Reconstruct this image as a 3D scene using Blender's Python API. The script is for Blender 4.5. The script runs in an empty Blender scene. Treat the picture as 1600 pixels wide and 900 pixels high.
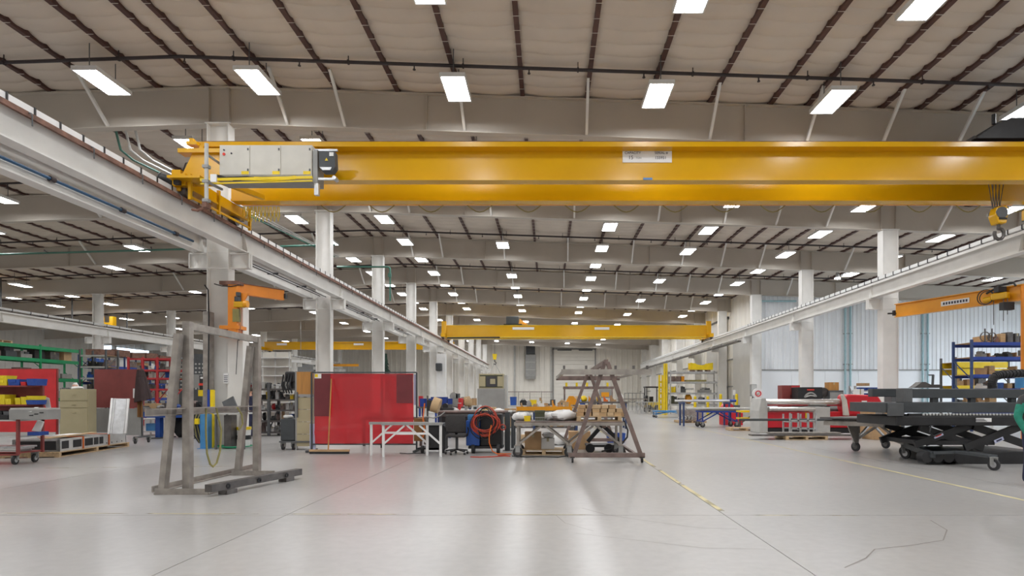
import bpy, bmesh, math, random
from mathutils import Vector, Matrix
R = math.radians
C = bpy.context.scene.collection
scene = bpy.context.scene
rnd = random.Random(7)

# ------------------------------------------------------------------ camera, world, exposure
cam_d = bpy.data.cameras.new('camera'); cam = bpy.data.objects.new('camera', cam_d); C.objects.link(cam)
cam.location = (0, 0, 1.47); cam.rotation_euler = (R(90), 0, 0)
cam_d.sensor_width = 36; cam_d.lens = 20.25; cam_d.shift_x = -0.035; cam_d.shift_y = 0.10625
cam_d.clip_start = .05; cam_d.clip_end = 400
scene.camera = cam
world = bpy.data.worlds.new('world'); scene.world = world; world.use_nodes = True
wb = world.node_tree.nodes['Background']; wb.inputs[0].default_value = (.75, .87, 1, 1); wb.inputs[1].default_value = 5.0
vs = scene.view_settings
vs.view_transform = 'Standard'; vs.look = 'None'; vs.gamma = 1; vs.use_curve_mapping = False; vs.exposure = 0.5
LIGHT_STRENGTH = 26.0
scene.cycles.max_bounces = 7; scene.cycles.diffuse_bounces = 5; scene.cycles.glossy_bounces = 3
scene.cycles.transmission_bounces = 4; scene.cycles.transparent_max_bounces = 6
scene.cycles.caustics_reflective = False; scene.cycles.caustics_refractive = False
scene.cycles.use_light_tree = True

# ------------------------------------------------------------------ materials
def mat(name, col, rough=.5, metal=0, var=.12, scale=3.0, bump=0, emit=0, stretch=None, spec=None, col2=None, rvar=0):
    m = bpy.data.materials.new(name); m.use_nodes = True
    nt = m.node_tree; b = nt.nodes['Principled BSDF']
    b.inputs['Roughness'].default_value = rough; b.inputs['Metallic'].default_value = metal
    if spec is not None: b.inputs['Specular IOR Level'].default_value = spec
    if emit:
        b.inputs['Emission Color'].default_value = (*col, 1); b.inputs['Emission Strength'].default_value = emit
    tc = nt.nodes.new('ShaderNodeTexCoord'); mp = nt.nodes.new('ShaderNodeMapping')
    nt.links.new(tc.outputs['Object'], mp.inputs[0])
    if stretch: mp.inputs['Scale'].default_value = stretch
    nz = nt.nodes.new('ShaderNodeTexNoise'); nz.inputs['Scale'].default_value = scale; nz.inputs['Detail'].default_value = 5
    nt.links.new(mp.outputs[0], nz.inputs['Vector'])
    rp = nt.nodes.new('ShaderNodeValToRGB')
    lo = tuple(c * (1 - var) for c in col); hi = tuple(min(1, c * (1 + var)) for c in (col2 or col))
    rp.color_ramp.elements[0].color = (*lo, 1); rp.color_ramp.elements[1].color = (*hi, 1)
    rp.color_ramp.elements[0].position = .3; rp.color_ramp.elements[1].position = .7
    nt.links.new(nz.outputs['Fac'], rp.inputs[0]); nt.links.new(rp.outputs[0], b.inputs['Base Color'])
    if rvar:
        mr = nt.nodes.new('ShaderNodeMapRange'); mr.inputs[3].default_value = max(0, rough - rvar); mr.inputs[4].default_value = rough + rvar
        nt.links.new(nz.outputs['Fac'], mr.inputs[0]); nt.links.new(mr.outputs[0], b.inputs['Roughness'])
    if bump:
        bp = nt.nodes.new('ShaderNodeBump'); bp.inputs['Strength'].default_value = bump; bp.inputs['Distance'].default_value = .02
        nt.links.new(nz.outputs['Fac'], bp.inputs['Height']); nt.links.new(bp.outputs[0], b.inputs['Normal'])
    return m

M = {}
def dm(k, *a, **kw): M[k] = mat(k, *a, **kw)
dm('white_steel', (.80, .79, .76), .45, var=.06, scale=1.5)
dm('rafter_paint', (.54, .495, .435), .5, var=.05, scale=.6)
dm('insulation', (.66, .585, .50), .6, var=.05, scale=.8, bump=.15)
dm('strap', (.75, .70, .64), .6)
dm('purlin', (.085, .038, .032), .55, var=.25)
dm('dark_pipe', (.04, .03, .032), .5, var=.2)
dm('green_pipe', (.05, .16, .12), .5)
dm('blue_pipe', (.02, .08, .17), .4)
dm('teal_pipe', (.33, .50, .54), .4)
dm('rust', (.20, .10, .07), .7, var=.35, scale=6)
dm('crane_yellow', (.72, .39, .004), .22, var=.05, scale=.7, spec=.5)
dm('bright_yellow', (.85, .62, .01), .4, var=.08)
dm('orange', (.85, .28, .025), .35, var=.06)
dm('amber', (.80, .34, .012), .3, var=.05)
dm('black', (.018, .018, .02), .5, var=.3)
dm('rubber', (.03, .03, .032), .75, var=.3)
dm('charcoal', (.055, .062, .068), .5, var=.15)
dm('dark_grey', (.10, .105, .11), .5, var=.15)
dm('grey', (.30, .30, .29), .5, var=.1)
dm('light_grey', (.52, .52, .50), .5, var=.08)
dm('cabinet_grey', (.62, .60, .54), .45, var=.05)
dm('bare_steel', (.36, .33, .30), .42, .55, var=.25, scale=5, rvar=.1)
dm('mill_steel', (.13, .12, .115), .45, .5, var=.3, scale=5)
dm('brown_steel', (.20, .145, .13), .5, .3, var=.3, scale=5)
dm('galv', (.55, .56, .57), .35, .7, var=.15, scale=8)
dm('alu', (.70, .70, .69), .35, .5, var=.1, scale=4)
dm('chrome', (.62, .60, .58), .22, .9, var=.1)
dm('white', (.80, .80, .79), .5, var=.04)
dm('paper', (.85, .85, .84), .7, var=.03)
dm('red', (.60, .03, .035), .4, var=.1)
dm('machine_red', (.62, .02, .035), .3, var=.06)
dm('dull_red', (.24, .045, .04), .55, var=.15)
dm('maroon', (.22, .05, .045), .7, var=.12, bump=.1)
dm('vinyl_dark', (.17, .028, .035), .35, var=.1)
dm('cart_red', (.25, .05, .045), .5, var=.15)
dm('tan', (.43, .38, .235), .5, var=.05)
dm('blue', (.02, .09, .38), .4, var=.12)
dm('royal', (.015, .05, .30), .45, var=.12)
dm('sky_blue', (.06, .24, .50), .4, var=.1)
dm('rack_blue', (.03, .06, .17), .45, var=.12)
dm('rack_green', (.01, .27, .10), .4, var=.1)
dm('rack_red', (.45, .03, .035), .45, var=.1)
dm('yellow_bin', (.72, .58, .02), .4, var=.08)
dm('blue_bin', (.02, .07, .33), .4, var=.1)
dm('wood', (.50, .33, .17), .7, var=.2, scale=3, stretch=(1, 8, 8))
dm('pallet_wood', (.58, .42, .25), .75, var=.2, scale=3, stretch=(1, 6, 6))
dm('orange_wood', (.46, .22, .055), .5, var=.2, scale=2, stretch=(6, 6, .6))
dm('cardboard', (.46, .29, .15), .8, var=.08)
dm('kraft', (.52, .36, .20), .8, var=.1)
dm('fabric_grey', (.045, .042, .042), .9, var=.2, scale=40)
dm('navy', (.02, .022, .06), .8, var=.2)
dm('denim_blue', (.10, .17, .33), .8, var=.15)
dm('leather', (.045, .025, .025), .7, var=.2)
dm('brown_cloth', (.22, .10, .03), .8, var=.2)
dm('hose_red', (.50, .06, .03), .5, var=.15)
dm('hose_orange', (.75, .16, .02), .5, var=.1)
dm('hose_green', (.02, .30, .15), .5, var=.1)
dm('strap_olive', (.30, .27, .10), .8, var=.2)
dm('skin', (.62, .36, .26), .55, var=.06)
dm('hair_white', (.75, .73, .70), .8, var=.1)
dm('hair_dark', (.05, .035, .025), .7, var=.2)
dm('green_sleeve', (.015, .22, .15), .75, var=.15, scale=14, bump=.6)
dm('tree_green', (.02, .05, .035), .8, var=.4)
dm('wall_panel', (.80, .82, .84), .4, var=.03, scale=1)
dm('wall_cream', (.88, .85, .78), .45, var=.03, scale=1)
dm('wall_grey', (.66, .65, .62), .35, var=.05, scale=1)
dm('liner', (.84, .86, .88), .4, var=.02, scale=1)
dm('roof_deck', (.5, .46, .4), .8)
dm('screen_glass', (.06, .06, .07), .15)
dm('ink', (.03, .03, .05), .6)
dm('label_blue', (.10, .25, .55), .5)
dm('label_red', (.75, .05, .03), .5)
dm('lilac', (.50, .53, .72), .6, var=.05)
dm('olive', (.07, .075, .04), .6)
dm('glow', (.975, .985, 1), .5, emit=LIGHT_STRENGTH, var=0)
dm('cool_glow', (.85, .9, 1), .5, emit=60, var=0)
dm('daylight', (.72, .85, 1), .5, emit=1.6, var=0)
dm('yellow_paint', (.62, .55, .30), .5, var=.2)
dm('crack', (.26, .24, .22), .7)
dm('joint', (.20, .18, .165), .8)

def floor_mat():
    m = bpy.data.materials.new('polished_concrete'); m.use_nodes = True
    nt = m.node_tree; b = nt.nodes['Principled BSDF']; N = nt.nodes.new; L = nt.links.new
    geo = N('ShaderNodeNewGeometry')
    n1 = N('ShaderNodeTexNoise'); n1.inputs['Scale'].default_value = .22; n1.inputs['Detail'].default_value = 4; n1.inputs['Roughness'].default_value = .55
    n2 = N('ShaderNodeTexNoise'); n2.inputs['Scale'].default_value = 9; n2.inputs['Detail'].default_value = 6
    L(geo.outputs['Position'], n1.inputs['Vector']); L(geo.outputs['Position'], n2.inputs['Vector'])
    n4 = N('ShaderNodeTexNoise'); n4.inputs['Scale'].default_value = .35; n4.inputs['Detail'].default_value = 1
    L(geo.outputs['Position'], n4.inputs['Vector'])
    r1 = N('ShaderNodeValToRGB'); r1.color_ramp.interpolation = 'EASE'; r1.color_ramp.elements[0].position = .2; r1.color_ramp.elements[1].position = .8
    r1.color_ramp.elements[0].color = (.41, .403, .395, 1); r1.color_ramp.elements[1].color = (.51, .50, .488, 1)
    L(n1.outputs['Fac'], r1.inputs[0])
    mx = N('ShaderNodeMixRGB'); mx.blend_type = 'MULTIPLY'; mx.inputs[0].default_value = .25
    L(r1.outputs[0], mx.inputs[1]); L(n2.outputs['Fac'], mx.inputs[2]); L(mx.outputs[0], b.inputs['Base Color'])
    mr = N('ShaderNodeMapRange'); mr.inputs[1].default_value = .25; mr.inputs[2].default_value = .75
    mr.inputs[3].default_value = .25; mr.inputs[4].default_value = .33
    b.inputs['Roughness'].default_value = .28
    bp = N('ShaderNodeBump'); bp.inputs['Strength'].default_value = .03; bp.inputs['Distance'].default_value = .01
    n3 = N('ShaderNodeTexNoise'); n3.inputs['Scale'].default_value = 2.2; n3.inputs['Detail'].default_value = 3
    L(geo.outputs['Position'], n3.inputs['Vector']); L(n3.outputs['Fac'], bp.inputs['Height']); L(bp.outputs[0], b.inputs['Normal'])
    return m
M['floor'] = floor_mat()

def worn_paint(name, col, cut, scale):
    """paint worn through in patches: transparent where the noise is low"""
    m = bpy.data.materials.new(name); m.use_nodes = True
    nt = m.node_tree; b = nt.nodes['Principled BSDF']; N = nt.nodes.new; L = nt.links.new
    geo = N('ShaderNodeNewGeometry'); n = N('ShaderNodeTexNoise'); n.inputs['Scale'].default_value = scale; n.inputs['Detail'].default_value = 6
    L(geo.outputs['Position'], n.inputs['Vector'])
    r = N('ShaderNodeValToRGB'); r.color_ramp.elements[0].position = cut; r.color_ramp.elements[1].position = cut + .12
    L(n.outputs['Fac'], r.inputs[0]); L(r.outputs[0], b.inputs['Alpha'])
    b.inputs['Base Color'].default_value = (*col, 1); b.inputs['Roughness'].default_value = .4
    return m
M['worn_yellow'] = worn_paint('worn_yellow', (.60, .52, .26), .40, 1.1)
M['very_worn_yellow'] = worn_paint('very_worn_yellow', (.58, .51, .28), .50, .9)

def vinyl():
    m = bpy.data.materials.new('red_vinyl'); m.use_nodes = True
    nt = m.node_tree; nt.nodes.remove(nt.nodes['Principled BSDF']); N = nt.nodes.new; L = nt.links.new
    out = nt.nodes['Material Output']
    tc = N('ShaderNodeTexCoord'); nz = N('ShaderNodeTexNoise'); nz.inputs['Scale'].default_value = 1.3; nz.inputs['Detail'].default_value = 3
    L(tc.outputs['Object'], nz.inputs['Vector'])
    bp = N('ShaderNodeBump'); bp.inputs['Strength'].default_value = .3; bp.inputs['Distance'].default_value = .06; L(nz.outputs['Fac'], bp.inputs['Height'])
    tr = N('ShaderNodeBsdfTranslucent'); tr.inputs[0].default_value = (.85, .04, .05, 1)
    df = N('ShaderNodeBsdfDiffuse'); df.inputs[0].default_value = (.62, .03, .045, 1)
    tp = N('ShaderNodeBsdfTransparent'); tp.inputs[0].default_value = (.62, .03, .04, 1)
    gl = N('ShaderNodeBsdfGlossy'); gl.inputs['Roughness'].default_value = .22; L(bp.outputs[0], gl.inputs['Normal'])
    a = N('ShaderNodeMixShader'); a.inputs[0].default_value = .5; L(tr.outputs[0], a.inputs[1]); L(df.outputs[0], a.inputs[2])
    c = N('ShaderNodeMixShader'); c.inputs[0].default_value = .45; L(a.outputs[0], c.inputs[1]); L(tp.outputs[0], c.inputs[2])
    d = N('ShaderNodeMixShader'); d.inputs[0].default_value = .06; L(c.outputs[0], d.inputs[1]); L(gl.outputs[0], d.inputs[2])
    L(d.outputs[0], out.inputs[0])
    return m
M['vinyl'] = vinyl()

# ------------------------------------------------------------------ mesh helpers
ORG = {}
class MB:
    def __init__(s): s.v = []; s.f = []
    def add(s, vs_, fs): n = len(s.v); s.v += [tuple(p) for p in vs_]; s.f += [tuple(i + n for i in f) for f in fs]; return s
    def box(s, c, d, rz=0, m=None):
        hx, hy, hz = d[0] / 2, d[1] / 2, d[2] / 2
        pts = [Vector((x, y, z)) for z in (-hz, hz) for x, y in ((-hx, -hy), (hx, -hy), (hx, hy), (-hx, hy))]
        rot = m if m is not None else (Matrix.Rotation(rz, 3, 'Z') if rz else None)
        c = Vector(c)
        pts = [(rot @ p if rot is not None else p) + c for p in pts]
        return s.add(pts, [(3, 2, 1, 0), (4, 5, 6, 7), (0, 1, 5, 4), (1, 2, 6, 5), (2, 3, 7, 6), (3, 0, 4, 7)])
    def bb(s, x0, x1, y0, y1, z0, z1): return s.box(((x0 + x1) / 2, (y0 + y1) / 2, (z0 + z1) / 2), (abs(x1 - x0), abs(y1 - y0), abs(z1 - z0)))
    def bar(s, p, q, w, h=None, up=(0, 0, 1)):
        p, q = Vector(p), Vector(q); d = q - p; L = d.length; z = d / L
        u = Vector(up); x = u.cross(z)
        if x.length < 1e-4: x = Vector((1, 0, 0)).cross(z) if abs(z.x) < .9 else Vector((0, 1, 0)).cross(z)
        x.normalize(); y = z.cross(x)
        m = Matrix((x, y, z)).transposed()
        return s.box((p + q) / 2, (w, h or w, L), m=m)
    def cyl(s, p, q, r, n=10, r2=None, caps=True):
        p, q = Vector(p), Vector(q); z = (q - p).normalized(); r2 = r if r2 is None else r2
        x = z.orthogonal().normalized(); y = z.cross(x)
        pts = []
        for k in range(n):
            a = 2 * math.pi * k / n; dr = x * math.cos(a) + y * math.sin(a); pts += [p + dr * r, q + dr * r2]
        fs = [(2 * k, 2 * ((k + 1) % n), 2 * ((k + 1) % n) + 1, 2 * k + 1) for k in range(n)]
        if caps: fs += [tuple(2 * k for k in reversed(range(n))), tuple(2 * k + 1 for k in range(n))]
        return s.add(pts, fs)
    def ring(s, p, axis, ro, ri, w, n=16):
        z = Vector(axis).normalized(); x = z.orthogonal().normalized(); y = z.cross(x); p = Vector(p); pts = []
        for k in range(n):
            a = 2 * math.pi * k / n; dr = x * math.cos(a) + y * math.sin(a)
            pts += [p + dr * ro - z * w / 2, p + dr * ro + z * w / 2, p + dr * ri + z * w / 2, p + dr * ri - z * w / 2]
        fs = []
        for k in range(n):
            a, b = 4 * k, 4 * ((k + 1) % n)
            for i in range(4): fs.append((a + i, b + i, b + (i + 1) % 4, a + (i + 1) % 4))
        return s.add(pts, fs)
    def tube(s, pts, r, n=6, closed=False):
        pts = [Vector(p) for p in pts]; N = len(pts); out = []; prev = None
        for i, p in enumerate(pts):
            t = (pts[min(i + 1, N - 1)] - pts[max(i - 1, 0)]).normalized()
            if prev is None: x = t.orthogonal().normalized()
            else:
                x = prev - t * prev.dot(t); x = x.normalized() if x.length > 1e-5 else t.orthogonal().normalized()
            prev = x; y = t.cross(x)
            for k in range(n):
                a = 2 * math.pi * k / n; out.append(p + (x * math.cos(a) + y * math.sin(a)) * r)
        fs = [(i * n + k, i * n + (k + 1) % n, (i + 1) * n + (k + 1) % n, (i + 1) * n + k) for i in range(N - 1) for k in range(n)]
        fs += [tuple(reversed(range(n))), tuple((N - 1) * n + k for k in range(n))]
        return s.add(out, fs)
    def prism(s, poly, a, b, ax='y'):
        """poly of 2D points extruded from a to b along axis ax"""
        n = len(poly)
        f = {'y': lambda u, w, t: (u, t, w), 'x': lambda u, w, t: (t, u, w), 'z': lambda u, w, t: (u, w, t)}[ax]
        pts = [f(u, w, a) for u, w in poly] + [f(u, w, b) for u, w in poly]
        return s.add(pts, [tuple(range(n)), tuple(reversed(range(n, 2 * n)))] + [(k, k + n, (k + 1) % n + n, (k + 1) % n) for k in range(n)])
    def ball(s, c, r, nu=10, nv=7):
        r = (r, r, r) if not hasattr(r, '__len__') else r
        pts = [(c[0], c[1], c[2] - r[2])]
        for j in range(1, nv):
            t = math.pi * j / nv
            for i in range(nu):
                a = 2 * math.pi * i / nu
                pts.append((c[0] + r[0] * math.sin(t) * math.cos(a), c[1] + r[1] * math.sin(t) * math.sin(a), c[2] - r[2] * math.cos(t)))
        pts.append((c[0], c[1], c[2] + r[2])); e = len(pts) - 1; fs = []
        for i in range(nu):
            k = (i + 1) % nu
            fs.append((0, 1 + k, 1 + i)); fs.append((e, 1 + (nv - 2) * nu + i, 1 + (nv - 2) * nu + k))
            for j in range(nv - 2): fs.append((1 + j * nu + i, 1 + j * nu + k, 1 + (j + 1) * nu + k, 1 + (j + 1) * nu + i))
        return s.add(pts, fs)
    def grid(s, fn, nu, nv):
        pts = [fn(i / nu, j / nv) for j in range(nv + 1) for i in range(nu + 1)]; w = nu + 1
        return s.add(pts, [(j * w + i, j * w + i + 1, (j + 1) * w + i + 1, (j + 1) * w + i) for j in range(nv) for i in range(nu)])
    def build(s, name, m, parent=None, smooth=False, bevel=0):
        me = bpy.data.meshes.new(name)
        o0 = ORG.get(parent.name, (0, 0, 0)) if parent else (0, 0, 0)
        if any(o0): s.v = [(a - o0[0], b - o0[1], c - o0[2]) for a, b, c in s.v]
        me.from_pydata(s.v, [], s.f)
        bm = bmesh.new(); bm.from_mesh(me); bmesh.ops.recalc_face_normals(bm, faces=bm.faces); bm.to_mesh(me); bm.free()
        me.materials.append(M[m] if isinstance(m, str) else m)
        if smooth:
            me.shade_smooth(); me.set_sharp_from_angle(angle=.6)
        o = bpy.data.objects.new(name, me); C.objects.link(o)
        if parent: o.parent = parent; ORG[o.name] = o0
        if bevel:
            b = o.modifiers.new('bevel', 'BEVEL'); b.width = bevel; b.segments = 2; b.limit_method = 'ANGLE'
        return o

def tag(o, label, cat, group=None):
    o['label'] = label; o['category'] = cat
    if group: o['group'] = group
    return o
def thing(name, label, cat, loc=(0, 0, 0), rz=0, group=None, local=False):
    """Empty at the thing's base; parts are built in world coordinates, or in its own when local"""
    o = bpy.data.objects.new(name, None); C.objects.link(o); o.empty_display_size = .1
    o.location = loc; o.rotation_euler = (0, 0, rz)
    ORG[o.name] = (0, 0, 0) if (local or rz) else tuple(loc)
    return tag(o, label, cat, group)
def struct(name, parts=None):
    o = bpy.data.objects.new(name, None); C.objects.link(o); o['kind'] = 'structure'; o.empty_display_size = .1; return o
def single(name, label, cat, mb, m, group=None, loc=None, rz=0, smooth=False, bevel=0):
    """a thing that is one mesh; with loc the shape is in its own coordinates, else its origin goes to the middle of its base"""
    if loc is None:
        xs, ys, zs = zip(*mb.v); loc = ((min(xs) + max(xs)) / 2, (min(ys) + max(ys)) / 2, min(zs))
        mb.v = [(a - loc[0], b - loc[1], c - loc[2]) for a, b, c in mb.v]
    o = mb.build(name, m, None, smooth, bevel); o.location = loc; o.rotation_euler = (0, 0, rz)
    return tag(o, label, cat, group)
def copy_tree(o, parent=None):
    c = o.copy(); C.objects.link(c)
    if parent: c.parent = parent
    for ch in list(o.children): copy_tree(ch, c)
    return c
def link_copy(o, parent, loc):
    c = o.copy(); C.objects.link(c); c.parent = parent; c.location = loc; return c
ORD = ['first', 'second', 'third', 'fourth', 'fifth', 'sixth', 'seventh', 'eighth', 'ninth', 'tenth', 'eleventh', 'twelfth', 'thirteenth',
       'fourteenth', 'fifteenth', 'sixteenth', 'seventeenth', 'eighteenth', 'nineteenth', 'twentieth', 'twenty-first', 'twenty-second', 'twenty-third', 'twenty-fourth', 'twenty-fifth', 'twenty-sixth']
def lettering(text, size, loc, parent, m='ink', name='lettering', rx=90, rz=0):
    cu = bpy.data.curves.new('text', 'FONT'); cu.body = text; cu.size = size; cu.align_x = 'CENTER'; cu.align_y = 'CENTER'; cu.extrude = .002
    t = bpy.data.objects.new('text', cu); C.objects.link(t)
    me = bpy.data.meshes.new_from_object(t.evaluated_get(bpy.context.evaluated_depsgraph_get()))
    bpy.data.objects.remove(t)
    me.materials.clear(); me.materials.append(M[m]); me.name = name
    o = bpy.data.objects.new(name, me); C.objects.link(o); o.parent = parent
    o0 = ORG.get(parent.name, (0, 0, 0)); o.location = [a - b for a, b in zip(loc, o0)]; o.rotation_euler = (R(rx), 0, R(rz))
    return o
F_PX = 900.0
def PX(px, Y): return (px - 856) / F_PX * Y       # photograph column -> X at depth Y
def PZ(py, Y): return 1.47 + (620 - py) / F_PX * Y  # photograph row -> height at depth Y

# ------------------------------------------------------------------ the hall
XL, XC, XR, XLL = -9.75, None, 14.85, -32.1
RIDGE = -9.75
Y0, BAY = 17.17, 7.98
FR = [Y0 + BAY * k for k in range(-1, 11)]          # frames
YB = FR[-1] + .25
X_W, X_E = -56.9, 36.0
YF = -14.0
def roofz(x): return 10.67 - .034 * abs(x - RIDGE)

floor = MB().bb(X_W, X_E, YF, YB, -.3, -.03).build('floor', 'joint'); floor['kind'] = 'structure'
JX = [2.2 + 5.45 * k for k in range(-11, 7)]; JY = [7.15 + 7.98 * k for k in range(-3, 12)]
xs = [X_W] + [x for x in JX if X_W < x < X_E] + [X_E]; ys = [YF] + [y for y in JY if YF < y < YB] + [YB]
g = .005
for i in range(len(xs) - 1):
    for j in range(len(ys) - 1):
        MB().bb(xs[i] + g, xs[i + 1] - g, ys[j] + g, ys[j + 1] - g, -.03, 0).build('slab', 'floor', floor)
def strip(name, pts, w, m, z=.002):
    mb = MB()
    for (x0, y0), (x1, y1) in zip(pts, pts[1:]):
        d = Vector((y0 - y1, x1 - x0, 0)).normalized() * w / 2
        mb.add([(x0 + d.x, y0 + d.y, z), (x1 + d.x, y1 + d.y, z), (x1 - d.x, y1 - d.y, z), (x0 - d.x, y0 - d.y, z)], [(0, 1, 2, 3)])
    return mb.build(name, m, floor)
strip('painted_line', [(2.24, 7.4), (2.24, 40)], .07, 'worn_yellow')
strip('painted_line', [(6.75, 6.5), (7.0, 40)], .07, 'yellow_paint')
strip('painted_line', [(-9, 7.3), (4.4, 7.12)], .035, 'very_worn_yellow')
strip('painted_line', [(4.4, 19.5), (15, 19.2)], .06, 'very_worn_yellow')
strip('painted_line', [(-14, 11.6), (-6.2, 12.2)], .06, 'very_worn_yellow')
strip('crack', [(2.55, 4.95), (2.9, 5.25), (3.15, 5.55), (3.6, 5.7), (4.05, 5.9), (4.4, 6.35), (4.55, 6.85)], .012, 'crack')
strip('crack', [(.45, 7.6), (.75, 7.15), (1.2, 6.8), (1.7, 6.45), (2.1, 6.4)], .008, 'crack')
strip('crack', [(.3, 6.2), (.9, 5.9), (1.5, 5.6), (2.1, 5.55)], .006, 'crack')
strip('crack', [(.1, 7.15), (.2, 6.7), (.5, 6.3)], .006, 'crack')

# walls
def corrug(x0, x1, z0, ztop, y, pitch, depth, facing='y', flip=1):
    """sheet with trapezoid ribs running up; ztop is a function of x"""
    prof = []; x = x0
    while x < x1 - 1e-4:
        for dx, d in ((0, 0), (.55, 0), (.65, depth), (.85, depth), (.95, 0)):
            if x + dx * pitch <= x1 + 1e-6: prof.append((x + dx * pitch, d))
        x += pitch
    prof.append((x1, 0)); mb = MB()
    P = (lambda u, d, z: (u, y - flip * d, z)) if facing == 'y' else (lambda u, d, z: (y - flip * d, u, z))
    pts = [P(u, d, z0) for u, d in prof] + [P(u, d, ztop(u)) for u, d in prof]; n = len(prof)
    return mb.add(pts, [(k, k + 1, k + 1 + n, k + n) for k in range(n - 1)])
wall_side = struct('wall_side'); YS = 41.35
x = 15.1
while x < X_E:
    x2 = min(x + .9, X_E)
    corrug(x + .006, x2 - .006, 3.42, lambda u: roofz(u), YS, .3, .04).build('wall_panel', 'wall_panel', wall_side)
    x = x2
x = 15.1
while x < X_E:
    x2 = min(x + 2.4, X_E); MB().bb(x + .008, x2 - .008, YS, YS + .06, 0, 3.36).build('liner_panel', 'liner', wall_side); x = x2
MB().bb(15.1, X_E, YS - .06, YS + .06, 3.34, 3.44).build('trim_strip', 'grey', wall_side)
MB().bb(15.1, X_E, YS + .1, YS + .2, 0, 10.5).build('backing', 'wall_panel', wall_side)
wall_back = struct('wall_back')
corrug(X_W, .8, 0, lambda u: roofz(u), YB, .9, .1).build('wall_sheet', 'wall_cream', wall_back)
corrug(8.1, 15.6, 0, lambda u: roofz(u), YB, .9, .1).build('wall_sheet', 'wall_cream', wall_back)
MB().bb(X_W, X_E, YB + .1, YB + .3, 0, 11).build('backing', 'wall_cream', wall_back)
for xx in (-18, -10.4, -5.6, .55): MB().bb(xx - .15, xx + .15, YB - .3, YB - .1, 0, roofz(xx)).build('wall_post', 'light_grey', wall_back)
door = struct('door_1')
MB().bb(.8, 1.0, YB - .25, YB, 0, 9.6).bb(7.9, 8.1, YB - .25, YB, 0, 9.6).bb(.8, 8.1, YB - .25, YB, 9.4, 9.7).build('door_frame', 'grey', door)
for k in range(15): MB().bb(1.0, 7.9, YB - .12, YB + .02, k * .63 + .01, k * .63 + .61).build('door_panel', 'wall_cream', door)
MB().bb(1.6, 4.0, YB - .45, YB - .2, 9.25, 9.4).bb(5.2, 7.5, YB - .45, YB - .2, 9.25, 9.4).build('door_track', 'dark_grey', door)
door = struct('door_2')
MB().bb(-48.2, -48, YB - .25, YB, 0, 7).bb(-39.4, -39.2, YB - .25, YB, 0, 7).bb(-48.2, -39.2, YB - .25, YB, 7, 7.2).build('door_frame', 'grey', door)
for k in range(11): MB().bb(-48, -39.4, YB - .16, YB - .02, k * .63 + .02, k * .63 + .60).build('door_panel', 'liner', door)
wall_right = struct('wall_right'); XWR = 15.65
corrug(YS + .1, YB, 0, lambda u: roofz(XWR), XWR, .9, .06, 'x', 1).build('wall_sheet', 'wall_cream', wall_right)
MB().bb(XWR + .1, XWR + .3, YS + .2, YB, 0, 11).build('backing', 'wall_cream', wall_right)
for (ya, yb, zt) in ((50, 56.2, 8.2), (42.6, 48.2, 6.6)):
    MB().bb(XWR - .16, XWR - .06, ya, yb, 0, zt).build('sliding_panel', 'wall_grey', wall_right)
    MB().bb(XWR - .2, XWR - .05, ya - .4, yb + .4, zt, zt + .18).build('door_rail', 'dark_grey', wall_right)
for z in (2.3, 4.6): MB().bb(XWR - .14, XWR, YS + .2, YB, z, z + .09).build('girt', 'grey', wall_right)
wall_left = struct('wall_left')
corrug(YF, YB, 0, lambda u: roofz(X_W), X_W, .9, .08, 'x', -1).build('wall_sheet', 'wall_grey', wall_left)
MB().bb(X_W - .3, X_W - .1, YF, YB, 0, 11).build('backing', 'wall_grey', wall_left)
wf = MB().bb(X_W, X_E, YF - .2, YF, 0, 11).build('wall_front', 'wall_cream'); wf['kind'] = 'structure'
we = struct('wall_outer')
DAY_OPENINGS = [(12, 17, 5.5), (21, 26, 5.5), (30, 38, 6.5)]     # unseen loading-door openings added to bring bluish daylight onto the side wall
yy = YF
for ya, yb, zt in DAY_OPENINGS:
    MB().bb(X_E, X_E + .2, yy, ya, 0, 11).build('wall_section', 'wall_panel', we)
    MB().bb(X_E, X_E + .2, ya, yb, zt, 11).build('wall_section', 'wall_panel', we); yy = yb
MB().bb(X_E, X_E + .2, yy, YS, 0, 11).build('wall_section', 'wall_panel', we)
yard = MB().bb(X_E + .2, X_E + 60, YF - 30, YS + 60, -.4, -.2).build('ground', 'light_grey'); yard['kind'] = 'structure'
for n, (ya, yb, za, zb) in enumerate(((72.2, 75, 7.4, 8.6), (75.6, 82, 6.7, 8.1), (88.2, 91.5, 6.4, 7.6), (92.2, 96, 5.6, 7.2))):
    w = struct('window_%d' % (n + 1)); x = X_W + .12
    MB().bb(x, x + .1, ya, yb, za, za + .1).bb(x, x + .1, ya, yb, zb - .1, zb).bb(x, x + .1, ya, ya + .1, za, zb).bb(x, x + .1, yb - .1, yb, za, zb).build('window_frame', 'light_grey', w)
    h = (yb - ya - .2) / 2
    for k in range(2): MB().bb(x + .02, x + .04, ya + .1 + k * h + .02, ya + .1 + (k + 1) * h - .02, za + .1, zb - .1).build('pane', 'daylight', w)

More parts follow.
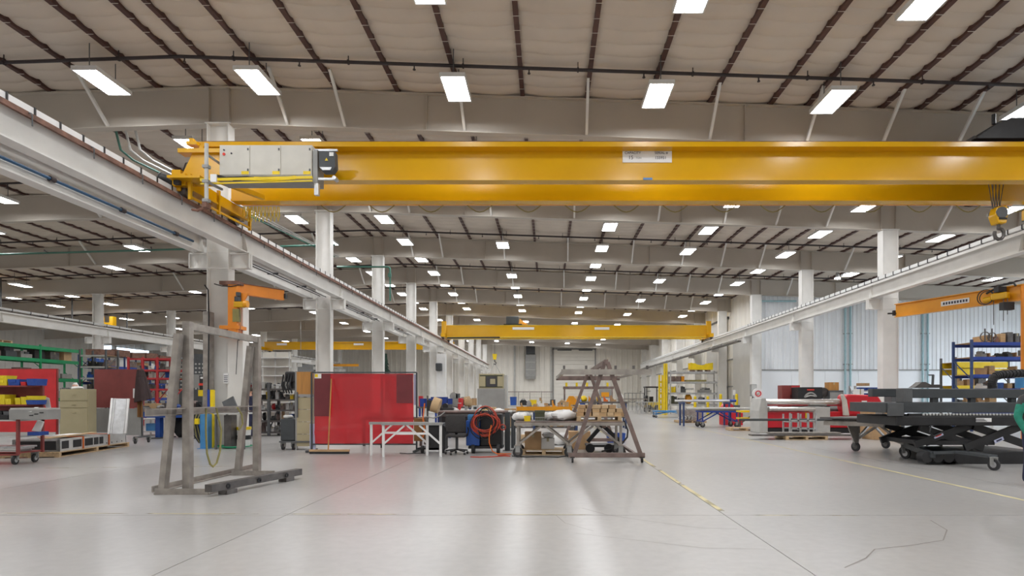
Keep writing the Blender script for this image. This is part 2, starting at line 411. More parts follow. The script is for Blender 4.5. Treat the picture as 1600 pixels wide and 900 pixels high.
# roof
ceiling = MB()
for xa, xb in ((X_W, RIDGE), (RIDGE, X_E)):
    ceiling.add([(xa, YF, roofz(xa) + .28), (xb, YF, roofz(xb) + .28), (xb, YB, roofz(xb) + .28), (xa, YB, roofz(xa) + .28)], [(0, 1, 2, 3)])
ceiling = ceiling.build('ceiling', 'roof_deck'); ceiling['kind'] = 'structure'
PU = [RIDGE - .38, RIDGE + .38, -8.0, -6.25, -4.45, -2.6, -.75, 1.15, 3.0, 4.8, 6.6, 7.7, 8.8, 9.9, 11, 12.1, 13.2, 14.3]
x = 15.6
while x < X_E: PU.append(x); x += 1.35
x = -11.55
while x > X_W: PU.append(x); x -= 1.6
PU.sort()
BAND = .52
def insul(x0, x1, ya, yb, sub=5, nx=3):
    nb = max(1, round((yb - ya) / BAND)); mb = MB()
    def fn(u, v):
        x = x0 + (x1 - x0) * u; t = v * nb; ph = t - math.floor(t)
        wob = .012 * math.sin(x * 5.3 + round(t) * 2.1)
        return (x, ya + (yb - ya) * v, roofz(x) + .13 - .07 * (4 * u * (1 - u)) ** .6 - .055 * math.sin(math.pi * ph) ** .55 + wob)
    return mb.grid(fn, nx, nb * sub)
near_x = [p for p in PU if -35 < p < 24]
for b in range(3):
    ya, yb = FR[b], FR[b + 1]
    for x0, x1 in zip(near_x, near_x[1:]):
        insul(x0 + .05, x1 - .05, ya, yb).build('insulation_panel', 'insulation', ceiling, smooth=True)
    for x in near_x:
        MB().box((x, (ya + yb) / 2, roofz(x) + .12), (.12, yb - ya - .02, .24)).build('purlin', 'purlin', ceiling)
    s = MB(); nb = round((yb - ya) / BAND)
    for k in range(1, nb):
        y = ya + (yb - ya) * k / nb
        for x in near_x: s.box((x, y, roofz(x) - .004), (.2, .014, .006))
    s.build('strapping', 'strap', ceiling)['kind'] = 'stuff'
far = MB()
for x0, x1 in zip(PU, PU[1:]):
    segs = [(YF, FR[0]), (FR[3], YB)] if -35 <= x0 and x1 <= 24 else [(YF, YB)]
    for ya, yb in segs:
        m_ = insul(x0 + .05, x1 - .05, ya, yb, 2, 2); far.add(m_.v, m_.f)
far.build('insulation', 'insulation', ceiling, smooth=True)['kind'] = 'stuff'
for x in PU:
    for ya, yb in ([(YF, FR[0]), (FR[3], YB)] if x in near_x else [(YF, YB)]):
        MB().box((x, (ya + yb) / 2, roofz(x) + .12), (.11, yb - ya - .02, .24)).build('purlin', 'purlin', ceiling)

# rafters
RD = 1.10
for k, y in enumerate(FR[:-1]):
    xa, xb = X_W, (X_E if y < YS else 15.6)
    t = thing('roof_beam', 'deep tapered white roof beam, %s across the hall counted from the camera' % ORD[k], 'roof beam', (RIDGE, y, roofz(RIDGE) - RD)); t['kind'] = 'structure'
    xsn = [xa, RIDGE, xb]
    up = [(x, roofz(x) - .01) for x in xsn]; lo = [(x, roofz(x) - RD) for x in xsn]
    MB().prism(up + lo[::-1], y - .012, y + .012).build('web', 'rafter_paint', t)
    for nm, pts in (('top_flange', up), ('bottom_flange', lo)):
        mb = MB()
        for p, q in zip(pts, pts[1:]): mb.bar((p[0], y, p[1]), (q[0], y, q[1]), .26, .03)
        mb.build(nm, 'rafter_paint', t)
    for x in (-27.5, -18.3, RIDGE - .3, RIDGE + .3, -3.6, 5.85, 14.5, 15.15, 20.5):
        if x < xb: MB().box((x, y, roofz(x) - RD / 2), (.025, .25, RD - .05)).build('stiffener', 'rafter_paint', t)
    if k < 6:
        for x in (-26, -19.5, -13.1, -7.75, -6.05, -2.5, 1.12, 4.78, 7.65, 9.9, 12.1, 17):
            if x < xb:
                mb = MB().bar((x, y - 1.2, roofz(x) + .02), (x + .03, y - .06, roofz(x) - RD + .06), .075, .075)
                mb.build('flange_brace', 'white_steel', t)

# sprinkler mains
for k in range(9):
    y = 15.3 + BAY * k; xe = 24 if y < 40 else 15.2
    t = thing('sprinkler_pipe', 'thin dark sprinkler pipe crossing under the roof, %s from the camera' % ORD[k], 'pipe', (RIDGE, y, roofz(RIDGE) - .22))
    mb = MB()
    for p, q in (((-50), RIDGE), (RIDGE, xe)): mb.cyl((p, y, roofz(p) - .16), (q, y, roofz(q) - .16), .045, 8)
    mb.build('pipe', 'dark_pipe', t, smooth=True)
    if k < 4:
        x = -31
        while x < xe:
            MB().cyl((x, y, roofz(x) - .30), (x, y, roofz(x) - .15), .018, 6).cyl((x, y, roofz(x) - .31), (x, y, roofz(x) - .29), .04, 8).build('sprinkler_head', 'dark_pipe', t)
            MB().bar((x + 1.3, y, roofz(x + 1.3) - .2), (x + 1.3, y, roofz(x + 1.3) + .1), .02).ring((x + 1.3, y, roofz(x + 1.3) - .16), (1, 0, 0), .065, .045, .04, 10).build('pipe_hanger', 'dark_pipe', t)
            x += 3.05
# conduit runs near the left columns
t = thing('conduit_run', 'green conduit elbow running along the roof to the third ridge column', 'conduit', (-8.6, 31, 4.5))
MB().tube([(-11.5, 31.4, 8.55), (-8.75, 31.4, 8.55), (-8.62, 31.4, 8.5), (-8.6, 31.4, 8.35), (-8.6, 31.4, 6.7)], .05).build('pipe', 'green_pipe', t, smooth=True)
MB().box((-8.62, 31.4, 8.1), (.16, .16, .2)).build('junction_box', 'green_pipe', t)
t = thing('conduit_run', 'bundle of three white conduits sloping along the ridge beside the crane', 'conduit', (-10.6, 21, 9.5))
for k in range(3): MB().tube([(-13.2 + k * .3, 17.6, 9.6), (-13.2 + k * .3, 17.8, 9.1), (-13.1 + k * .3, 18.2, 8.95), (-11.3 + k * .12, 30.5, 8.9)], .035).build('conduit', 'green_pipe' if k == 0 else 'light_grey', t, smooth=True)
t = thing('conduit_run', 'long green pipe crossing the far side bay below the roof beams', 'conduit', (-24, 27.5, 8.0))
MB().tube([(-31.5, 27.6, 8.15), (-10.2, 27.6, 8.75)], .045).build('pipe', 'green_pipe', t, smooth=True)
for k in range(4): MB().tube([(-29 + k * 5, 27.6, 8.25 + k * .14), (-28.6 + k * 5, 27.0, 8.2 + k * .14)], .03).build('branch', 'dark_pipe', t)

# columns
def column(x, y, label, d=.64, bf=.34, boxed=False, brackets=(-1, 1), m='white_steel', upper=True):
    top = roofz(x) - RD - .02
    t = thing('steel_column', label, 'column', (x, y, 0)); t['kind'] = 'structure'
    for s in (-1, 1): MB().box((x + s * (d / 2 - .012), y, top / 2), (.024, bf, top)).build('flange', m, t)
    yw = y - bf / 2 + .05 if boxed else y
    MB().box((x, yw, top / 2), (d - .05, .02, top)).build('web', m, t)
    MB().box((x, y, .015), (d + .12, bf + .12, .03)).build('base_plate', 'grey', t)
    MB().box((x, y, top + .01), (d + .1, bf + .04, .03)).build('cap_plate', m, t)
    for s in brackets:
        bx = x + s * (d / 2)
        mb = MB().bb(min(bx, bx + s * .58), max(bx, bx + s * .58), y - .11, y + .11, 5.70, 5.74).bb(min(bx, bx + s * .58), max(bx, bx + s * .58), y - .11, y + .11, 5.28, 5.30)
        mb.bb(min(bx, bx + s * .58), max(bx, bx + s * .58), y - .01, y + .01, 5.28, 5.74)
        mb.bb(bx + s * .56 - .01, bx + s * .56 + .01, y - .11, y + .11, 5.28, 5.74).build('bracket', m, t)
    MB().box((x, y - bf / 2 + .03, 5.75), (d - .05, .02, .03)).box((x, y - bf / 2 + .03, 5.28), (d - .05, .02, .03)).build('stiffener', m, t)
    return t
COLS = {}
for k, y in enumerate(FR[1:-1]):
    COLS[k] = column(XL, y, 'white steel column under the roof ridge, %s of its row from the camera' % ORD[k])
    if y > 20: column(XR, y, 'broad white column under the outer crane runway, %s of its row from the camera' % ORD[k], .68, .42, True, (-1,))
    if y > 35: column(XLL, y, 'slim white column of the far side bay, %s of its row from the camera' % ORD[k], .6, .3)

# runways
def runway(x, y0, y1, label, side, cap='rust', clipn=0):
    """I-beam on the brackets with rail; side: which way the conductor bar sits"""
    t = thing('crane_runway', label, 'crane runway', (x, y0, 5.76))
    L = y1 - y0; ym = (y0 + y1) / 2
    MB().box((x, ym, 6.06), (.02, L, .56)).build('web', 'white_steel', t)
    MB().box((x, ym, 5.775), (.30, L, .03)).build('bottom_flange', 'white_steel', t)
    MB().box((x, ym, 6.355), (.34, L, .03)).bb(x - .18, x - .165, y0, y1, 6.28, 6.37).bb(x + .165, x + .18, y0, y1, 6.28, 6.37).build('cap_channel', cap, t)
    MB().box((x, ym, 6.41), (.07, L, .08)).build('rail', cap if cap == 'rust' else 'mill_steel', t)
    MB().box((x + side * .15, ym, 6.59), (.06, L, .12)).build('conductor_bar', 'white', t)
    n = clipn or int(L / 1.2)
    for k in range(min(n, 60)):
        y = y0 + L * (k + .5) / n if not clipn else y0 + 5 + .54 * (k + .5)
        MB().box((x + side * .15, y, 6.59), (.09, .035, .15)).bar((x + side * .15, y, 6.55), (x + side * .15, y, 6.37), .03).build('clip', 'black', t)
    for y in FR:
        if y0 < y < y1:
            for s in (-1, 1):
                mb = MB().prism([(x + s * .01, 5.79), (x + s * .15, 5.79), (x + s * .15, 5.85), (x + s * .05, 6.34), (x + s * .01, 6.34)], y - .01, y + .01)
                mb.build('stiffener', 'white_steel', t)
    return t
RY0, RY1 = 4.0, 88.0
rl = runway(-9.1, RY0, RY1, 'long white crane runway beam with rust rail beside the ridge columns, nave side', -1, clipn=60)
for k in range(14):
    y = 9.9 + k * 1.35
    MB().tube([(-9.09, y, 6.40), (-8.88, y, 6.34), (-8.86, y, 6.30), (-8.86, y, 6.12)], .012, 5).build('hook_rod', 'dark_grey', rl)
rl2 = runway(-10.4, RY0, RY1, 'white crane runway beam behind the ridge columns carrying a blue pipe', 1, clipn=0)
MB().cyl((-10.33, RY0, 6.0), (-10.33, FR[1] - .4, 6.0), .035, 8).build('blue_pipe', 'blue_pipe', rl2, smooth=True)
for k in range(6): MB().ring((-10.33, 6 + k * 2, 6.0), (0, 1, 0), .06, .035, .12, 10).build('pipe_coupling', 'dark_pipe', rl2)
for j in range(3):
    MB().cyl((-9.95 + j * .13, FR[1] + .3, 5.87 - j * .02), (-9.95 + j * .13, FR[4], 5.87 - j * .02), .02, 6).build('conductor_rod', 'black' if j != 1 else 'white', rl2)
for k in range(9): MB().box((-9.82, FR[1] + 1 + k * 2.4, 5.87), (.38, .05, .06)).build('rod_hanger', 'black', rl2)
runway(14.18, RY0, RY1, 'white crane runway beam along the outer column row', 1, 'white_steel', clipn=60)
runway(-31.45, 20, RY1, 'white crane runway beam in front of the slim side-bay columns', -1, 'white_steel')
rr = thing('conductor_duct', 'dark conductor duct hung below the outer runway beam near the far crane', 'conductor duct', (13.95, 60, 5.45))
MB().bb(13.8, 14.1, 42, 86, 5.48, 5.58).build('duct', 'mill_steel', rr)
for k in range(12): MB().bar((13.95, 43 + k * 3.6, 5.58), (14.1, 43 + k * 3.6, 5.765), .05).build('hanger', 'grey', rr)

# ------------------------------------------------------------------ ceiling lights
proto = {}
def make_light(x, y, z, label, cable, lod):
    key = lod
    if key not in proto:
        t = bpy.data.objects.new('ceiling_light', None); C.objects.link(t)
        hs = MB().bb(-.33, .33, -.64, .64, .03, .10).bb(-.33, -.30, -.64, .64, -.01, .03).bb(.30, .33, -.64, .64, -.01, .03).bb(-.33, .33, -.64, -.61, -.01, .03).bb(-.33, .33, .61, .64, -.01, .03)
        hs.build('housing', 'white', t)
        MB().add([(-.30, -.61, .005), (.30, -.61, .005), (.30, .61, .005), (-.30, .61, .005)], [(3, 2, 1, 0)]).build('diffuser', 'glow', t)
        if lod == 0:
            for s in (-.45, .45): MB().cyl((0, s, .1), (0, s, .9), .012, 5).build('cable', 'dark_grey', t)
        proto[key] = t; o = t
    else: o = copy_tree(proto[key])
    o.location = (x, y, z); o['label'] = label; o['category'] = 'ceiling light'; o['group'] = 'oblong high-bay lights'
    return o
LY = [15.4 + 3.97 * k for k in range(-6, 20)]
rows = [(-2.45, 'second main-bay row from the ridge columns', [k for k in range(26) if k not in (9, 11)]),
        (-7.75, 'main-bay row closest to the ridge columns', range(26)),
        (-11.9, 'side-bay row closest to the ridge columns', range(26)),
        (2.93, 'third main-bay row from the ridge columns', range(26)),
        (7.6, 'fourth main-bay row from the ridge columns', [k for k in range(26) if k % 2 == 0 or k in (5, 9) or k > 16]),  # odd ones at the far end added to brighten the back wall
        (12.9, 'main-bay row beside the outer runway', range(0, 22)),
        (18.6, 'first row beyond the outer runway', range(0, 12)),
        (27.3, 'second row beyond the outer runway', range(0, 12)),
        (-17.2, 'second side-bay row from the ridge columns', range(0, 24, 2)),
        (-22.3, 'third side-bay row from the ridge columns', range(0, 24, 2)),
        (-26.6, 'fourth side-bay row from the ridge columns', range(1, 24, 2)),
        (-35.9, 'first row past the slim side-bay columns', range(0, 24)),
        (-40.3, 'second row past the slim side-bay columns', range(0, 24, 1)),
        (-48.0, 'outermost row past the slim side-bay columns', range(0, 24, 3))]
for x, desc, ks in rows:
    n = nb = 0
    for k in ks:
        y = LY[k]
        if y > (40.8 if x > 15.5 else YB - 1): continue
        z = 1.47 + 8.47 - .034 * abs(x - RIDGE)
        seen = y > 11 and -.95 < (x / y) < .83
        if seen: lab = '%s oblong light from the camera, %s' % (ORD[n], desc); n += 1
        else: lab = '%s oblong light out of frame, %s' % (ORD[nb], desc); nb += 1
        make_light(x, y, z, lab, .8, 0 if y < 50 else 1)
t = thing('bay_lamp', 'small round bluish lamp hung near the outer bay wall', 'lamp', (17.8, 35.4, 8.6))
MB().cyl((17.8, 35.4, 8.75), (17.8, 35.4, 9.2), .14, 12, .07).cyl((17.8, 35.4, 9.2), (17.8, 35.4, roofz(17.8) + .0), .02, 6).build('housing', 'grey', t, smooth=True)
MB().cyl((17.8, 35.4, 8.72), (17.8, 35.4, 8.75), .17, 14).build('lens', 'cool_glow', t, smooth=True)

# ------------------------------------------------------------------ the big yellow crane
t = thing('bridge_crane', 'big yellow double-girder bridge crane with a white capacity plate', 'crane', (2.5, 15.35, 6.6))
GX0, GX1 = -8.95, 14.0
def girder(par, y, w, z0, z1, x0=GX0, x1=GX1, fl=.05, ft=.035, m='crane_yellow'):
    gd = MB().bb(x0, x1, y - w / 2, y + w / 2, z0 + ft, z1 - ft).build('girder', m, par)
    MB().bb(x0, x1, y - w / 2 - fl, y + w / 2 + fl, z1 - ft, z1 + .09).build('top_flange', m, gd)
    MB().bb(x0, x1, y - w / 2 - fl, y + w / 2 + fl, z0 - .02, z0 + ft).build('bottom_flange', m, gd)
    return gd
GN = MB().bb(GX0, GX1, 14.74, 14.82, 7.0, 7.78).build('girder', 'crane_yellow', t)
MB().bb(GX0, GX1, 14.45, 15.10, 7.75, 7.87).build('top_flange', 'crane_yellow', GN); MB().bb(GX0, GX1, 14.62, 14.92, 6.97, 7.03).build('bottom_flange', 'crane_yellow', GN)
GF = girder(t, 16.42, .28, 7.02, 7.86, fl=.03, ft=.04)
for gd_y, gd_w, gd_z in ((14.78, .32, 7.87), (16.42, .16, 7.95)):
    MB().bb(GX0, GX1, gd_y - gd_w + .02, gd_y + gd_w - .02, gd_z, gd_z + .006).build('dusty_bounce_cover', 'grey', t)  # dust-grey sheets added on the girder tops to cut yellow bounce
    MB().bb(GX0 + .1, GX1 - .1, gd_y - .03, gd_y + .03, gd_z, 8.02).build('trolley_rail', 'rust', t)
for s, x in ((-1, -9.1), (1, 14.18)):
    e = MB().bb(x - .16, x + .16, 14.2, 17.05, 6.68, 6.98).build('end_truck', 'crane_yellow', t)
    for y in (14.5, 16.75): MB().cyl((x - .07, y, 6.615), (x + .07, y, 6.615), .165, 16).build('wheel', 'mill_steel', e, smooth=True)
    for y in (14.15, 17.1): MB().box((x, y, 6.75), (.14, .1, .14)).build('bumper', 'rubber', e)
# end platform with drive motor
MB().bb(-9.35, -8.55, 13.95, 14.55, 7.0, 7.06).build('platform', 'crane_yellow', t)
MB().prism([(-9.3, 7.0), (-8.2, 7.0), (-8.2, 7.72), (-8.95, 7.72)], 14.3, 14.34).build('gusset', 'crane_yellow', t)
MB().bb(-9.25, -8.2, 14.2, 14.5, 7.72, 7.82).build('gusset_cap', 'crane_yellow', t)
MB().bar((-9.05, 14.4, 7.0), (-8.72, 14.4, 7.95), .16, .1).build('post', 'crane_yellow', t)
MB().box((-8.95, 14.35, 7.98), (.26, .18, .08)).box((-8.98, 14.35, 8.06), (.1, .12, .1)).build('end_cap', 'crane_yellow', t)
g_ = MB().box((-9.35, 13.75, 6.98), (.22, .2, .52)).build('gearbox', 'crane_yellow', t)
MB().cyl((-9.75, 13.7, 7.05), (-9.42, 13.7, 6.98), .13, 14).build('motor', 'black', t, smooth=True)
MB().cyl((-9.76, 13.7, 7.052), (-9.74, 13.7, 7.048), .14, 14).build('fan_cover', 'dark_grey', t)
MB().box((-9.08, 13.85, 6.98), (.2, .2, .5)).box((-8.85, 13.8, 7.12), (.55, .16, .16)).build('brake_unit', 'charcoal', t, bevel=.02)
MB().cyl((-8.72, 13.85, 7.28), (-8.6, 13.85, 7.28), .08, 12).box((-8.6, 13.8, 7.18), (.18, .1, .1)).build('limit_switch', 'black', t, smooth=True)
MB().tube([(-9.1, 13.75, 7.25), (-9.0, 13.7, 7.42), (-8.8, 13.7, 7.45), (-8.7, 13.75, 7.35)], .016).build('cable', 'black', t)
MB().cyl((-8.42, 13.6, 6.35), (-8.42, 13.6, 7.85), .045, 8).build('white_post', 'light_grey', t, smooth=True)
for z in (6.5, 6.95, 7.3): MB().box((-8.42, 13.6, z), (.14, .12, .07)).build('post_bracket', 'grey', t)
MB().bar((-8.42, 13.62, 6.95), (-8.42, 14.25, 7.0), .05).bar((-8.42, 13.62, 7.6), (-8.42, 14.5, 7.6), .04).build('post_arm', 'grey', t)
MB().box((-8.25, 13.6, 7.03), (.14, .04, .18)).build('switch_box', 'white', t)
MB().box((-8.42, 13.6, 6.38), (.1, .2, .12)).tube([(-8.42, 13.7, 6.4), (-8.7, 13.7, 6.3), (-8.85, 13.75, 6.34)], .03).build('collector_arm', 'rust', t)
# control cabinet on the near girder
cb = MB().bb(-8.1, -5.85, 14.0, 14.34, 6.97, 7.73).build('control_cabinet', 'cabinet_grey', t, bevel=.01)
for k in range(3):
    w_ = 2.25 / 3
    MB().bb(-8.1 + k * w_ + .012, -8.1 + (k + 1) * w_ - .012, 13.985, 14.0, 7.0, 7.70).build('door', 'cabinet_grey', cb)
    for dz in (7.12, 7.62): MB().box((-8.1 + (k + 1) * w_ - .05, 13.98, dz), (.03, .02, .05)).build('latch', 'dark_grey', cb)
    MB().box((-8.1 + (k + 1) * w_ - .12, 13.984, 7.05), (.18, .004, .08)).build('warning_label', 'bright_yellow', cb)
MB().cyl((-7.98, 13.97, 7.5), (-7.98, 13.99, 7.5), .035, 10).build('button', 'label_red', cb)
MB().cyl((-7.98, 13.97, 7.6), (-7.98, 13.99, 7.6), .02, 8).cyl((-7.8, 13.97, 7.52), (-7.8, 13.99, 7.52), .02, 8).build('indicator', 'ink', cb)
MB().bb(-8.15, -5.8, 14.02, 14.5, 6.86, 6.97).build('shelf', 'grey', t)
MB().tube([(-8.2, 13.95, 6.98), (-7.9, 13.93, 6.9), (-7.4, 13.93, 6.92), (-6.9, 13.94, 6.86), (-6.2, 13.95, 6.9)], .03).tube([(-8.1, 13.92, 6.93), (-7.7, 13.9, 6.84), (-7.2, 13.92, 6.86), (-6.5, 13.93, 6.88)], .022).build('cable_bundle', 'black', t)
MB().tube([(-7.2, 13.9, 6.9), (-6.6, 13.9, 6.88), (-6.2, 13.9, 6.93)], .02).tube([(-7.5, 13.88, 6.84), (-6.8, 13.88, 6.82), (-6.2, 13.88, 6.86)], .018).build('yellow_cable', 'bright_yellow', t)
# horn / lamp unit on the cabinet's end
hn = MB().bb(-5.83, -5.72, 14.0, 14.4, 6.80, 7.62).build('side_plate', 'grey', t)
MB().prism([(-5.68, 7.58), (-5.30, 7.58), (-5.28, 7.2), (-5.36, 7.08), (-5.6, 7.08), (-5.68, 7.2)], 13.98, 14.2).build('horn_housing', 'charcoal', t, bevel=.015)
MB().prism([(-5.66, 7.18), (-5.36, 7.18), (-5.4, 7.11), (-5.58, 7.11)], 13.965, 13.98).build('horn_plate', 'galv', t); MB().bb(-5.42, -5.32, 13.965, 13.98, 7.45, 7.54).build('rating_plate', 'paper', t)
MB().prism([(-5.53, 7.34), (-5.45, 7.34), (-5.49, 7.41)], 13.97, 13.98).build('warning_label', 'bright_yellow', t)
for z in (7.62, 6.92): MB().bar((-5.8, 14.05, z), (-5.25, 14.05, z), .05).build('strut', 'galv', t)
MB().cyl((-5.3, 13.95, 6.92), (-5.3, 14.15, 6.92), .05, 10).build('knuckle', 'galv', t, smooth=True); MB().box((-5.75, 14.05, 6.66), (.1, .1, .28)).build('foot_block', 'galv', t)
# walkway rail (yellow tubes) under the cabinet, festoon track and cable loops
MB().bar((-8.5, 13.9, 6.84), (-5.8, 13.9, 6.9), .06).bar((-8.5, 13.9, 6.75), (-5.8, 13.9, 6.82), .03).build('festoon_track', 'bright_yellow', t)
for k in range(10):
    MB().tube([(-8.85 + k * .11, 16.75, 7.0), (-8.87 + k * .11, 16.75, 6.75), (-8.83 + k * .11, 16.75, 6.56), (-8.79 + k * .11, 16.75, 6.75), (-8.81 + k * .11, 16.75, 7.0)], .016, 5).build('festoon_loop', 'yellow_bin', t)
MB().bar((-8.9, 16.75, 7.06), (13.5, 16.75, 7.06), .05).build('festoon_bar', 'amber', t)
for k in range(15):
    x = -6.6 + k * 1.42
    MB().tube([(x + i * .12, 16.75, 7.04 - .2 * math.sin(math.pi * i / 6)) for i in range(7)], .016, 5).build('festoon_cable', 'strap_olive', t)
for k, (xa, ya, xb, yb) in enumerate(((-8.85, 14.25, -8.85, 14.25), (-8.75, 16.9, -8.75, 16.9), (-8.8, 15.4, -8.8, 15.4))):
    MB().bar((xa, ya, 6.35), (xa, ya, 6.98), .07).build('guard_post', 'crane_yellow', t)
for z in (6.42, 6.62): MB().bar((-8.85, 14.25, z), (-8.75, 16.9, z), .05).build('guard_rail', 'crane_yellow', t)
MB().bar((-8.55, 14.4, 7.0), (-7.9, 16.0, 7.0), .12).build('diagonal', 'crane_yellow', t)
# shift of the cabinet and drive groups to where they sit on the bridge
for ch in t.children:
    k = ch.name.split('.')[0]
    if k in ('control_cabinet', 'shelf', 'cable_bundle', 'yellow_cable', 'side_plate', 'horn_housing', 'horn_plate', 'rating_plate', 'warning_label', 'strut', 'knuckle', 'foot_block', 'festoon_track'): ch.location = (.12, 0, -.14)
    elif k in ('platform', 'gusset', 'gusset_cap', 'post', 'end_cap'): ch.location = (.12, 0, -.22)
    elif k in ('gearbox', 'motor', 'fan_cover', 'brake_unit', 'limit_switch', 'cable'): ch.location = (.12 if k in ('gearbox', 'motor', 'fan_cover') else -.02, .65, -.13)
    elif k in ('white_post', 'post_bracket', 'post_arm', 'switch_box', 'collector_arm'): ch.location = (.36, 0, -.40)
# capacity plate
pl = MB().bb(1.91, 3.17, 14.72, 14.74, 7.46, 7.75).build('capacity_plate', 'paper', t)
lettering('CAPACITY', .088, (2.17, 14.716, 7.70), pl); lettering('15', .13, (2.12, 14.716, 7.58), pl); lettering('TON', .065, (2.32, 14.716, 7.57), pl, 'grey')
lettering('SERIAL #', .088, (2.90, 14.716, 7.70), pl); lettering('155951', .10, (2.88, 14.716, 7.575), pl)
MB().bb(2.42, 2.65, 14.605, 14.62, 6.975, 7.025).build('sticker', 'label_blue', t)
# trolley and hook
t = thing('hoist_trolley', 'dark crane trolley sitting on the big yellow girders with a yellow hook block', 'hoist', (12.2, 15.5, 8.02))
MB().prism([(10.85, 8.03), (13.6, 8.03), (13.6, 8.55), (11.75, 8.55), (11.45, 8.42)], 14.6, 16.5).build('frame', 'black', t)
MB().bb(11.75, 13.4, 14.9, 16.1, 8.55, 8.64).build('cover', 'charcoal', t); MB().cyl((11.5, 14.85, 8.5), (11.5, 14.85, 8.75), .05, 8).build('stop_lug', 'black', t)
MB().cyl((11.2, 15.1, 8.2), (11.2, 16.0, 8.2), .12, 12).build('shaft', 'mill_steel', t, smooth=True)
for i, x in enumerate((11.80, 11.92, 12.06, 12.22)):
    for y in (15.25, 15.6): MB().cyl((x, y, 8.05), (12.0 + (i - 1.5) * .06, 15.42, 6.5), .011, 5).build('wire_rope', 'mill_steel', t)
bk = MB().prism([(11.94, 6.53), (12.20, 6.56), (12.22, 6.30), (12.18, 6.08), (11.96, 6.08), (11.88, 6.3)], 15.28, 15.56).build('hook_block', 'crane_yellow', t, bevel=.03)
MB().cyl((12.05, 15.26, 6.36), (12.05, 15.58, 6.36), .15, 16).build('sheave', 'dark_grey', bk, smooth=True)
MB().box((12.07, 15.27, 6.2), (.2, .02, .05)).build('nameplate', 'black', bk)
hk = [(12.06, 15.42, 6.08), (12.06, 15.42, 5.98)] + [(12.08 + .13 * math.cos(R(a)), 15.42, 5.83 + .15 * math.sin(R(a))) for a in (105, 60, 20, -20, -60, -100, -140, -180, -205)]
hb = MB(); hb.tube(hk[:1] + hk[1:], .045, 8); hb.build('hook', 'mill_steel', bk, smooth=True)

# the far crane
t = thing('bridge_crane', 'yellow double-girder bridge crane far down the main bay', 'crane', (2.5, 51.4, 6.6))
for y in (50.8, 52.2):
    gd = MB().bb(-8.9, 13.9, y - .2, y + .2, 6.75, 7.72).build('girder', 'crane_yellow', t)
    MB().bb(-8.9, 13.9, y - .27, y + .27, 7.72, 7.76).bb(-8.9, 13.9, y - .27, y + .27, 6.70, 6.75).build('flange', 'bright_yellow', gd)
for x in (-9.1, 14.18):
    e = MB().bb(x - .16, x + .16, 49.8, 53.2, 6.66, 6.98).build('end_truck', 'crane_yellow', t)
    for y in (50.1, 52.9): MB().cyl((x - .06, y, 6.615), (x + .06, y, 6.615), .165, 12).build('wheel', 'mill_steel', e)
MB().bb(-9.3, -8.9, 50.4, 50.6, 6.9, 8.1).build('end_post', 'crane_yellow', t); MB().bb(13.9, 14.3, 50.4, 50.6, 6.9, 8.1).build('end_post', 'crane_yellow', t)
MB().bb(-3.1, -1.2, 50.55, 50.58, 7.36, 7.58).build('nameplate', 'paper', t); MB().bb(4.1, 5.4, 50.55, 50.58, 7.36, 7.58).build('nameplate', 'paper', t)
MB().bar((-8.8, 50.4, 6.62), (-4.2, 50.4, 6.66), .2, .12).build('festoon_pack', 'black', t)
t2 = thing('hoist_trolley', 'small dark trolley on top of the far yellow crane with hook hanging', 'hoist', (-3.2, 51.5, 7.77))
MB().bb(-3.9, -2.3, 50.8, 52.2, 7.78, 7.9).build('frame', 'black', t2); MB().bb(-3.7, -2.6, 51, 52, 7.9, 8.6).build('motor_housing', 'charcoal', t2, bevel=.05)
MB().prism([(-2.6, 7.9), (-1.8, 7.9), (-2.5, 8.4)], 51.1, 51.8).build('drum_cover', 'amber', t2)
MB().cyl((-4.75, 51.5, 7.8), (-4.75, 51.5, 5.3), .02, 5).bar((-4.75, 51.5, 7.84), (-3.8, 51.5, 7.84), .1).build('wire_rope', 'mill_steel', t2)
MB().prism([(-4.95, 5.3), (-4.55, 5.3), (-4.62, 4.8), (-4.88, 4.8)], 51.4, 51.6).build('hook_block', 'bright_yellow', t2)
MB().tube([(-4.75, 51.5, 4.8), (-4.75, 51.5, 4.6), (-4.6, 51.5, 4.5), (-4.7, 51.5, 4.35), (-4.85, 51.5, 4.42)], .05).build('hook', 'mill_steel', t2)
for s in (-1, 1): MB().tube([(-4.75, 51.5, 4.5), (-4.75 + s * .8, 51.5, 3.0), (-4.75 + s * 1.1, 51.5, 1.9)], .03).build('sling', 'light_grey', t2)

# side-bay crane, monorail
t = thing('bridge_crane', 'yellow girder crane crossing the side bay behind the ridge columns', 'crane', (-21, 64, 6.6))
MB().bb(-31.4, -10.4, 63.8, 64.2, 6.75, 7.5).build('girder', 'crane_yellow', t)
MB().bb(-31.4, -10.4, 63.7, 64.3, 7.5, 7.56).bb(-31.4, -10.4, 63.7, 64.3, 6.7, 6.75).build('flange', 'crane_yellow', t)
for x in (-31.45, -10.4):
    e = MB().bb(x - .16, x + .16, 62.5, 65.5, 6.66, 6.98).build('end_truck', 'crane_yellow', t)
    for y in (62.8, 65.2): MB().cyl((x - .06, y, 6.615), (x + .06, y, 6.615), .165, 12).build('wheel', 'mill_steel', e)
for x in (-30, -21.5): MB().bb(x, x + 1.1, 63.76, 63.79, 7.18, 7.4).build('nameplate', 'paper', t)
MB().bb(-12.7, -11.2, 63.6, 64.4, 7.56, 7.9).build('motor', 'black', t)
t = thing('monorail_beam', 'yellow monorail beam hung from the roof past the slim side-bay columns', 'beam', (-38, 46, 6.7))
MB().bb(-38.15, -37.85, 38.5, 53, 6.72, 7.2).build('beam', 'crane_yellow', t)
MB().bb(-38.3, -37.7, 38.5, 53, 6.68, 6.72).build('flange', 'crane_yellow', t)
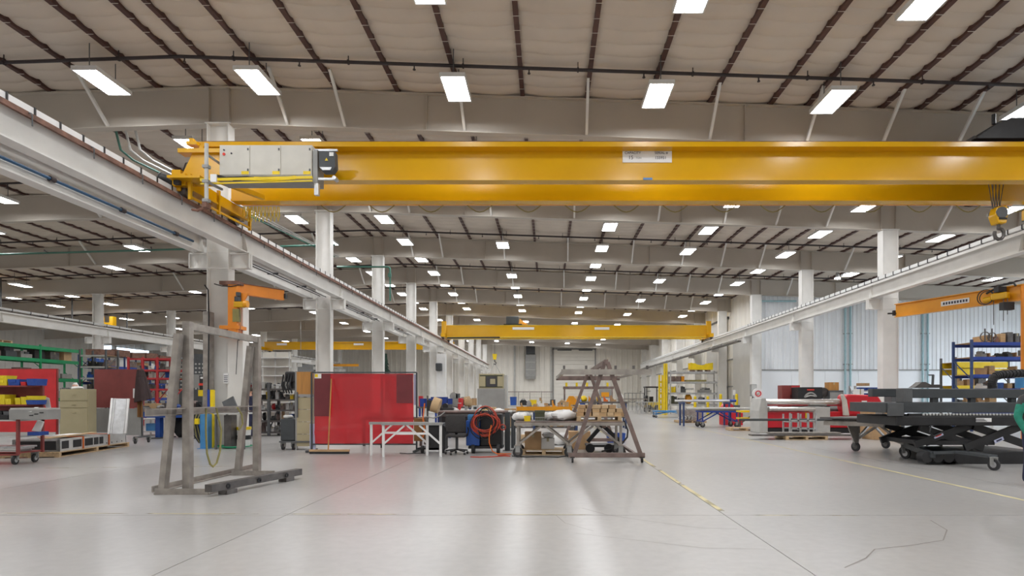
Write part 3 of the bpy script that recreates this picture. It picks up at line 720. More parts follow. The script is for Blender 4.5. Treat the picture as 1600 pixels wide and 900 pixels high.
for y in (40, 46, 52): MB().bar((-38, y, 7.2), (-38, y, roofz(-38) + .1), .08).build('hanger', 'dark_grey', t)
t2 = thing('monorail_trolley', 'yellow trolley frame with two upright ends above the slim columns', 'hoist', (-37, 47.5, 7.3))
MB().bb(-37.7, -36.4, 48.2, 48.6, 7.4, 7.7).build('frame', 'crane_yellow', t2)
MB().bb(-37.7, -37.4, 48.2, 48.6, 7.7, 8.25).build('upright', 'crane_yellow', t2); MB().bb(-36.7, -36.4, 48.2, 48.6, 7.7, 8.2).build('upright', 'crane_yellow', t2)
MB().bb(-38.3, -37.7, 48.2, 48.6, 7.25, 7.5).build('saddle', 'crane_yellow', t2)

# orange jib on the first ridge column
t = thing('jib_crane', 'orange jib crane bolted to the first ridge column with a yellow chain hoist', 'jib crane', (-9.0, 16.85, 3.0))
YJ = 16.7
cx = PX(366, YJ)
MB().bb(cx - .12, cx + .14, YJ - .12, YJ + .12, PZ(526, YJ), PZ(440, YJ)).build('mast', 'orange', t)
for z in (PZ(443, YJ), PZ(512, YJ), PZ(524, YJ)): MB().bb(-9.45, cx + .2, YJ - .14, YJ + .3, z - .05, z + .05).build('mounting_bracket', 'rust' if z > 4 else 'orange', t)
ze = PZ(443, YJ); xe, ye = PX(442, 17.9), 17.9
d_ = Vector((xe - cx, ye - YJ, 0)); zb = PZ(463, YJ)
MB().bar((cx, YJ, ze - .14), (xe, ye, ze - .14), .16, .30).build('boom', 'orange', t)
MB().bar((cx, YJ, ze + .02), (xe, ye, ze + .02), .22, .02).build('boom_flange', 'rust', t)
MB().prism([(cx, ze - .28), (cx + .42, ze - .28), (cx + .1, ze - .85), (cx, ze - .85)], YJ - .03, YJ + .03).build('gusset', 'orange', t)
MB().box((xe + .05, ye, ze - .16), (.12, .12, .14)).build('end_stop', 'black', t)
hx, hy = PX(385, 17.0), 16.62
hoist = MB().box((hx, hy, PZ(476, hy)), (.28, .16, .17)).build('hoist_body', 'crane_yellow', t, bevel=.02)
MB().cyl((hx - .05, hy, PZ(471, hy)), (hx - .05, hy, PZ(464, hy)), .09, 12).cyl((hx - .03, hy, PZ(463, hy)), (hx - .03, hy, PZ(457, hy)), .07, 10).build('hoist_motor', 'charcoal', hoist, smooth=True)
MB().cyl((hx + .14, hy, PZ(475, hy)), (hx + .24, hy, PZ(475, hy)), .10, 12).build('chain_wheel', 'amber', hoist, smooth=True)
MB().bb(hx - .17, hx, hy - .06, hy + .06, PZ(503, hy), PZ(483, hy)).build('chain_bag', 'strap_olive', hoist)
for dx in (.01, .05): MB().cyl((hx + dx, hy, PZ(480, hy)), (hx + dx - .03, hy, PZ(530, hy)), .008, 5).build('chain', 'mill_steel', hoist)
MB().cyl((hx - .02, hy, PZ(532, hy)), (hx - .02, hy, PZ(526, hy)), .03, 8).cyl((hx - .05, hy, PZ(532, hy)), (hx - .1, hy, PZ(585, hy)), .01, 5).build('pendant', 'black', hoist)
MB().tube([(cx - .55, YJ - .05, PZ(444, YJ)), (cx - .3, YJ - .1, PZ(448, YJ)), (cx, YJ - .16, PZ(449, YJ)), (cx + .25, YJ - .1, PZ(446, YJ))], .015).build('air_line', 'black', t)
# reinforcing plate on that column and its notices
MB().bb(-9.43, -9.0, 17.0, 17.34, 0, 4.75).build('reinforcement', 'white_steel', COLS[0])
MB().bb(-10.0, -9.85, 16.7, 17.0, 0, 3.95).build('side_channel', 'bare_steel', COLS[0])
t = thing('notice_sheet', 'white printed notice taped to the first ridge column', 'notice', (-9.2, 16.98, 1.85))
MB().bb(PX(349, 16.98), PX(357, 16.98), 16.975, 16.985, PZ(599, 17), PZ(583, 17)).build('sheet', 'paper', t)
for k in range(4): MB().bb(PX(350, 16.98), PX(356, 16.98), 16.972, 16.975, PZ(588 + k * 3, 17), PZ(587 + k * 3, 17)).build('print_line', 'ink', t)
MB().tube([(-9.92, 16.65, 4.7), (-9.8, 16.62, 4.55), (-9.78, 16.62, 3.8), (-9.8, 16.62, .8)], .02).build('cable', 'black', COLS[0])

# orange free-standing jib beyond the outer runway
t = thing('jib_crane', 'orange free-standing jib crane near the blue racks with a yellow hoist', 'jib crane', (15.75, 19.0, 0))
MB().cyl((15.75, 19.0, 0), (15.75, 19.0, 5.15), .12, 16).build('mast', 'orange', t, smooth=True)
MB().box((15.75, 19, .02), (.5, .5, .04)).build('base_plate', 'orange', t)
A_, B_ = Vector((15.75, 19.0, 4.93)), Vector((14.02, 23.2, 4.93))
MB().bar(A_, B_, .03, .50).build('boom', 'amber', t)
for dz in (.25, -.25): MB().bar(A_ + Vector((0, 0, dz)), B_ + Vector((0, 0, dz)), .2, .03).build('boom_flange', 'amber', t)
MB().box(B_ + Vector((-.02, .05, -.08)), (.14, .1, .2)).bar(B_ + Vector((0, 0, -.1)), B_ + Vector((-.3, .05, -.1)), .06).build('end_stop', 'black', t)
dd = (A_ - B_).normalized(); nn = Vector((dd.y, -dd.x, 0)); nn = nn if nn.y < 0 else -nn
p1 = B_ + (A_ - B_) * .40 + nn * .03
pt = MB().bar(p1, p1 + dd * 1.0, .02, .18).build('nameplate', 'paper', t)
for k in range(9): MB().bar(p1 + dd * (.08 + k * .1) + nn * .012, p1 + dd * (.14 + k * .1) + nn * .012, .012, .09).build('lettering', 'ink', pt)
hp = B_ + (A_ - B_) * .86 + nn * .2
hb_ = MB().box(hp + Vector((0, 0, -.05)), (.5, .22, .22), rz=math.atan2(dd.y, dd.x)).build('hoist_body', 'crane_yellow', t, bevel=.04)
MB().cyl(hp + dd * -.25 + Vector((0, 0, -.1)), hp + dd * -.5 + Vector((0, 0, -.12)), .10, 12).build('hoist_motor', 'crane_yellow', hb_, smooth=True)
MB().box(hp + Vector((0, 0, .17)), (.28, .2, .18)).build('hoist_trolley', 'black', hb_)
MB().ring(hp + dd * -.55 + Vector((0, -.12, -.02)), nn, .27, .245, .03, 20).ring(hp + dd * -.5 + Vector((0, -.1, -.04)), nn, .23, .21, .03, 20).build('cable_coil', 'black', hb_)
MB().box(hp + dd * .2 + Vector((0, 0, -.42)), (.36, .2, .26)).build('chain_box', 'black', hb_)
for k, dz in ((-.2, 1.0), (.1, .9), (.22, .7)): MB().cyl(hp + dd * k, hp + dd * k - Vector((0, 0, dz)), .012, 5).build('chain', 'mill_steel', hb_)
MB().tube([hp + dd * -.5 + Vector((0, -.1, .1)), hp + dd * -.1 + Vector((0, -.15, .3)), hp + dd * .3 + Vector((0, -.15, .32)), hp + dd * .38 + Vector((0, -.12, .2))], .035).build('power_cable', 'black', hb_)
t = thing('jib_crane', 'short amber jib arm reaching out by the back wall of the side bay', 'jib crane', (-31.9, 84, 0))
MB().bb(-31.7, -27.6, 83.9, 84.1, 5.9, 6.25).build('boom', 'amber', t); MB().bar((-31.9, 84, 0), (-31.9, 84, 6.3), .3).build('mast', 'amber', t)

# ------------------------------------------------------------------ foreground frame rack of square tube
t = thing('frame_rack', 'tall grey steel frame stand of square tube with an olive strap looped over its bar', 'rack', (-5.6, 9.9, 0))
for y, zt in ((8.85, 2.62), (10.95, 2.60)):
    MB().bar((-5.53, y, .02), (-5.53, y, zt), .11, .11).build('post', 'bare_steel', t)
    MB().bar((-5.82, y - .14, .02), (-5.58, y - .14, 2.42), .11, .09).build('slanted_leg', 'bare_steel', t)
    MB().bb(-5.92, -5.08, y - .2, y + .1, 0, .02).bb(-5.9, -5.1, y - .21, y - .19, .0, .09).build('foot', 'bare_steel', t)
MB().bar((-5.53, 8.9, 2.56), (-5.53, 10.9, 2.55), .09, .11).build('top_bar', 'bare_steel', t)
MB().bb(-5.74, -5.62, 8.2, 11.0, 1.19, 1.205).bb(-5.74, -5.72, 8.2, 11.0, 1.205, 1.30).bb(-5.62, -5.52, 8.2, 11.0, 1.285, 1.30).build('shelf_angle', 'bare_steel', t)
MB().bar((-6.08, 8.85, .05), (-6.02, 11.8, .05), .02, .09).bar((-6.03, 8.85, .01), (-5.97, 11.8, .01), .08, .015).build('bottom_angle', 'bare_steel', t)
st = MB(); yc = 9.55
pts = [(-5.56, yc - .18, 1.30), (-5.55, yc - .2, .9), (-5.55, yc - .17, .55), (-5.55, yc - .08, .36), (-5.55, yc, .31), (-5.55, yc + .1, .36), (-5.55, yc + .2, .55), (-5.55, yc + .24, .9), (-5.56, yc + .1, 1.30)]
st.tube(pts, .016, 5); st.build('lifting_strap', 'strap_olive', t)
MB().tube([(-5.5, 10.2, 1.28), (-5.5, 10.35, 1.15), (-5.5, 10.38, .98), (-5.5, 10.25, .88)], .015, 5).build('strap_end', 'strap_olive', t)
t = thing('channel_beam', 'loose dark steel channel lying on small feet beside the grey frame stand', 'beam', (-4.75, 9.4, 0))
MB().bar((-4.98, 8.45, .125), (-4.47, 10.35, .125), .13, .11).build('channel', 'mill_steel', t)
for (x, y) in ((-4.86, 8.75), (-4.56, 10.05)): MB().box((x, y, .035), (.16, .2, .07), rz=-.26).prism([(x - .09, .07), (x + .05, .07), (x, .0)], y - .12, y - .1).build('foot', 'mill_steel', t)
for k in range(3): MB().ring((-4.905 + k * .17 + .07, 8.72 + k * .6, .12), (1, -.27, 0), .04, .02, .012, 10).build('bolt_hole', 'black', t)

# ------------------------------------------------------------------ trestles and A-frame
def trestle(x0, x1, y, label):
    t = thing('trestle', label, 'trestle', ((x0 + x1) / 2, y, 0)); z = .83; w = x1 - x0
    MB().bb(x0 - .04, x1 + .04, y - .06, y + .06, z - .05, z + .01).build('top_rail', 'grey', t)
    for x in (x0, x1): MB().cyl((x, y, 0), (x, y, z - .05), .034, 10).build('leg', 'white', t, smooth=True)
    MB().bar((x0, y, .31), (x0 + .52, y, z - .06), .05, .04).build('brace', 'white', t); MB().bar((x1, y, .31), (x1 - .52, y, z - .06), .05, .04).build('brace', 'white', t)
    MB().bar((x0 + .31, y, .57), (x1 - .31, y, .57), .04, .05).build('tie_bar', 'white', t)
trestle(-4.02, -2.62, 14.08, 'white steel trestle with grey top rail, in front of its twin')
trestle(-4.42, -3.02, 14.42, 'white steel trestle with grey top rail, nearer the red curtain')

t = thing('a_frame_gantry', 'brown steel A-frame stand on casters with long arms at the top', 'stand', (1.3, 14.4, 0))
def afr(y, x0, x1, xa, za, m='brown_steel'):
    MB().bar((x0, y, .16), (xa - .03, y, za), .07, .09).build('leg', m, t); MB().bar((x1, y, .16), (xa + .03, y, za), .07, .09).build('leg', m, t)
afr(12.85, .58, 2.08, 1.30, 2.24); afr(17.4, .5, 1.98, 1.24, 2.2)
for y in (12.85, 17.4):
    MB().bb(.46, 2.16, y - .05, y + .05, .12, .22).build('base_rail', 'brown_steel', t)
    for x in (.55, 2.1):
        c = MB().cyl((x - .02, y, .065), (x + .02, y, .065), .065, 12).build('caster', 'rubber', t, smooth=True); MB().box((x, y, .12), (.1, .1, .03)).build('caster_plate', 'mill_steel', c)
MB().bar((1.30, 12.8, 2.25), (1.24, 17.45, 2.21), .08, .1).build('ridge_bar', 'brown_steel', t)
MB().bb(.30, 2.30, 12.74, 12.80, 1.96, 2.08).build('arm', 'bare_steel', t); MB().bb(.25, 2.18, 17.45, 17.52, 1.97, 2.1).build('arm', 'brown_steel', t)
MB().bar((.36, 12.78, 2.03), (.28, 17.48, 2.04), .07).bar((2.1, 12.78, 2.03), (2.12, 17.48, 2.04), .05).build('cross_arm', 'bare_steel', t)
for x in (.36, .85, 1.5, 1.9, 2.2): MB().box((x, 12.77, 2.12), (.05, .05, .08)).build('stop_peg', 'mill_steel', t)
MB().bar((1.98, 12.85, .17), (1.98, 17.4, .17), .06).build('base_tie', 'brown_steel', t)

def caster(par, x, y, r=.1, m='mill_steel', local=True, yaw=0.0):
    a = Vector((math.cos(yaw), math.sin(yaw), 0)) * .022
    c = MB().bar(Vector((x, y, r)) + a * 1.7, Vector((x, y, 2 * r + .03)) + a * 1.7, .012, r * .9).bar(Vector((x, y, r)) - a * 1.7, Vector((x, y, 2 * r + .03)) - a * 1.7, .012, r * .9).box((x, y, 2 * r + .03), (.1, .1, .015)).build('caster', 'grey', par)
    w = MB().cyl(Vector((x, y, r)) - a, Vector((x, y, r)) + a, r, 16).build('wheel', 'rubber', c, smooth=True)
    MB().cyl(Vector((x, y, r)) - a * 1.1, Vector((x, y, r)) + a * 1.1, r * .55, 12).build('hub', m, c, smooth=True)
def w_table(label, loc, rz, L, D, H, m, top='mill_steel', casters=(0, .48, 1), r=.11):
    """rolling table whose sides are braced in a W"""
    t = thing('rolling_table', label, 'table', loc, rz, local=True)
    MB().bb(-L / 2, L / 2, -D / 2, D / 2, H - .025, H).build('tabletop', top, t)
    mb = MB()
    for s in (-1, 1): mb.bb(-L / 2, L / 2, s * D / 2 - .03, s * D / 2 + .03, H - .10, H - .025).bb(s * L / 2 - .03, s * L / 2 + .03, -D / 2, D / 2, H - .10, H - .025)
    mb.build('top_frame', m, t); zb = 2 * r + .05
    xs_ = [-L / 2 + .06 + (L - .12) * c for c in casters]
    for s in (-1, 1):
        y = s * (D / 2 - .04)
        for x in (xs_[0], xs_[-1]): MB().bar((x, y, zb), (x, y, H - .09), .06, .06).build('leg', m, t)
        for xa, xb in zip(xs_, xs_[1:]):
            xm = (xa + xb) / 2
            MB().bar((xa, y, zb), (xm - .04, y, H - .1), .05, .05).build('brace', m, t); MB().bar((xb, y, zb), (xm + .04, y, H - .1), .05, .05).build('brace', m, t)
        for x in xs_:
            caster(t, x, y, r, yaw=math.pi / 2); MB().box((x, y, zb), (.13, .11, .03)).build('foot_plate', m, t)
    MB().bb(xs_[0] - .03, xs_[0] + .03, -D / 2, D / 2, zb - .02, zb + .03).bb(xs_[-1] - .03, xs_[-1] + .03, -D / 2, D / 2, zb - .02, zb + .03).build('cross_tie', m, t)
    return t
w_table('grey rolling steel table with W-shaped braces behind the A-frame stand', (.52, 14.45, 0), 0, 2.62, 1.0, .87, 'bare_steel', 'brown_steel', casters=(0, .5, 1), r=.125)

# ------------------------------------------------------------------ small-thing makers (origin at the middle of the base)
def item(kind, label, loc, size, m, rz=0, group=None, cat=None):
    """one small thing: kind picks the shape"""
    w, d, h = size
    if kind == 'open_bin':
        mb = MB(); e = .012
        a = [(-w / 2 * .9, -d / 2 * .9), (w / 2 * .9, -d / 2 * .9), (w / 2 * .9, d / 2 * .9), (-w / 2 * .9, d / 2 * .9)]
        b = [(-w / 2, -d / 2), (w / 2, -d / 2), (w / 2, d / 2), (-w / 2, d / 2)]; k = 1 - 2 * e / min(w, d) - .02
        vs_ = [(x, y, 0) for x, y in a] + [(x, y, h) for x, y in b] + [(x * k, y * k, h) for x, y in b] + [(x * k, y * k, e) for x, y in a]
        fs = [(3, 2, 1, 0), (12, 13, 14, 15)]
        for r0 in (0, 4, 8): fs += [(r0 + i, r0 + (i + 1) % 4, r0 + 4 + (i + 1) % 4, r0 + 4 + i) for i in range(4)]
        mb.add(vs_, fs)
        o = single('plastic_bin', label, cat or 'bin', mb, m, group, loc, rz)
        MB().bb(-w * .2, w * .2, -d / 2 - .004, -d / 2 + .006, h * .5, h * .85).build('bin_lip', m, o)
    elif kind == 'carton':
        o = single('cardboard_box', label, cat or 'box', MB().box((0, 0, h / 2), (w, d, h)), m, group, loc, rz, bevel=.006)
        MB().bb(-.03, .03, -d / 2 - .002, d / 2 + .002, h * .7, h + .003).build('tape', 'tan', o)
        MB().bb(-w / 2, w / 2, -d * .01, d * .01, h, h + .003).build('flap_edge', 'wood', o)
    elif kind == 'bag':
        mb = MB(); r2 = random.Random(hash(label) % 999 if False else len(label))
        def fn(u, v):
            a = u * 2 * math.pi; t = v * math.pi; wob = 1 + .16 * math.sin(3 * a + 5 * v + r2.random() * .25) + .1 * math.sin(7 * a + 9 * v)
            return (w / 2 * math.sin(t) ** .7 * math.cos(a) * wob, d / 2 * math.sin(t) ** .7 * math.sin(a) * wob, max(0, h / 2 - h / 2 * math.cos(t) * wob))
        mb.grid(fn, 14, 8); o = single('wrapped_bundle', label, cat or 'bundle', mb, m, group, loc, rz, smooth=True)
    elif kind == 'can':
        o = single('paint_can', label, cat or 'can', MB().cyl((0, 0, 0), (0, 0, h), w / 2, 14), m, group, loc, rz, smooth=True)
        MB().ring((0, 0, h), (0, 0, 1), w / 2 + .004, w / 2 - .02, .02, 14).build('rim', 'light_grey', o)
    elif kind == 'toolbox':
        o = single('tool_box', label, cat or 'tool box', MB().prism([(-w / 2, 0), (w / 2, 0), (w / 2, h * .7), (w * .3, h), (-w * .3, h), (-w / 2, h * .7)], -d / 2, d / 2), m, group, loc, rz, bevel=.008)
        MB().tube([(-w * .2, 0, h), (-w * .2, 0, h * 1.18), (w * .2, 0, h * 1.18), (w * .2, 0, h)], .012, 5).build('handle', 'black', o)
        MB().bb(-w / 2 - .003, w / 2 + .003, -d / 2 - .004, -d / 2, h * .62, h * .68).build('seam_strip', 'black', o)
    elif kind == 'part':
        mb = MB().bb(-w / 2, w / 2, -d / 2, d / 2, 0, h * .3).bb(-w / 2, -w * .3, -d / 2, d / 2, h * .3, h).prism([(-w * .3, h * .3), (w * .2, h * .3), (-w * .3, h * .8)], -d * .06, d * .06)
        o = single('metal_bracket', label, cat or 'bracket', mb, m, group, loc, rz)
    elif kind == 'machine':
        mb = MB().bb(-w / 2, w / 2, -d / 2, d / 2, 0, h * .55)
        o = single('machine_part', label, cat or 'machine part', mb, m, group, loc, rz, bevel=.015)
        MB().cyl((-w * .2, -d * .3, h * .72), (-w * .2, d * .3, h * .72), h * .28, 12).build('drum', m, o, smooth=True)
        MB().bb(w * .05, w * .4, -d * .3, d * .3, h * .55, h * .9).build('housing', 'dark_grey', o)
    elif kind == 'roll':
        o = single('fabric_roll', label, cat or 'roll', MB().cyl((-w / 2, 0, d / 2), (w / 2, 0, d / 2), d / 2, 14), m, group, loc, rz, smooth=True)
        MB().ring((-w / 2 - .001, 0, d / 2), (1, 0, 0), d * .2, d * .1, .01, 12).build('core', 'cardboard', o)
    elif kind == 'plank':
        o = single('board', label, cat or 'board', MB().box((0, 0, h / 2), (w, d, h)), m, group, loc, rz, bevel=.004)
        for s in (-.3, .3): MB().box((w * s, 0, h + .001), (.03, d, .004)).build('band', 'dark_grey', o)
    elif kind == 'pipe':
        o = single('steel_tube', label, cat or 'tube', MB().cyl((-w / 2, 0, h / 2), (w / 2, 0, h / 2), h / 2, 12), m, group, loc, rz, smooth=True)
        MB().cyl((-w / 2 - .002, 0, h / 2), (-w / 2 + .01, 0, h / 2), h * .38, 12).build('bore', 'black', o)
    return o

def pallet(label, loc, L, D, rz=0, group=None, boards=6, h=.13):
    t = thing('wood_pallet', label, 'pallet', loc, rz, group, local=True)
    for k in range(3): MB().box(((k - 1) * (L / 2 - .06), 0, h * .5), (.09, D, h - .04)).build('stringer', 'pallet_wood', t)
    bw = D / boards * .78
    for k in range(boards):
        y = -D / 2 + bw / 2 + k * (D - bw) / (boards - 1)
        MB().box((0, y, h - .01), (L, bw, .02)).build('plank', 'pallet_wood', t)
    for y in (-D / 2 + .05, 0, D / 2 - .05): MB().box((0, y, .01), (L, .09, .02)).build('plank', 'pallet_wood', t)
    return t

def rack(label, x, y, L, D, levels, H, mu, mb_, along='y', bays=1, deck='wood', group=None, beam_h=.11):
    """pallet racking; along: the direction of its long side; (x, y) the middle"""
    t = thing('storage_rack', label, 'rack', (x, y, 0), R(90) if along == 'y' else 0, group, local=True)
    bl = L / bays
    for i in range(bays + 1):
        for s in (-1, 1): MB().box((-L / 2 + i * bl, s * D / 2, H / 2), (.09, .08, H)).build('upright', mu, t)
        for k in range(int(H / 1.0)):
            MB().bar((-L / 2 + i * bl, -D / 2, .2 + k), (-L / 2 + i * bl, D / 2, min(H, 1.05 + k)), .035).build('lattice_brace', mu, t)
    for z in levels:
        for i in range(bays):
            for s in (-1, 1): MB().box((-L / 2 + (i + .5) * bl, s * D / 2, z), (bl - .09, .05, beam_h)).build('beam', mb_, t)
            if deck: MB().box((-L / 2 + (i + .5) * bl, 0, z + beam_h / 2 - .01), (bl - .1, D - .06, .02)).build('deck', deck, t)
    return t

def fill(names, what, x0, x1, y0, y1, z, n, seed, kinds, mats, along='x', hmax=.35, wmax=.5, where=''):
    """a row of different small things set out on one shelf"""
    r = random.Random(seed); L = (x1 - x0) if along == 'x' else (y1 - y0); step = L / n
    for i in range(n):
        k = r.choice(kinds); m, cname = r.choice(mats)
        w = min(wmax, step * .82) * r.uniform(.7, 1); h = hmax * r.uniform(.45, 1); d = min((y1 - y0) if along == 'x' else (x1 - x0), wmax) * r.uniform(.55, .8)
        if k in ('can',): d = w = min(w, d, .3)
        if k in ('pipe', 'roll'): h = d = min(h, .2)
        px_ = x0 + step * (i + .5) if along == 'x' else (x0 + x1) / 2
        py_ = (y0 + y1) / 2 if along == 'x' else y0 + step * (i + .5)
        kn = dict(open_bin='plastic bin', carton='carton', bag='wrapped bundle', can='round can', toolbox='tool box', part='metal bracket', machine='machine part', roll='roll', plank='board', pipe='tube')[k]
        item(k, '%s %s, %s from the %s, on %s' % (cname, kn, ORD[i], 'near end' if along == 'y' else 'ridge end', where), (px_, py_, z), (w, d, h) if along == 'x' else (w, d, h), m, R(90) if along == 'y' else r.uniform(-.1, .1))
WARM = [('cardboard', 'brown'), ('kraft', 'pale brown'), ('wood', 'wooden')]
MIX = [('cardboard', 'brown'), ('charcoal', 'charcoal'), ('grey', 'grey'), ('blue', 'blue'), ('dull_red', 'dull red'), ('bright_yellow', 'yellow'), ('white', 'white'), ('black', 'black'), ('mill_steel', 'dark steel')]
DARK = [('charcoal', 'charcoal'), ('black', 'black'), ('mill_steel', 'dark steel'), ('brown_steel', 'brown steel'), ('grey', 'grey'), ('white', 'white'), ('blue', 'blue')]
ALLK = ['carton', 'open_bin', 'part', 'machine', 'toolbox', 'can', 'bag']

# ------------------------------------------------------------------ people
def person(label, loc, rz, joints, radii, bands, head, hair, name='person', hands=(), face_mat='skin'):
    """one skinned body; bands: list of (test(point), material) that dress it"""
    verts = list(joints.values()); idx = {k: i for i, k in enumerate(joints)}
    E = [('pelvis', 'belly'), ('belly', 'chest'), ('chest', 'neck'), ('neck', 'skull'), ('chest', 'sh_a'), ('sh_a', 'el_a'), ('el_a', 'wr_a'), ('wr_a', 'pa_a'), ('chest', 'sh_b'), ('sh_b', 'el_b'), ('el_b', 'wr_b'), ('wr_b', 'pa_b'),
         ('pelvis', 'hip_a'), ('hip_a', 'kn_a'), ('kn_a', 'an_a'), ('an_a', 'to_a'), ('pelvis', 'hip_b'), ('hip_b', 'kn_b'), ('kn_b', 'an_b'), ('an_b', 'to_b')]
    me = bpy.data.meshes.new('body'); me.from_pydata([Vector(v) for v in verts], [(idx[a], idx[b]) for a, b in E], [])
    o = bpy.data.objects.new('body', me); C.objects.link(o)
    o.modifiers.new('skin', 'SKIN'); sv = me.skin_vertices[0].data
    for k, i in idx.items():
        r = radii[k]; sv[i].radius = r if isinstance(r, tuple) else (r, r); sv[i].use_root = (k == 'pelvis')
    ss = o.modifiers.new('sub', 'SUBSURF'); ss.levels = ss.render_levels = 2
    body = bpy.data.meshes.new_from_object(o.evaluated_get(bpy.context.evaluated_depsgraph_get()))
    bpy.data.objects.remove(o); body.name = name; body.materials.clear()
    ms = ['skin']
    for _, m in bands:
        if m not in ms: ms.append(m)
    for m in ms: body.materials.append(M[m])
    for p in body.polygons:
        p.use_smooth = True
        for test, m in bands:
            if test(p.center): p.material_index = ms.index(m); break
    t = bpy.data.objects.new(name, body); C.objects.link(t); t.location = loc; t.rotation_euler = (0, 0, rz); tag(t, label, 'person')
    ORG[t.name] = (0, 0, 0)
    hc = Vector(head)
    h = MB()
    def fn(u, v):
        a = u * 2 * math.pi; ph = v * math.pi; x = math.sin(ph) * math.cos(a); y = math.sin(ph) * math.sin(a); z = -math.cos(ph)
        jaw = 1 - .28 * max(0, -z) ** 1.5
        nose = .16 * math.exp(-((x / .16) ** 2)) * math.exp(-(((z + .15) / .2) ** 2)) if y < 0 else 0
        brow = .03 * math.exp(-(((z - .18) / .1) ** 2)) if y < -.5 else 0
        return hc + Vector((x * .077 * jaw, (y - nose - brow) * .098, z * .118))
    h.grid(fn, 24, 18); h.build('head', face_mat, t, smooth=True)
    for s in (-1, 1):
        MB().ball(hc + Vector((s * .031, -.086, .012)), (.013, .008, .008), 8, 6).build('eye', 'white', t, smooth=True)
        MB().ball(hc + Vector((s * .031, -.093, .012)), (.006, .004, .006), 8, 6).build('pupil', 'ink', t, smooth=True)
        MB().ball(hc + Vector((s * .078, .005, -.005)), (.012, .022, .032), 8, 6).build('ear', face_mat, t, smooth=True)
    MB().ball(hc + Vector((0, -.088, -.06)), (.022, .008, .006), 8, 6).build('mouth', 'dull_red', t, smooth=True)
    hm = MB()
    def fh(u, v):
        a = u * 2 * math.pi; ph = math.pi * (.42 + .58 * v); x = math.sin(ph) * math.cos(a); y = math.sin(ph) * math.sin(a); z = -math.cos(ph)
        k = 1.06 + .03 * math.sin(9 * a + 7 * v)
        if y < -.2 and z < .5: k = .9
        return hc + Vector((x * .08 * k, y * .1 * k + .006, z * .12 * k + .004))
    hm.grid(fh, 22, 10); hm.build('hair', hair, t, smooth=True)
    for base, direc, side in hands:
        b = Vector(base); d = Vector(direc).normalized(); s = Vector(side).normalized(); n = d.cross(s)
        for i, ln in enumerate((.072, .082, .076, .058)):
            p0 = b + s * (.03 - .02 * i); p1 = p0 + d * ln * .5 + n * .008; p2 = p1 + d * ln * .35 + n * .018; p3 = p2 + d * ln * .25 + n * .02
            MB().tube([p0 - d * .02, p0, p1, p2, p3], .0095, 8).build('finger', 'skin', t, smooth=True)
        p0 = b - d * .05 + s * .03
        MB().tube([p0, p0 + s * .025 + d * .02, p0 + s * .035 + d * .05 + n * .012, p0 + s * .034 + d * .072 + n * .02], .0105, 8).build('thumb', 'skin', t, smooth=True)
    return t
RAD = dict(pelvis=(.155, .115), belly=(.15, .11), chest=(.175, .12), neck=.058, skull=.062, sh_a=.075, el_a=.048, wr_a=.033, pa_a=(.04, .02), sh_b=.075, el_b=.048, wr_b=.033, pa_b=(.04, .02),
           hip_a=.098, kn_a=.066, an_a=.05, to_a=(.045, .04), hip_b=.098, kn_b=.066, an_b=.05, to_b=(.045, .04))
def standing(**kw):
    J = dict(pelvis=(0, 0, .96), belly=(0, -.01, 1.14), chest=(0, 0, 1.36), neck=(0, .005, 1.52), skull=(0, 0, 1.62), sh_a=(-.185, .01, 1.43), el_a=(-.235, .03, 1.13), wr_a=(-.235, -.06, .90), pa_a=(-.232, -.08, .82),
             sh_b=(.185, .01, 1.43), el_b=(.235, .03, 1.13), wr_b=(.235, -.06, .90), pa_b=(.232, -.08, .82), hip_a=(-.095, 0, .88), kn_a=(-.105, -.02, .49), an_a=(-.11, .03, .085), to_a=(-.13, -.13, .045), hip_b=(.095, 0, .88), kn_b=(.105, -.02, .49), an_b=(.11, .03, .085), to_b=(.13, -.13, .045))
    J.update(kw); return J
# the worker at the edge of the frame: stands facing the lift, seen from behind his arm
J = standing(el_a=(-.30, .02, 1.14), wr_a=(-.285, -.10, .90), pa_a=(-.275, -.14, .83))
arm = lambda p: abs(p.x) > .2 and p.z < 1.40
person('person in black vest over a ribbed green sleeve standing beside the black lift table', (8.03, 9.55, 0), R(15), J, dict(RAD, sh_a=.085, el_a=.06, wr_a=.042),
       [(lambda p: p.z < .07, 'black'), (lambda p: abs(p.x) > .19 and .86 < p.z < 1.36, 'green_sleeve'), (lambda p: abs(p.x) > .19 and p.z <= .86 and p.z > .7, 'skin'), (lambda p: p.z < .98, 'navy'), (lambda p: p.z < 1.53, 'black')],
       (0, -.02, 1.69), 'hair_dark', hands=[((-.27, -.155, .80), (.05, -.25, -1), (.3, -.9, .2)), ((.232, -.09, .79), (0, -.2, -1), (-.3, -.9, .2))])
person('white-haired person in a blue shirt standing behind the tan cabinet reading', (PX(118, 18.6), 18.6, .10), R(20), standing(wr_a=(-.12, -.28, 1.22), pa_a=(-.09, -.34, 1.26), wr_b=(.12, -.28, 1.22), pa_b=(.09, -.34, 1.26)), RAD,
       [(lambda p: p.z < .09, 'black'), (lambda p: p.z < 1.0 and abs(p.x) < .22, 'navy'), (lambda p: p.y < -.24 and p.z > 1.1, 'skin'), (lambda p: p.z < 1.5, 'denim_blue')], (0, -.02, 1.69), 'hair_white',
       hands=[((-.085, -.36, 1.27), (.4, -.7, .3), (0, .3, 1)), ((.085, -.36, 1.27), (-.4, -.7, .3), (0, .3, 1))])
single('work_platform', 'low wooden platform under the white-haired person behind the tan cabinet', 'platform', MB().bb(PX(118, 18.6) - .5, PX(118, 18.6) + .5, 18.2, 19.1, 0, .095), 'wood', bevel=.01)
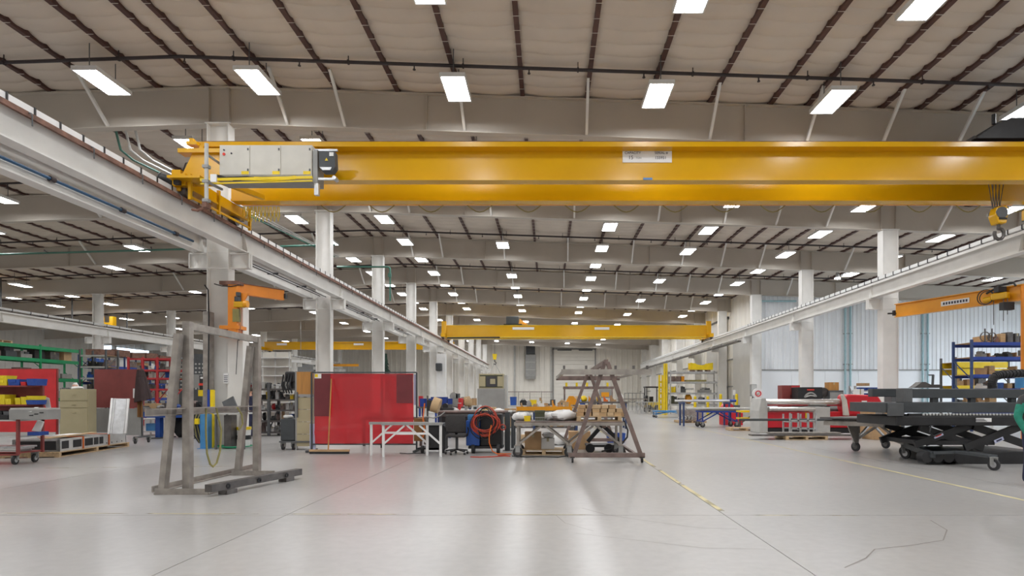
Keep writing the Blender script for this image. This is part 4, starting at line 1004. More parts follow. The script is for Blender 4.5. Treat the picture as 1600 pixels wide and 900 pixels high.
person('person in navy work clothes standing among the shelves behind the grey frame stand', (PX(391, 20.5), 20.5, 0), R(-70), standing(wr_a=(-.12, -.28, 1.12), pa_a=(-.09, -.34, 1.14)), RAD,
       [(lambda p: p.z < .09, 'black'), (lambda p: p.y < -.24 and p.z > .95, 'skin'), (lambda p: abs(p.x) > .2 and p.z < .88 and p.z > .7, 'skin'), (lambda p: p.z < 1.5, 'navy')], (0, -.02, 1.69), 'hair_dark',
       hands=[((-.085, -.36, 1.15), (.4, -.7, .1), (0, .3, 1)), ((.232, -.09, .79), (0, -.2, -1), (-.3, -.9, .2))])

# ------------------------------------------------------------------ red curtain screen and its neighbours
YC = 15.42
x0, x1, zt = PX(487, YC), PX(651, YC), PZ(582, YC)
t = thing('welding_screen', 'big red vinyl welding curtain on a dark tube frame', 'screen', ((x0 + x1) / 2, YC, 0))
for x in (x0, x1):
    MB().bar((x, YC, .03), (x, YC, zt), .04).build('upright', 'charcoal', t); MB().bar((x, YC - .35, .035), (x, YC + .35, .035), .05).build('foot', 'charcoal', t)
MB().bar((x0, YC, zt), (x1, YC, zt), .035).build('top_tube', 'charcoal', t); MB().bar((x0, YC, .20), (x1, YC, .20), .035).build('bottom_tube', 'charcoal', t)
def curtain(u, v):
    x = x0 + .10 + (x1 - x0 - .18) * u; z = .22 + (zt - .03 - .22) * v
    w = .018 * math.sin(u * 21 + 2 * v) * (1 - v) + .012 * math.sin(u * 9 + v * 6) + .02 * math.exp(-((v - .16 - .25 * u * (1 - u)) / .04) ** 2) + .015 * math.exp(-((v - .95 - .05 * math.sin(u * 4)) / .03) ** 2)
    return (x, YC - .025 - w * 1.35, z)
MB().grid(curtain, 48, 30).build('curtain', 'vinyl', t, smooth=True)
MB().bb(x0 + .10, x0 + .53, YC - .075, YC - .07, .95, zt - .04).build('overlap_strip', 'vinyl_dark', t)
MB().bb(x1 - .52, x1 - .09, YC - .075, YC - .07, 1.30, zt - .06).build('overlap_strip', 'vinyl_dark', t)
MB().bb(x0 + .11, x0 + .29, YC - .085, YC - .08, zt - .16, zt - .04).build('warning_label', 'paper', t)
MB().bb(x0 + .12, x0 + .2, YC - .09, YC - .085, zt - .13, zt - .05).build('label_mark', 'bright_yellow', t)
MB().bb(x0 - .06, x0 + .09, YC + .02, YC + .03, .02, .75).build('corner_strip', 'lilac', t); MB().bb(x1 - .08, x1 - .02, YC + .02, YC + .03, 1.25, zt - .05).build('corner_strip', 'lilac', t)
t = thing('push_broom', 'wooden-handled push broom leaning on the red curtain', 'broom', (PX(515, 14.9), 14.9, 0))
MB().cyl((PX(514, 14.9), 14.85, .1), (PX(517, 15.3), 15.33, PZ(592, 15.33)), .018, 8).build('handle', 'orange_wood', t, smooth=True)
MB().bb(PX(484, 14.85), PX(546, 14.85), 14.8, 14.88, .06, .11).build('broom_head', 'wood', t)
MB().bb(PX(485, 14.85), PX(545, 14.85), 14.79, 14.89, 0, .06).build('bristles', 'black', t)
t = thing('divider_panel', 'tall panel with orange wood above and tan sheet below, beside the red curtain', 'panel', (PX(478, 15.9), 15.9, 0))
xa, xb = PX(464, 15.9), PX(490, 15.9)
MB().bb(xa, xb, 15.88, 15.94, PZ(616, 15.9), PZ(581, 15.9)).build('wood_panel', 'orange_wood', t)
MB().bb(xa - .03, xb + .02, 15.87, 15.95, PZ(620, 15.9), PZ(616, 15.9)).build('rail', 'grey', t)
for k in range(4): MB().bb(xa, xb, 15.89, 15.93, .1 + k * .34 + .006, .1 + (k + 1) * .34 - .006).build('tan_panel', 'tan', t)
for x in (xa - .02, xb + .02): MB().bar((x, 15.92, 0), (x, 15.92, PZ(580, 15.9)), .05).build('post', 'grey', t)
MB().bar((xa + .03, 15.85, .9), (xa + .03, 15.85, 1.6), .03).build('hanging_bar', 'dark_grey', t)
t = thing('rolling_cabinet', 'low dark rolling cabinet at the edge of the tan panel', 'cabinet', (PX(452, 16), 16.1, 0))
xa, xb = PX(441, 16), PX(463, 16)
MB().bb(xa, xb, 15.9, 16.4, .26, .86).build('body', 'charcoal', t, bevel=.01); MB().bb(xa + .01, xb - .01, 15.885, 15.9, .28, .84).build('door', 'charcoal', t)
MB().bb(xa - .02, PX(490, 16), 15.85, 16.45, .21, .25).build('base_frame', 'dark_grey', t)
for x in (xa + .05, xb - .05): caster(t, x, 15.95, .085)
item('bag', 'pale rag bundle on top of the low dark rolling cabinet', (PX(451, 16.1), 16.1, .86), (.28, .2, .1), 'light_grey')
for k in range(3):
    o = thing('table_item', ['dark welding bench behind the red curtain', 'grey sheet stack behind the red curtain', 'tall dark post behind the red curtain'][k], ['bench', 'sheets', 'post'][k], ((PX(560, 17.5)), 17.5, 0))
    o.name = ['welding_bench', 'sheet_stack', 'dark_post'][k]; ORG[o.name] = tuple(o.location)
    if k == 0:
        MB().bb(-5.6, -3.7, 17.2, 17.9, .78, .86).build('tabletop', 'mill_steel', o)
        for x in (-5.5, -3.8):
            for y in (17.25, 17.85): MB().bar((x, y, 0), (x, y, .78), .07).build('leg', 'mill_steel', o)
    elif k == 1:
        for i in range(3): MB().bb(-5.4, -4.4, 17.3, 17.8, .87 + i * .05, .905 + i * .05).build('sheet', 'alu', o)
    else:
        MB().bar((PX(597, 16.6), 16.6, 0), (PX(597, 16.6), 16.6, 2.1), .07).build('post', 'black', o)

# ------------------------------------------------------------------ office chair, welder with hoses, post
t = thing('office_chair', 'worn dark grey office chair seen from behind beside the hose coil', 'chair', (-2.33, 14.75, 0))
cx, cy = -2.33, 14.75
for k in range(5):
    a = R(90 + 72 * k + 14); e = Vector((cx + .29 * math.cos(a), cy + .29 * math.sin(a), .09))
    MB().bar((cx, cy, .13), e, .05, .035).build('base_arm', 'black', t)
    w_ = MB().cyl(e + Vector((-.025, 0, -.06)), e + Vector((.025, 0, -.06)), .03, 10).build('caster', 'black', t)
MB().cyl((cx, cy, .1), (cx, cy, .44), .035, 10).build('gas_lift', 'charcoal', t, smooth=True)
MB().box((cx, cy + .02, .48), (.50, .48, .08)).build('seat', 'fabric_grey', t, bevel=.03)
def bk_(u, v):
    x = -.26 + .52 * u; z = .46 * v; e = abs(2 * u - 1) ** 4 * .03
    return (cx + x * (1 - .12 * abs(2 * v - 1) ** 3), cy - .24 + e + .05 * (1 - v) - .03 * math.sin(v * 3), .56 + z)
mb = MB().grid(bk_, 10, 10); o = mb.build('backrest', 'fabric_grey', t, smooth=True); sm = o.modifiers.new('solid', 'SOLIDIFY'); sm.thickness = .06; sm.offset = -1
MB().bar((cx, cy - .02, .45), (cx, cy - .22, .72), .06, .02).build('back_support', 'black', t)
for s in (-1, 1): MB().tube([(cx + s * .27, cy, .47), (cx + s * .30, cy, .62), (cx + s * .29, cy - .08, .68), (cx + s * .27, cy + .12, .68)], .018).build('armrest', 'black', t)

YW = 15.05
xw = PX(758, YW)
t = thing('welding_machine', 'blue and black wheeled welding machine draped with coiled red hoses', 'welder', (xw, YW, 0))
MB().bb(PX(729, YW), PX(750, YW), YW - .1, YW + .5, .2, .86).build('body', 'blue', t, bevel=.02); MB().bb(PX(750, YW), PX(784, YW), YW + .02, YW + .5, .18, 1.02).build('control_box', 'black', t, bevel=.02)
MB().bb(PX(733, YW), PX(746, YW), YW - .11, YW - .1, .95, 1.02).build('panel', 'sky_blue', t); MB().bb(PX(731, YW), PX(748, YW), YW - .05, YW + .3, .86, 1.0).build('wire_feeder', 'sky_blue', t, bevel=.02)
for x in (PX(740, YW), PX(779, YW)): MB().cyl((x - .04, YW - .05, .12), (x + .04, YW - .05, .12), .12, 16).build('wheel', 'rubber', t, smooth=True)
MB().bb(PX(732, YW), PX(785, YW), YW - .05, YW + .5, .12, .18).build('base_plate', 'black', t)
rh = random.Random(3)
for k in range(15):
    ax, az = .30 + rh.uniform(-.12, .07), .32 + rh.uniform(-.14, .08); cx_, cz_ = PX(759, YW) + rh.uniform(-.03, .03), .80 + rh.uniform(-.08, .05); ph = rh.uniform(0, 6)
    pts = [(cx_ + ax * math.cos(ph + a * math.pi / 9), YW - .13 - .02 * k * .7 + .02 * math.sin(a * .7 + k), cz_ + az * math.sin(ph + a * math.pi / 9)) for a in range(18 + k % 3)]
    MB().tube(pts, .013, 6).build('hose_loop', ['hose_red', 'black', 'hose_red', 'rubber', 'hose_red', 'black'][k % 6], t, smooth=True)
MB().tube([(PX(770, YW), YW - .4, .75), (PX(767, YW), YW - .42, .5), (PX(767, YW), YW - .42, .3), (PX(772, YW), YW - .4, .08), (PX(779, YW), YW - .4, .02), (PX(800, YW), YW - .35, .016)], .014).build('trailing_hose', 'hose_orange', t, smooth=True)
MB().ring((PX(786, YW), YW - .1, .68), (0, 1, .2), .085, .06, .03, 16).build('small_coil', 'hose_red', t)
t = thing('floor_hose', 'red hose lying loose on the floor in front of the welder', 'hose', (PX(765, 14.1), 14.1, 0))
MB().tube([(PX(735, 13.95), 13.95, .015), (PX(750, 13.9), 13.9, .015), (PX(770, 14.0), 14.0, .015), (PX(785, 14.2), 14.2, .015), (PX(797, 14.15), 14.15, .015), (PX(790, 14.4), 14.4, .015), (PX(778, 14.3), 14.3, .015)], .014).build('hose', 'hose_red', t, smooth=True)
t = thing('gas_bottle_cart', 'dark clutter cart with orange hose and copper coil beside the red curtain', 'cart', (PX(680, 15.2), 15.2, 0))
MB().bb(PX(672, 15.2), PX(697, 15.2), 15.0, 15.5, .08, .72).build('body', 'black', t, bevel=.02); MB().bb(PX(670, 15.2), PX(695, 15.2), 14.95, 15.5, .72, .78).build('top', 'dark_grey', t)
MB().bb(PX(648, 15.3), PX(661, 15.3), 15.2, 15.6, .3, .9).build('side_box', 'brown_cloth', t); MB().bb(PX(668, 15.2), PX(678, 15.2), 15.1, 15.4, 1.1, 1.38).build('feeder', 'black', t)
MB().cyl((PX(677, 15.2), 15.1, 1.28), (PX(688, 15.2), 15.1, 1.22), .2, 16).build('copper_spool', 'kraft', t, smooth=True)
MB().bar((PX(668, 15.3), 15.3, .1), (PX(668, 15.3), 15.3, 1.5), .04).build('mast', 'mill_steel', t)
MB().tube([(PX(664, 15.1), 15.05, 1.3), (PX(662, 15.1), 15.02, .9), (PX(665, 15.1), 15.0, .6), (PX(661, 15.1), 15.0, .35)], .018).build('orange_hose', 'hose_orange', t, smooth=True)
MB().tube([(PX(668, 15.1), 15.0, .95), (PX(680, 15.1), 14.9, .92), (PX(690, 15.1), 14.92, .98), (PX(697, 15.1), 14.95, 1.08)], .016).build('grey_hose', 'grey', t, smooth=True)
for x in (662, 694): MB().cyl((PX(x, 15.2) - .03, 15.05, .1), (PX(x, 15.2) + .03, 15.05, .1), .1, 14).build('wheel', 'rubber', t, smooth=True)
MB().bb(PX(655, 15.2), PX(697, 15.2), 15.0, 15.55, .1, .14).build('base', 'black', t)
single('steel_post', 'short black square post standing beside the rolling table', 'post', MB().bb(PX(789, 15.75), PX(797, 15.75), 15.68, 15.82, .012, PZ(644, 15.75)).bb(PX(786, 15.75), PX(801, 15.75), 15.6, 15.9, 0, .012), 'charcoal')

# bench of long tubes behind the welder
YB2 = 16.9
t = thing('work_bench', 'long dark work bench carrying steel tubes behind the office chair', 'bench', (PX(740, YB2), YB2, 0))
MB().bb(PX(688, YB2), PX(806, YB2), YB2 - .4, YB2 + .5, .9, .98).build('tabletop', 'mill_steel', t)
for x in (692, 745, 802):
    for y in (YB2 - .35, YB2 + .45): MB().bar((PX(x, YB2), y, 0), (PX(x, YB2), y, .9), .08).build('leg', 'charcoal', t)
MB().bb(PX(690, YB2), PX(770, YB2), YB2 - .38, YB2 - .34, .35, .9).build('skirt_panel', 'black', t)
for k, (m, c) in enumerate((('brown_steel', 'brown'), ('light_grey', 'pale grey'), ('bare_steel', 'bare'))):
    item('pipe', 'long %s steel tube lying on the bench behind the office chair' % c, (PX(742, YB2) + .1 * k, YB2 - .3 + .14 * k, .98), (2.0, .1, .1), m)
bench_items = [('bag', 'crumpled white cloth on the tube bench', 708, .35, .16, 'white'), ('toolbox', 'flat yellow case on the tube bench', 757, .3, .1, 'bright_yellow'), ('can', 'small red and white fire bottle on the tube bench', 718, .1, .3, 'red'), ('part', 'dark clamp at the near end of the tube bench', 694, .2, .24, 'black'),
               ('bag', 'grey rag heap on the tube bench', 727, .3, .14, 'light_grey'), ('carton', 'flat brown carton at the far end of the tube bench', 798, .35, .14, 'cardboard'), ('bag', 'white paper heap beside the flat yellow case', 777, .45, .14, 'paper')]
for k, lab, px_, w, h, m in bench_items: item(k, lab, (PX(px_, YB2 + .25), YB2 + .25, .98), (w, .3, h), m)
# lower rank of benches further back
YB3 = 21.0
t = thing('work_bench', 'long amber-edged bench stretching behind the rolling table', 'bench', (PX(840, YB3), YB3, 0))
MB().bb(PX(700, YB3), PX(905, YB3), YB3 - .5, YB3 + .6, .92, 1.0).build('tabletop', 'grey', t); MB().bb(PX(808, YB3), PX(893, YB3), YB3 - .54, YB3 - .5, .98, 1.12).build('edge_board', 'amber', t)
MB().bb(PX(806, YB3), PX(898, YB3), YB3 - .5, YB3 + .5, 1.0, 1.05).build('sheet', 'alu', t)
for x in (706, 770, 835, 900):
    for y in (YB3 - .45, YB3 + .55): MB().bar((PX(x, YB3), y, 0), (PX(x, YB3), y, .92), .08).build('leg', 'rack_blue', t)
MB().bb(PX(704, YB3), PX(902, YB3), YB3 - .4, YB3 + .5, .35, .39).build('lower_shelf', 'mill_steel', t)
fill('x', 'x', PX(812, YB3), PX(900, YB3), YB3 - .3, YB3 + .3, 1.05, 9, 4, ['carton', 'part', 'machine', 'bag', 'open_bin'], WARM + [('amber', 'amber'), ('grey', 'grey'), ('white', 'white')], wmax=.4, hmax=.3, where='the amber-edged bench top')
fill('x', 'x', PX(705, YB3), PX(900, YB3), YB3 - .3, YB3 + .3, .39, 12, 9, ['carton', 'bag', 'open_bin', 'toolbox', 'can'], WARM + [('white', 'white'), ('bright_yellow', 'yellow'), ('olive', 'olive')], wmax=.45, hmax=.4, where='the amber-edged bench shelf')
t = thing('hopper', 'amber pyramid-shaped hopper standing on the far bench', 'hopper', (PX(892, 22), 22, 1.0))
MB().bb(PX(884, 22), PX(902, 22), 21.8, 22.2, 1.02, 1.28).prism([(PX(884, 22), 1.28), (PX(902, 22), 1.28), (PX(896, 22), 1.5), (PX(889, 22), 1.5)], 21.85, 22.15).build('body', 'amber', t)
single('hopper_stand', 'grey block stand under the amber pyramid-shaped hopper', 'stand', MB().bb(PX(886, 22), PX(900, 22), 21.82, 22.18, 0, 1.02), 'grey')

# things on and under the rolling table
zt = .87
item('bag', 'white plastic sheeting crumpled on the rolling table', (PX(880, 14.4), 14.5, zt), (.62, .5, .26), 'white', .3)
item('bag', 'loose white sacking at the near end of the rolling table', (PX(812, 14.5), 14.55, zt), (.32, .4, .2), 'white', 1)
item('open_bin', 'small yellow bin on the rolling table', (PX(824, 14.2), 14.2, zt), (.16, .14, .13), 'bright_yellow')
t = thing('ammo_box', 'olive metal box behind a wire tray on the rolling table', 'box', (PX(843, 14.45), 14.45, zt))
MB().bb(PX(836, 14.45), PX(851, 14.45), 14.35, 14.6, zt, zt + .24).build('body', 'olive', t, bevel=.01); MB().bb(PX(835.5, 14.45), PX(851.5, 14.45), 14.34, 14.61, zt + .2, zt + .26).build('lid', 'olive', t)
t = thing('wire_tray', 'low wire tray in front of the olive box', 'tray', (PX(846, 14.15), 14.15, zt))
for z in (.01, .09): MB().tube([(PX(836, 14.1), 14.05, zt + z), (PX(857, 14.1), 14.05, zt + z), (PX(857, 14.1), 14.28, zt + z), (PX(836, 14.1), 14.28, zt + z), (PX(836, 14.1), 14.05, zt + z)], .005, 4).build('wire', 'grey', t)
for k in range(8): MB().cyl((PX(836.5 + k * 2.9, 14.1), 14.05, zt), (PX(836.5 + k * 2.9, 14.1), 14.05, zt + .09), .004, 4).build('wire', 'grey', t)
pallet('small wooden pallet on the rolling table heaped with timber blocks', (PX(935, 14.4), 14.45, zt), 1.12, .7, 0)
rb = random.Random(21); zz = zt + .13
nb = 0
for lay in range(3):
    for i in range(6 - lay // 2):
        for j in range(2):
            nb += 1
            bx = PX(935, 14.4) - .46 + i * .185 + .05 * lay * .5 + rb.uniform(-.01, .01); L_ = rb.uniform(.145, .178)
            o = single('timber_block', '%s sawn timber block from the near end, %s layer, %s side of the block heap' % (ORD[i], ['bottom', 'middle', 'top'][lay], ['camera', 'far'][j]), 'block',
                       MB().box((0, 0, .045), (L_, .28, .085)), rb.choice(['wood', 'kraft', 'cardboard', 'pallet_wood']), 'timber blocks on the table pallet', (bx, 14.28 + j * .33, zz + lay * .0905), rb.uniform(-.12, .12))
pallet('flat wooden pallet under the rolling table', (PX(850, 14.9), 14.9, 0), 1.15, .75, 0)
item('carton', 'tall brown carton on the pallet under the rolling table', (PX(833, 14.9), 14.9, .13), (.42, .4, .44), 'cardboard')
item('carton', 'white carton beside the tall brown carton under the table', (PX(856, 14.9), 14.95, .13), (.34, .4, .28), 'white')
item('bag', 'white bundle on top of the white carton under the table', (PX(856, 14.9), 14.95, .41), (.3, .3, .14), 'white')
item('carton', 'dark wooden crate under the far end of the rolling table', (PX(905, 16.3), 16.3, .0), (.6, .5, .5), 'cardboard')
t = thing('lift_truck', 'black folding lift truck with wheels parked under the A-frame', 'lift truck', (PX(940, 15.4), 15.4, 0))
MB().bar((PX(918, 15.3), 15.3, .28), (PX(943, 15.3), 15.3, .76), .14, .1).build('arm', 'black', t); MB().bar((PX(973, 15.35), 15.35, .22), (PX(938, 15.35), 15.35, .76), .14, .1).build('arm', 'black', t)
MB().cyl((PX(944, 15.2), 15.2, .70), (PX(944, 15.2), 15.5, .70), .06, 10).build('pivot', 'brown_steel', t)
for x in (922, 951): MB().cyl((PX(x, 15.1), 15.05, .12), (PX(x, 15.1), 15.13, .12), .12, 16).build('wheel', 'rubber', t, smooth=True)
MB().bb(PX(916, 15.3), PX(972, 15.3), 15.2, 15.9, .14, .2).build('base', 'black', t)
MB().tube([(PX(975, 15), 15.0, .85), (PX(981, 15), 15.0, .6), (PX(980, 15), 15.0, .42), (PX(972, 15), 15.0, .25), (PX(958, 15), 15.0, .12), (PX(940, 15), 15.0, .05)], .022).build('hose', 'black', t, smooth=True)

# ------------------------------------------------------------------ machines and shelves at the back of the main bay
Y = 26.0
t = thing('machine_cabinet', 'tall beige machine cabinet with a dark window among the back benches', 'machine', (PX(770, Y), Y, 0))
xa, xb = PX(748, Y), PX(787, Y)
MB().bb(xa, xb, Y, Y + .9, .9, PZ(584, Y)).build('housing', 'tan', t, bevel=.02); MB().bb(xa - .05, xb + .05, Y - .1, Y + 1.0, .0, PZ(607, Y)).build('base', 'grey', t, bevel=.02)
MB().bb(xa + .05, xb - .05, Y - .02, Y, PZ(605, Y), PZ(586, Y)).build('door_frame', 'olive', t)
MB().bb(PX(760, Y), PX(776, Y), Y - .04, Y - .02, PZ(604, Y), PZ(588, Y)).build('window', 'screen_glass', t); MB().bb(PX(766, Y), PX(774, Y), Y - .05, Y - .04, PZ(600, Y), PZ(592, Y)).build('inset_panel', 'tan', t)  # plain tan panel set in front of the dark window
for a, b in ((749.5, 758.5), (777.5, 785.5)): MB().bb(PX(a, Y), PX(b, Y), Y - .04, Y - .02, PZ(604, Y), PZ(588, Y)).build('side_panel', 'tan', t)
MB().bb(xb, PX(792, Y), Y + .1, Y + .8, .9, PZ(586, Y)).build('side_box', 'light_grey', t)
t = thing('duct_heater', 'grey air duct with a dark louvre mounted on the cream back wall', 'duct', (PX(829, 96), 96.2, 4.2))
MB().bb(PX(821, 96), PX(837, 96), 95.6, 96.9, PZ(588, 96), PZ(554, 96)).build('duct', 'grey', t); MB().bb(PX(822, 96), PX(836, 96), 95.5, 96.9, PZ(553, 96), PZ(541, 96)).build('louvre_box', 'dark_grey', t)
for k in range(5): MB().bb(PX(822.5, 96), PX(835.5, 96), 95.42, 95.5, PZ(552.5 - k * 2.2, 96), PZ(551.2 - k * 2.2, 96)).build('louvre_blade', 'charcoal', t)
MB().prism([(95.6, PZ(588, 96)), (96.9, PZ(588, 96)), (96.9, PZ(592, 96)), (96.2, PZ(592, 96))], PX(821, 96), PX(837, 96), 'x').build('outlet', 'galv', t)
MB().bb(PX(826, 96), PX(832, 96), 96.8, YB - .02, PZ(575, 96), PZ(570, 96)).build('wall_bracket', 'grey', t)
for z in (566, 578): MB().bb(PX(820.5, 96), PX(837.5, 96), 95.55, 96.9, PZ(z, 96) - .04, PZ(z, 96) + .04).build('flange', 'light_grey', t)
# dark conical tree
t = thing('christmas_tree', 'dark conical artificial tree standing beyond the ridge columns', 'tree', (PX(603, 60), 60, 0))
MB().cyl((PX(603, 60), 60, 0), (PX(603, 60), 60, 4.6), .12, 8).build('trunk', 'wood', t)
mb = MB(); rt = random.Random(5)
for k in range(14):
    z = .9 + k * .36; r_ = 1.15 * (1 - k / 14.5)
    for j in range(14):
        a = 2 * math.pi * (j + .5 * (k % 2)) / 14; rr_ = r_ * rt.uniform(.8, 1.1); c = Vector((PX(603, 60), 60, z + .35)); e = c + Vector((math.cos(a) * rr_, math.sin(a) * rr_, -.42))
        mb.cyl(c, e, .16, 4, .02)
mb.build('branches', 'tree_green', t)['kind'] = 'stuff'
# wire mesh fence and goods behind the benches
t = thing('mesh_fence', 'low wire mesh fence panels in front of the cream back wall', 'fence', (PX(825, 44), 44, 0))
for k in range(4):
    xa, xb = PX(792 + k * 18, 44), PX(809 + k * 18, 44)
    MB().bar((xa, 44, 0), (xa, 44, 1.9), .06).build('post', 'bare_steel', t); MB().bar((xa, 44, 1.85), (xb, 44, 1.85), .05).build('rail', 'brown_steel', t)
    mb = MB()
    for i in range(1, 8): mb.bar((xa + (xb - xa) * i / 8, 44, .1), (xa + (xb - xa) * i / 8, 44, 1.85), .012)
    for i in range(1, 7): mb.bar((xa, 44, i * .28), (xb, 44, i * .28), .012)
    mb.build('mesh', 'bare_steel', t)['kind'] = 'stuff'
r4 = random.Random(12)
t = thing('work_bench', 'grey bench along the middle of the back floor before the mesh fence', 'bench', (PX(810, 33), 33, 0))
MB().bb(PX(700, 33), PX(935, 33), 32.6, 33.6, .9, .98).build('tabletop', 'light_grey', t)
for k in range(7):
    for y in (32.7, 33.5): MB().bar((PX(704 + k * 38, 33), y, 0), (PX(704 + k * 38, 33), y, .9), .09).build('leg', 'dark_grey', t)
fill('x', 'x', PX(702, 33), PX(933, 33), 32.8, 33.5, .98, 15, 31, ALLK, MIX + WARM + [('amber', 'amber')], wmax=.6, hmax=.55, where='the grey back bench')
t = thing('work_bench', 'blue-legged bench by the ridge columns with blue crates', 'bench', (PX(690, 30), 30, 0))
MB().bb(PX(655, 30), PX(735, 30), 29.6, 30.5, .88, .96).build('tabletop', 'mill_steel', t)
for k in range(4):
    for y in (29.7, 30.4): MB().bar((PX(658 + k * 25, 30), y, 0), (PX(658 + k * 25, 30), y, .88), .09).build('leg', 'royal', t)
for k in range(6): item('open_bin', 'royal blue crate, %s from the red curtain on the blue-legged bench' % ORD[k], (PX(661 + k * 8.6, 30), 30.0, .96), (.26, .4, r4.choice([.3, .42, .5])), 'royal')
item('open_bin', 'red crate at the curtain end of the blue-legged bench', (PX(656, 30), 30.3, .96), (.2, .3, .55), 'red')
item('machine', 'grey machine box at the far end of the blue-legged bench', (PX(712, 30), 30.1, .96), (.5, .5, .75), 'grey')
item('can', 'red and white drum on the blue-legged bench', (PX(720, 29.8), 29.8, .96), (.26, .26, .45), 'red'); item('bag', 'pale bundle at the end of the blue-legged bench', (PX(731, 30), 30, .96), (.45, .4, .5), 'kraft')
t = thing('fire_hydrant_sign', 'grey hooded lamp on a white column stand among the ridge columns', 'lamp', (PX(688, 40), 40, 0)); t.name = 'column_heater'; ORG[t.name] = (PX(688, 40), 40, 0)
MB().bb(PX(683, 40), PX(697, 40), 39.8, 40.2, .0, PZ(553, 40)).build('stand', 'white', t); MB().bb(PX(683, 40), PX(692, 40), 39.4, 39.8, PZ(580, 40), PZ(568, 40)).build('fan_box', 'charcoal', t, bevel=.05)
fill('x', 'x', PX(895, 27), PX(975, 27), 26.6, 27.4, 1.25, 7, 8, ['carton', 'bag', 'machine', 'part'], WARM + [('amber', 'amber'), ('white', 'white'), ('hose_orange', 'bright orange'), ('bright_yellow', 'yellow')], wmax=.5, hmax=.45, where='the grey bin stand')
t = thing('bin_stand', 'grey stand behind the A-frame carrying bins and cartons', 'stand', (PX(935, 27), 27, 0))
MB().bb(PX(893, 27), PX(978, 27), 26.5, 27.5, 1.17, 1.25).build('top', 'mill_steel', t); MB().bb(PX(895, 27), PX(976, 27), 26.6, 27.4, .5, .54).build('shelf', 'mill_steel', t)
for x in (895, 935, 976):
    for y in (26.6, 27.4): MB().bar((PX(x, 27), y, 0), (PX(x, 27), y, 1.17), .08).build('leg', 'rack_blue', t)
fill('x', 'x', PX(897, 27), PX(975, 27), 26.7, 27.3, .54, 6, 5, ['carton', 'bag', 'can'], WARM + [('white', 'white')], wmax=.5, hmax=.5, where='the bin stand shelf')
t = thing('sign_cabinet', 'grey cabinet with an orange sign behind the A-frame', 'cabinet', (PX(948, 31), 31, 0))
MB().bb(PX(937, 31), PX(955, 31), 30.8, 31.4, 0, PZ(608, 31)).build('body', 'grey', t, bevel=.02); MB().bb(PX(939, 31), PX(951, 31), 30.78, 30.8, PZ(620, 31), PZ(613, 31)).build('sign', 'amber', t)
MB().bb(PX(939, 31), PX(953, 31), 30.785, 30.8, .1, PZ(622, 31)).build('door', 'light_grey', t)
t = thing('overhead_rack', 'brown steel rack of bars on posts behind the A-frame', 'rack', (PX(920, 36), 36, 0))
for x in (882, 955):
    for y in (35.6, 36.4): MB().bar((PX(x, 36), y, 0), (PX(x, 36), y, PZ(606, 36)), .08).build('post', 'brown_steel', t)
for y in (35.6, 36.4): MB().bb(PX(880, 36), PX(958, 36), y - .05, y + .05, PZ(608, 36), PZ(604, 36)).build('rail', 'brown_steel', t)
for k in range(5): MB().cyl((PX(885 + k * 16, 36), 35.9, PZ(604, 36)), (PX(885 + k * 16, 36), 35.9, PZ(598, 36)), .07, 8).build('peg', 'bright_yellow', t)
# far right aisle: rails, carts, forklift, mast, rack
t = thing('guard_railing', 'grey guard railing at the far end of the main aisle', 'railing', (PX(990, 62), 62, 0))
for k in range(6): MB().bar((PX(976 + k * 6, 62), 62, 0), (PX(976 + k * 6, 62), 62, 1.9), .08).build('post', 'grey', t)
for z in (.9, 1.85): MB().bar((PX(976, 62), 62, z), (PX(1006, 62), 62, z), .08).build('rail', 'grey', t)
w_table('grey rolling table standing by the far guard railing', (PX(988, 57), 57, 0), 0, 2.8, 1.2, 1.3, 'bare_steel', casters=(0, 1), r=.12)
Y = 58
t = thing('forklift', 'small black and yellow forklift parked near the yellow mast', 'forklift', (PX(1018, Y), Y, 0))
MB().bb(PX(1008, Y), PX(1026, Y), Y - .8, Y + .8, .35, .95).build('body', 'bright_yellow', t, bevel=.08); MB().bb(PX(1007, Y), PX(1011, Y), Y - .7, Y + .7, .6, 1.6).build('counterweight', 'black', t, bevel=.08)
for x in (1009, 1028):
    for y in (-.6, .6): MB().bar((PX(x, Y), Y + y, .9), (PX(x, Y), Y + y, PZ(605, Y)), .09).build('cage_post', 'black', t)
MB().bb(PX(1007, Y), PX(1030, Y), Y - .7, Y + .7, PZ(606, Y), PZ(604, Y)).build('cage_roof', 'black', t)
for x in (1012, 1024):
    for y in (-.75, .75): MB().cyl((PX(x, Y), Y + y - .12, .33), (PX(x, Y), Y + y + .12, .33), .33, 14).build('wheel', 'rubber', t, smooth=True)
MB().bb(PX(1015, Y), PX(1020, Y), Y - .3, Y + .3, .95, 1.5).build('seat', 'black', t)
for k in range(5):
    t = thing('steel_trolley', 'bare steel nesting trolley, %s of the row by the yellow mast' % ORD[k], 'trolley', (PX(998 + k * 8.3, 50), 50, 0), 0, 'nesting trolleys')
    x = PX(998 + k * 8.3, 50)
    for dx, dy in ((-.2, -.4), (.2, -.4), (-.2, .4), (.2, .4)): MB().bar((x + dx, 50 + dy, .02), (x + dx * .6 + .12, 50 + dy, 1.05), .05).build('leg', 'galv', t)
    MB().bb(x - .2, x + .28, 49.6, 50.4, .98, 1.04).build('top', 'galv', t); MB().bb(x - .2, x + .2, 49.6, 49.65, .3, .35).build('rung', 'galv', t)
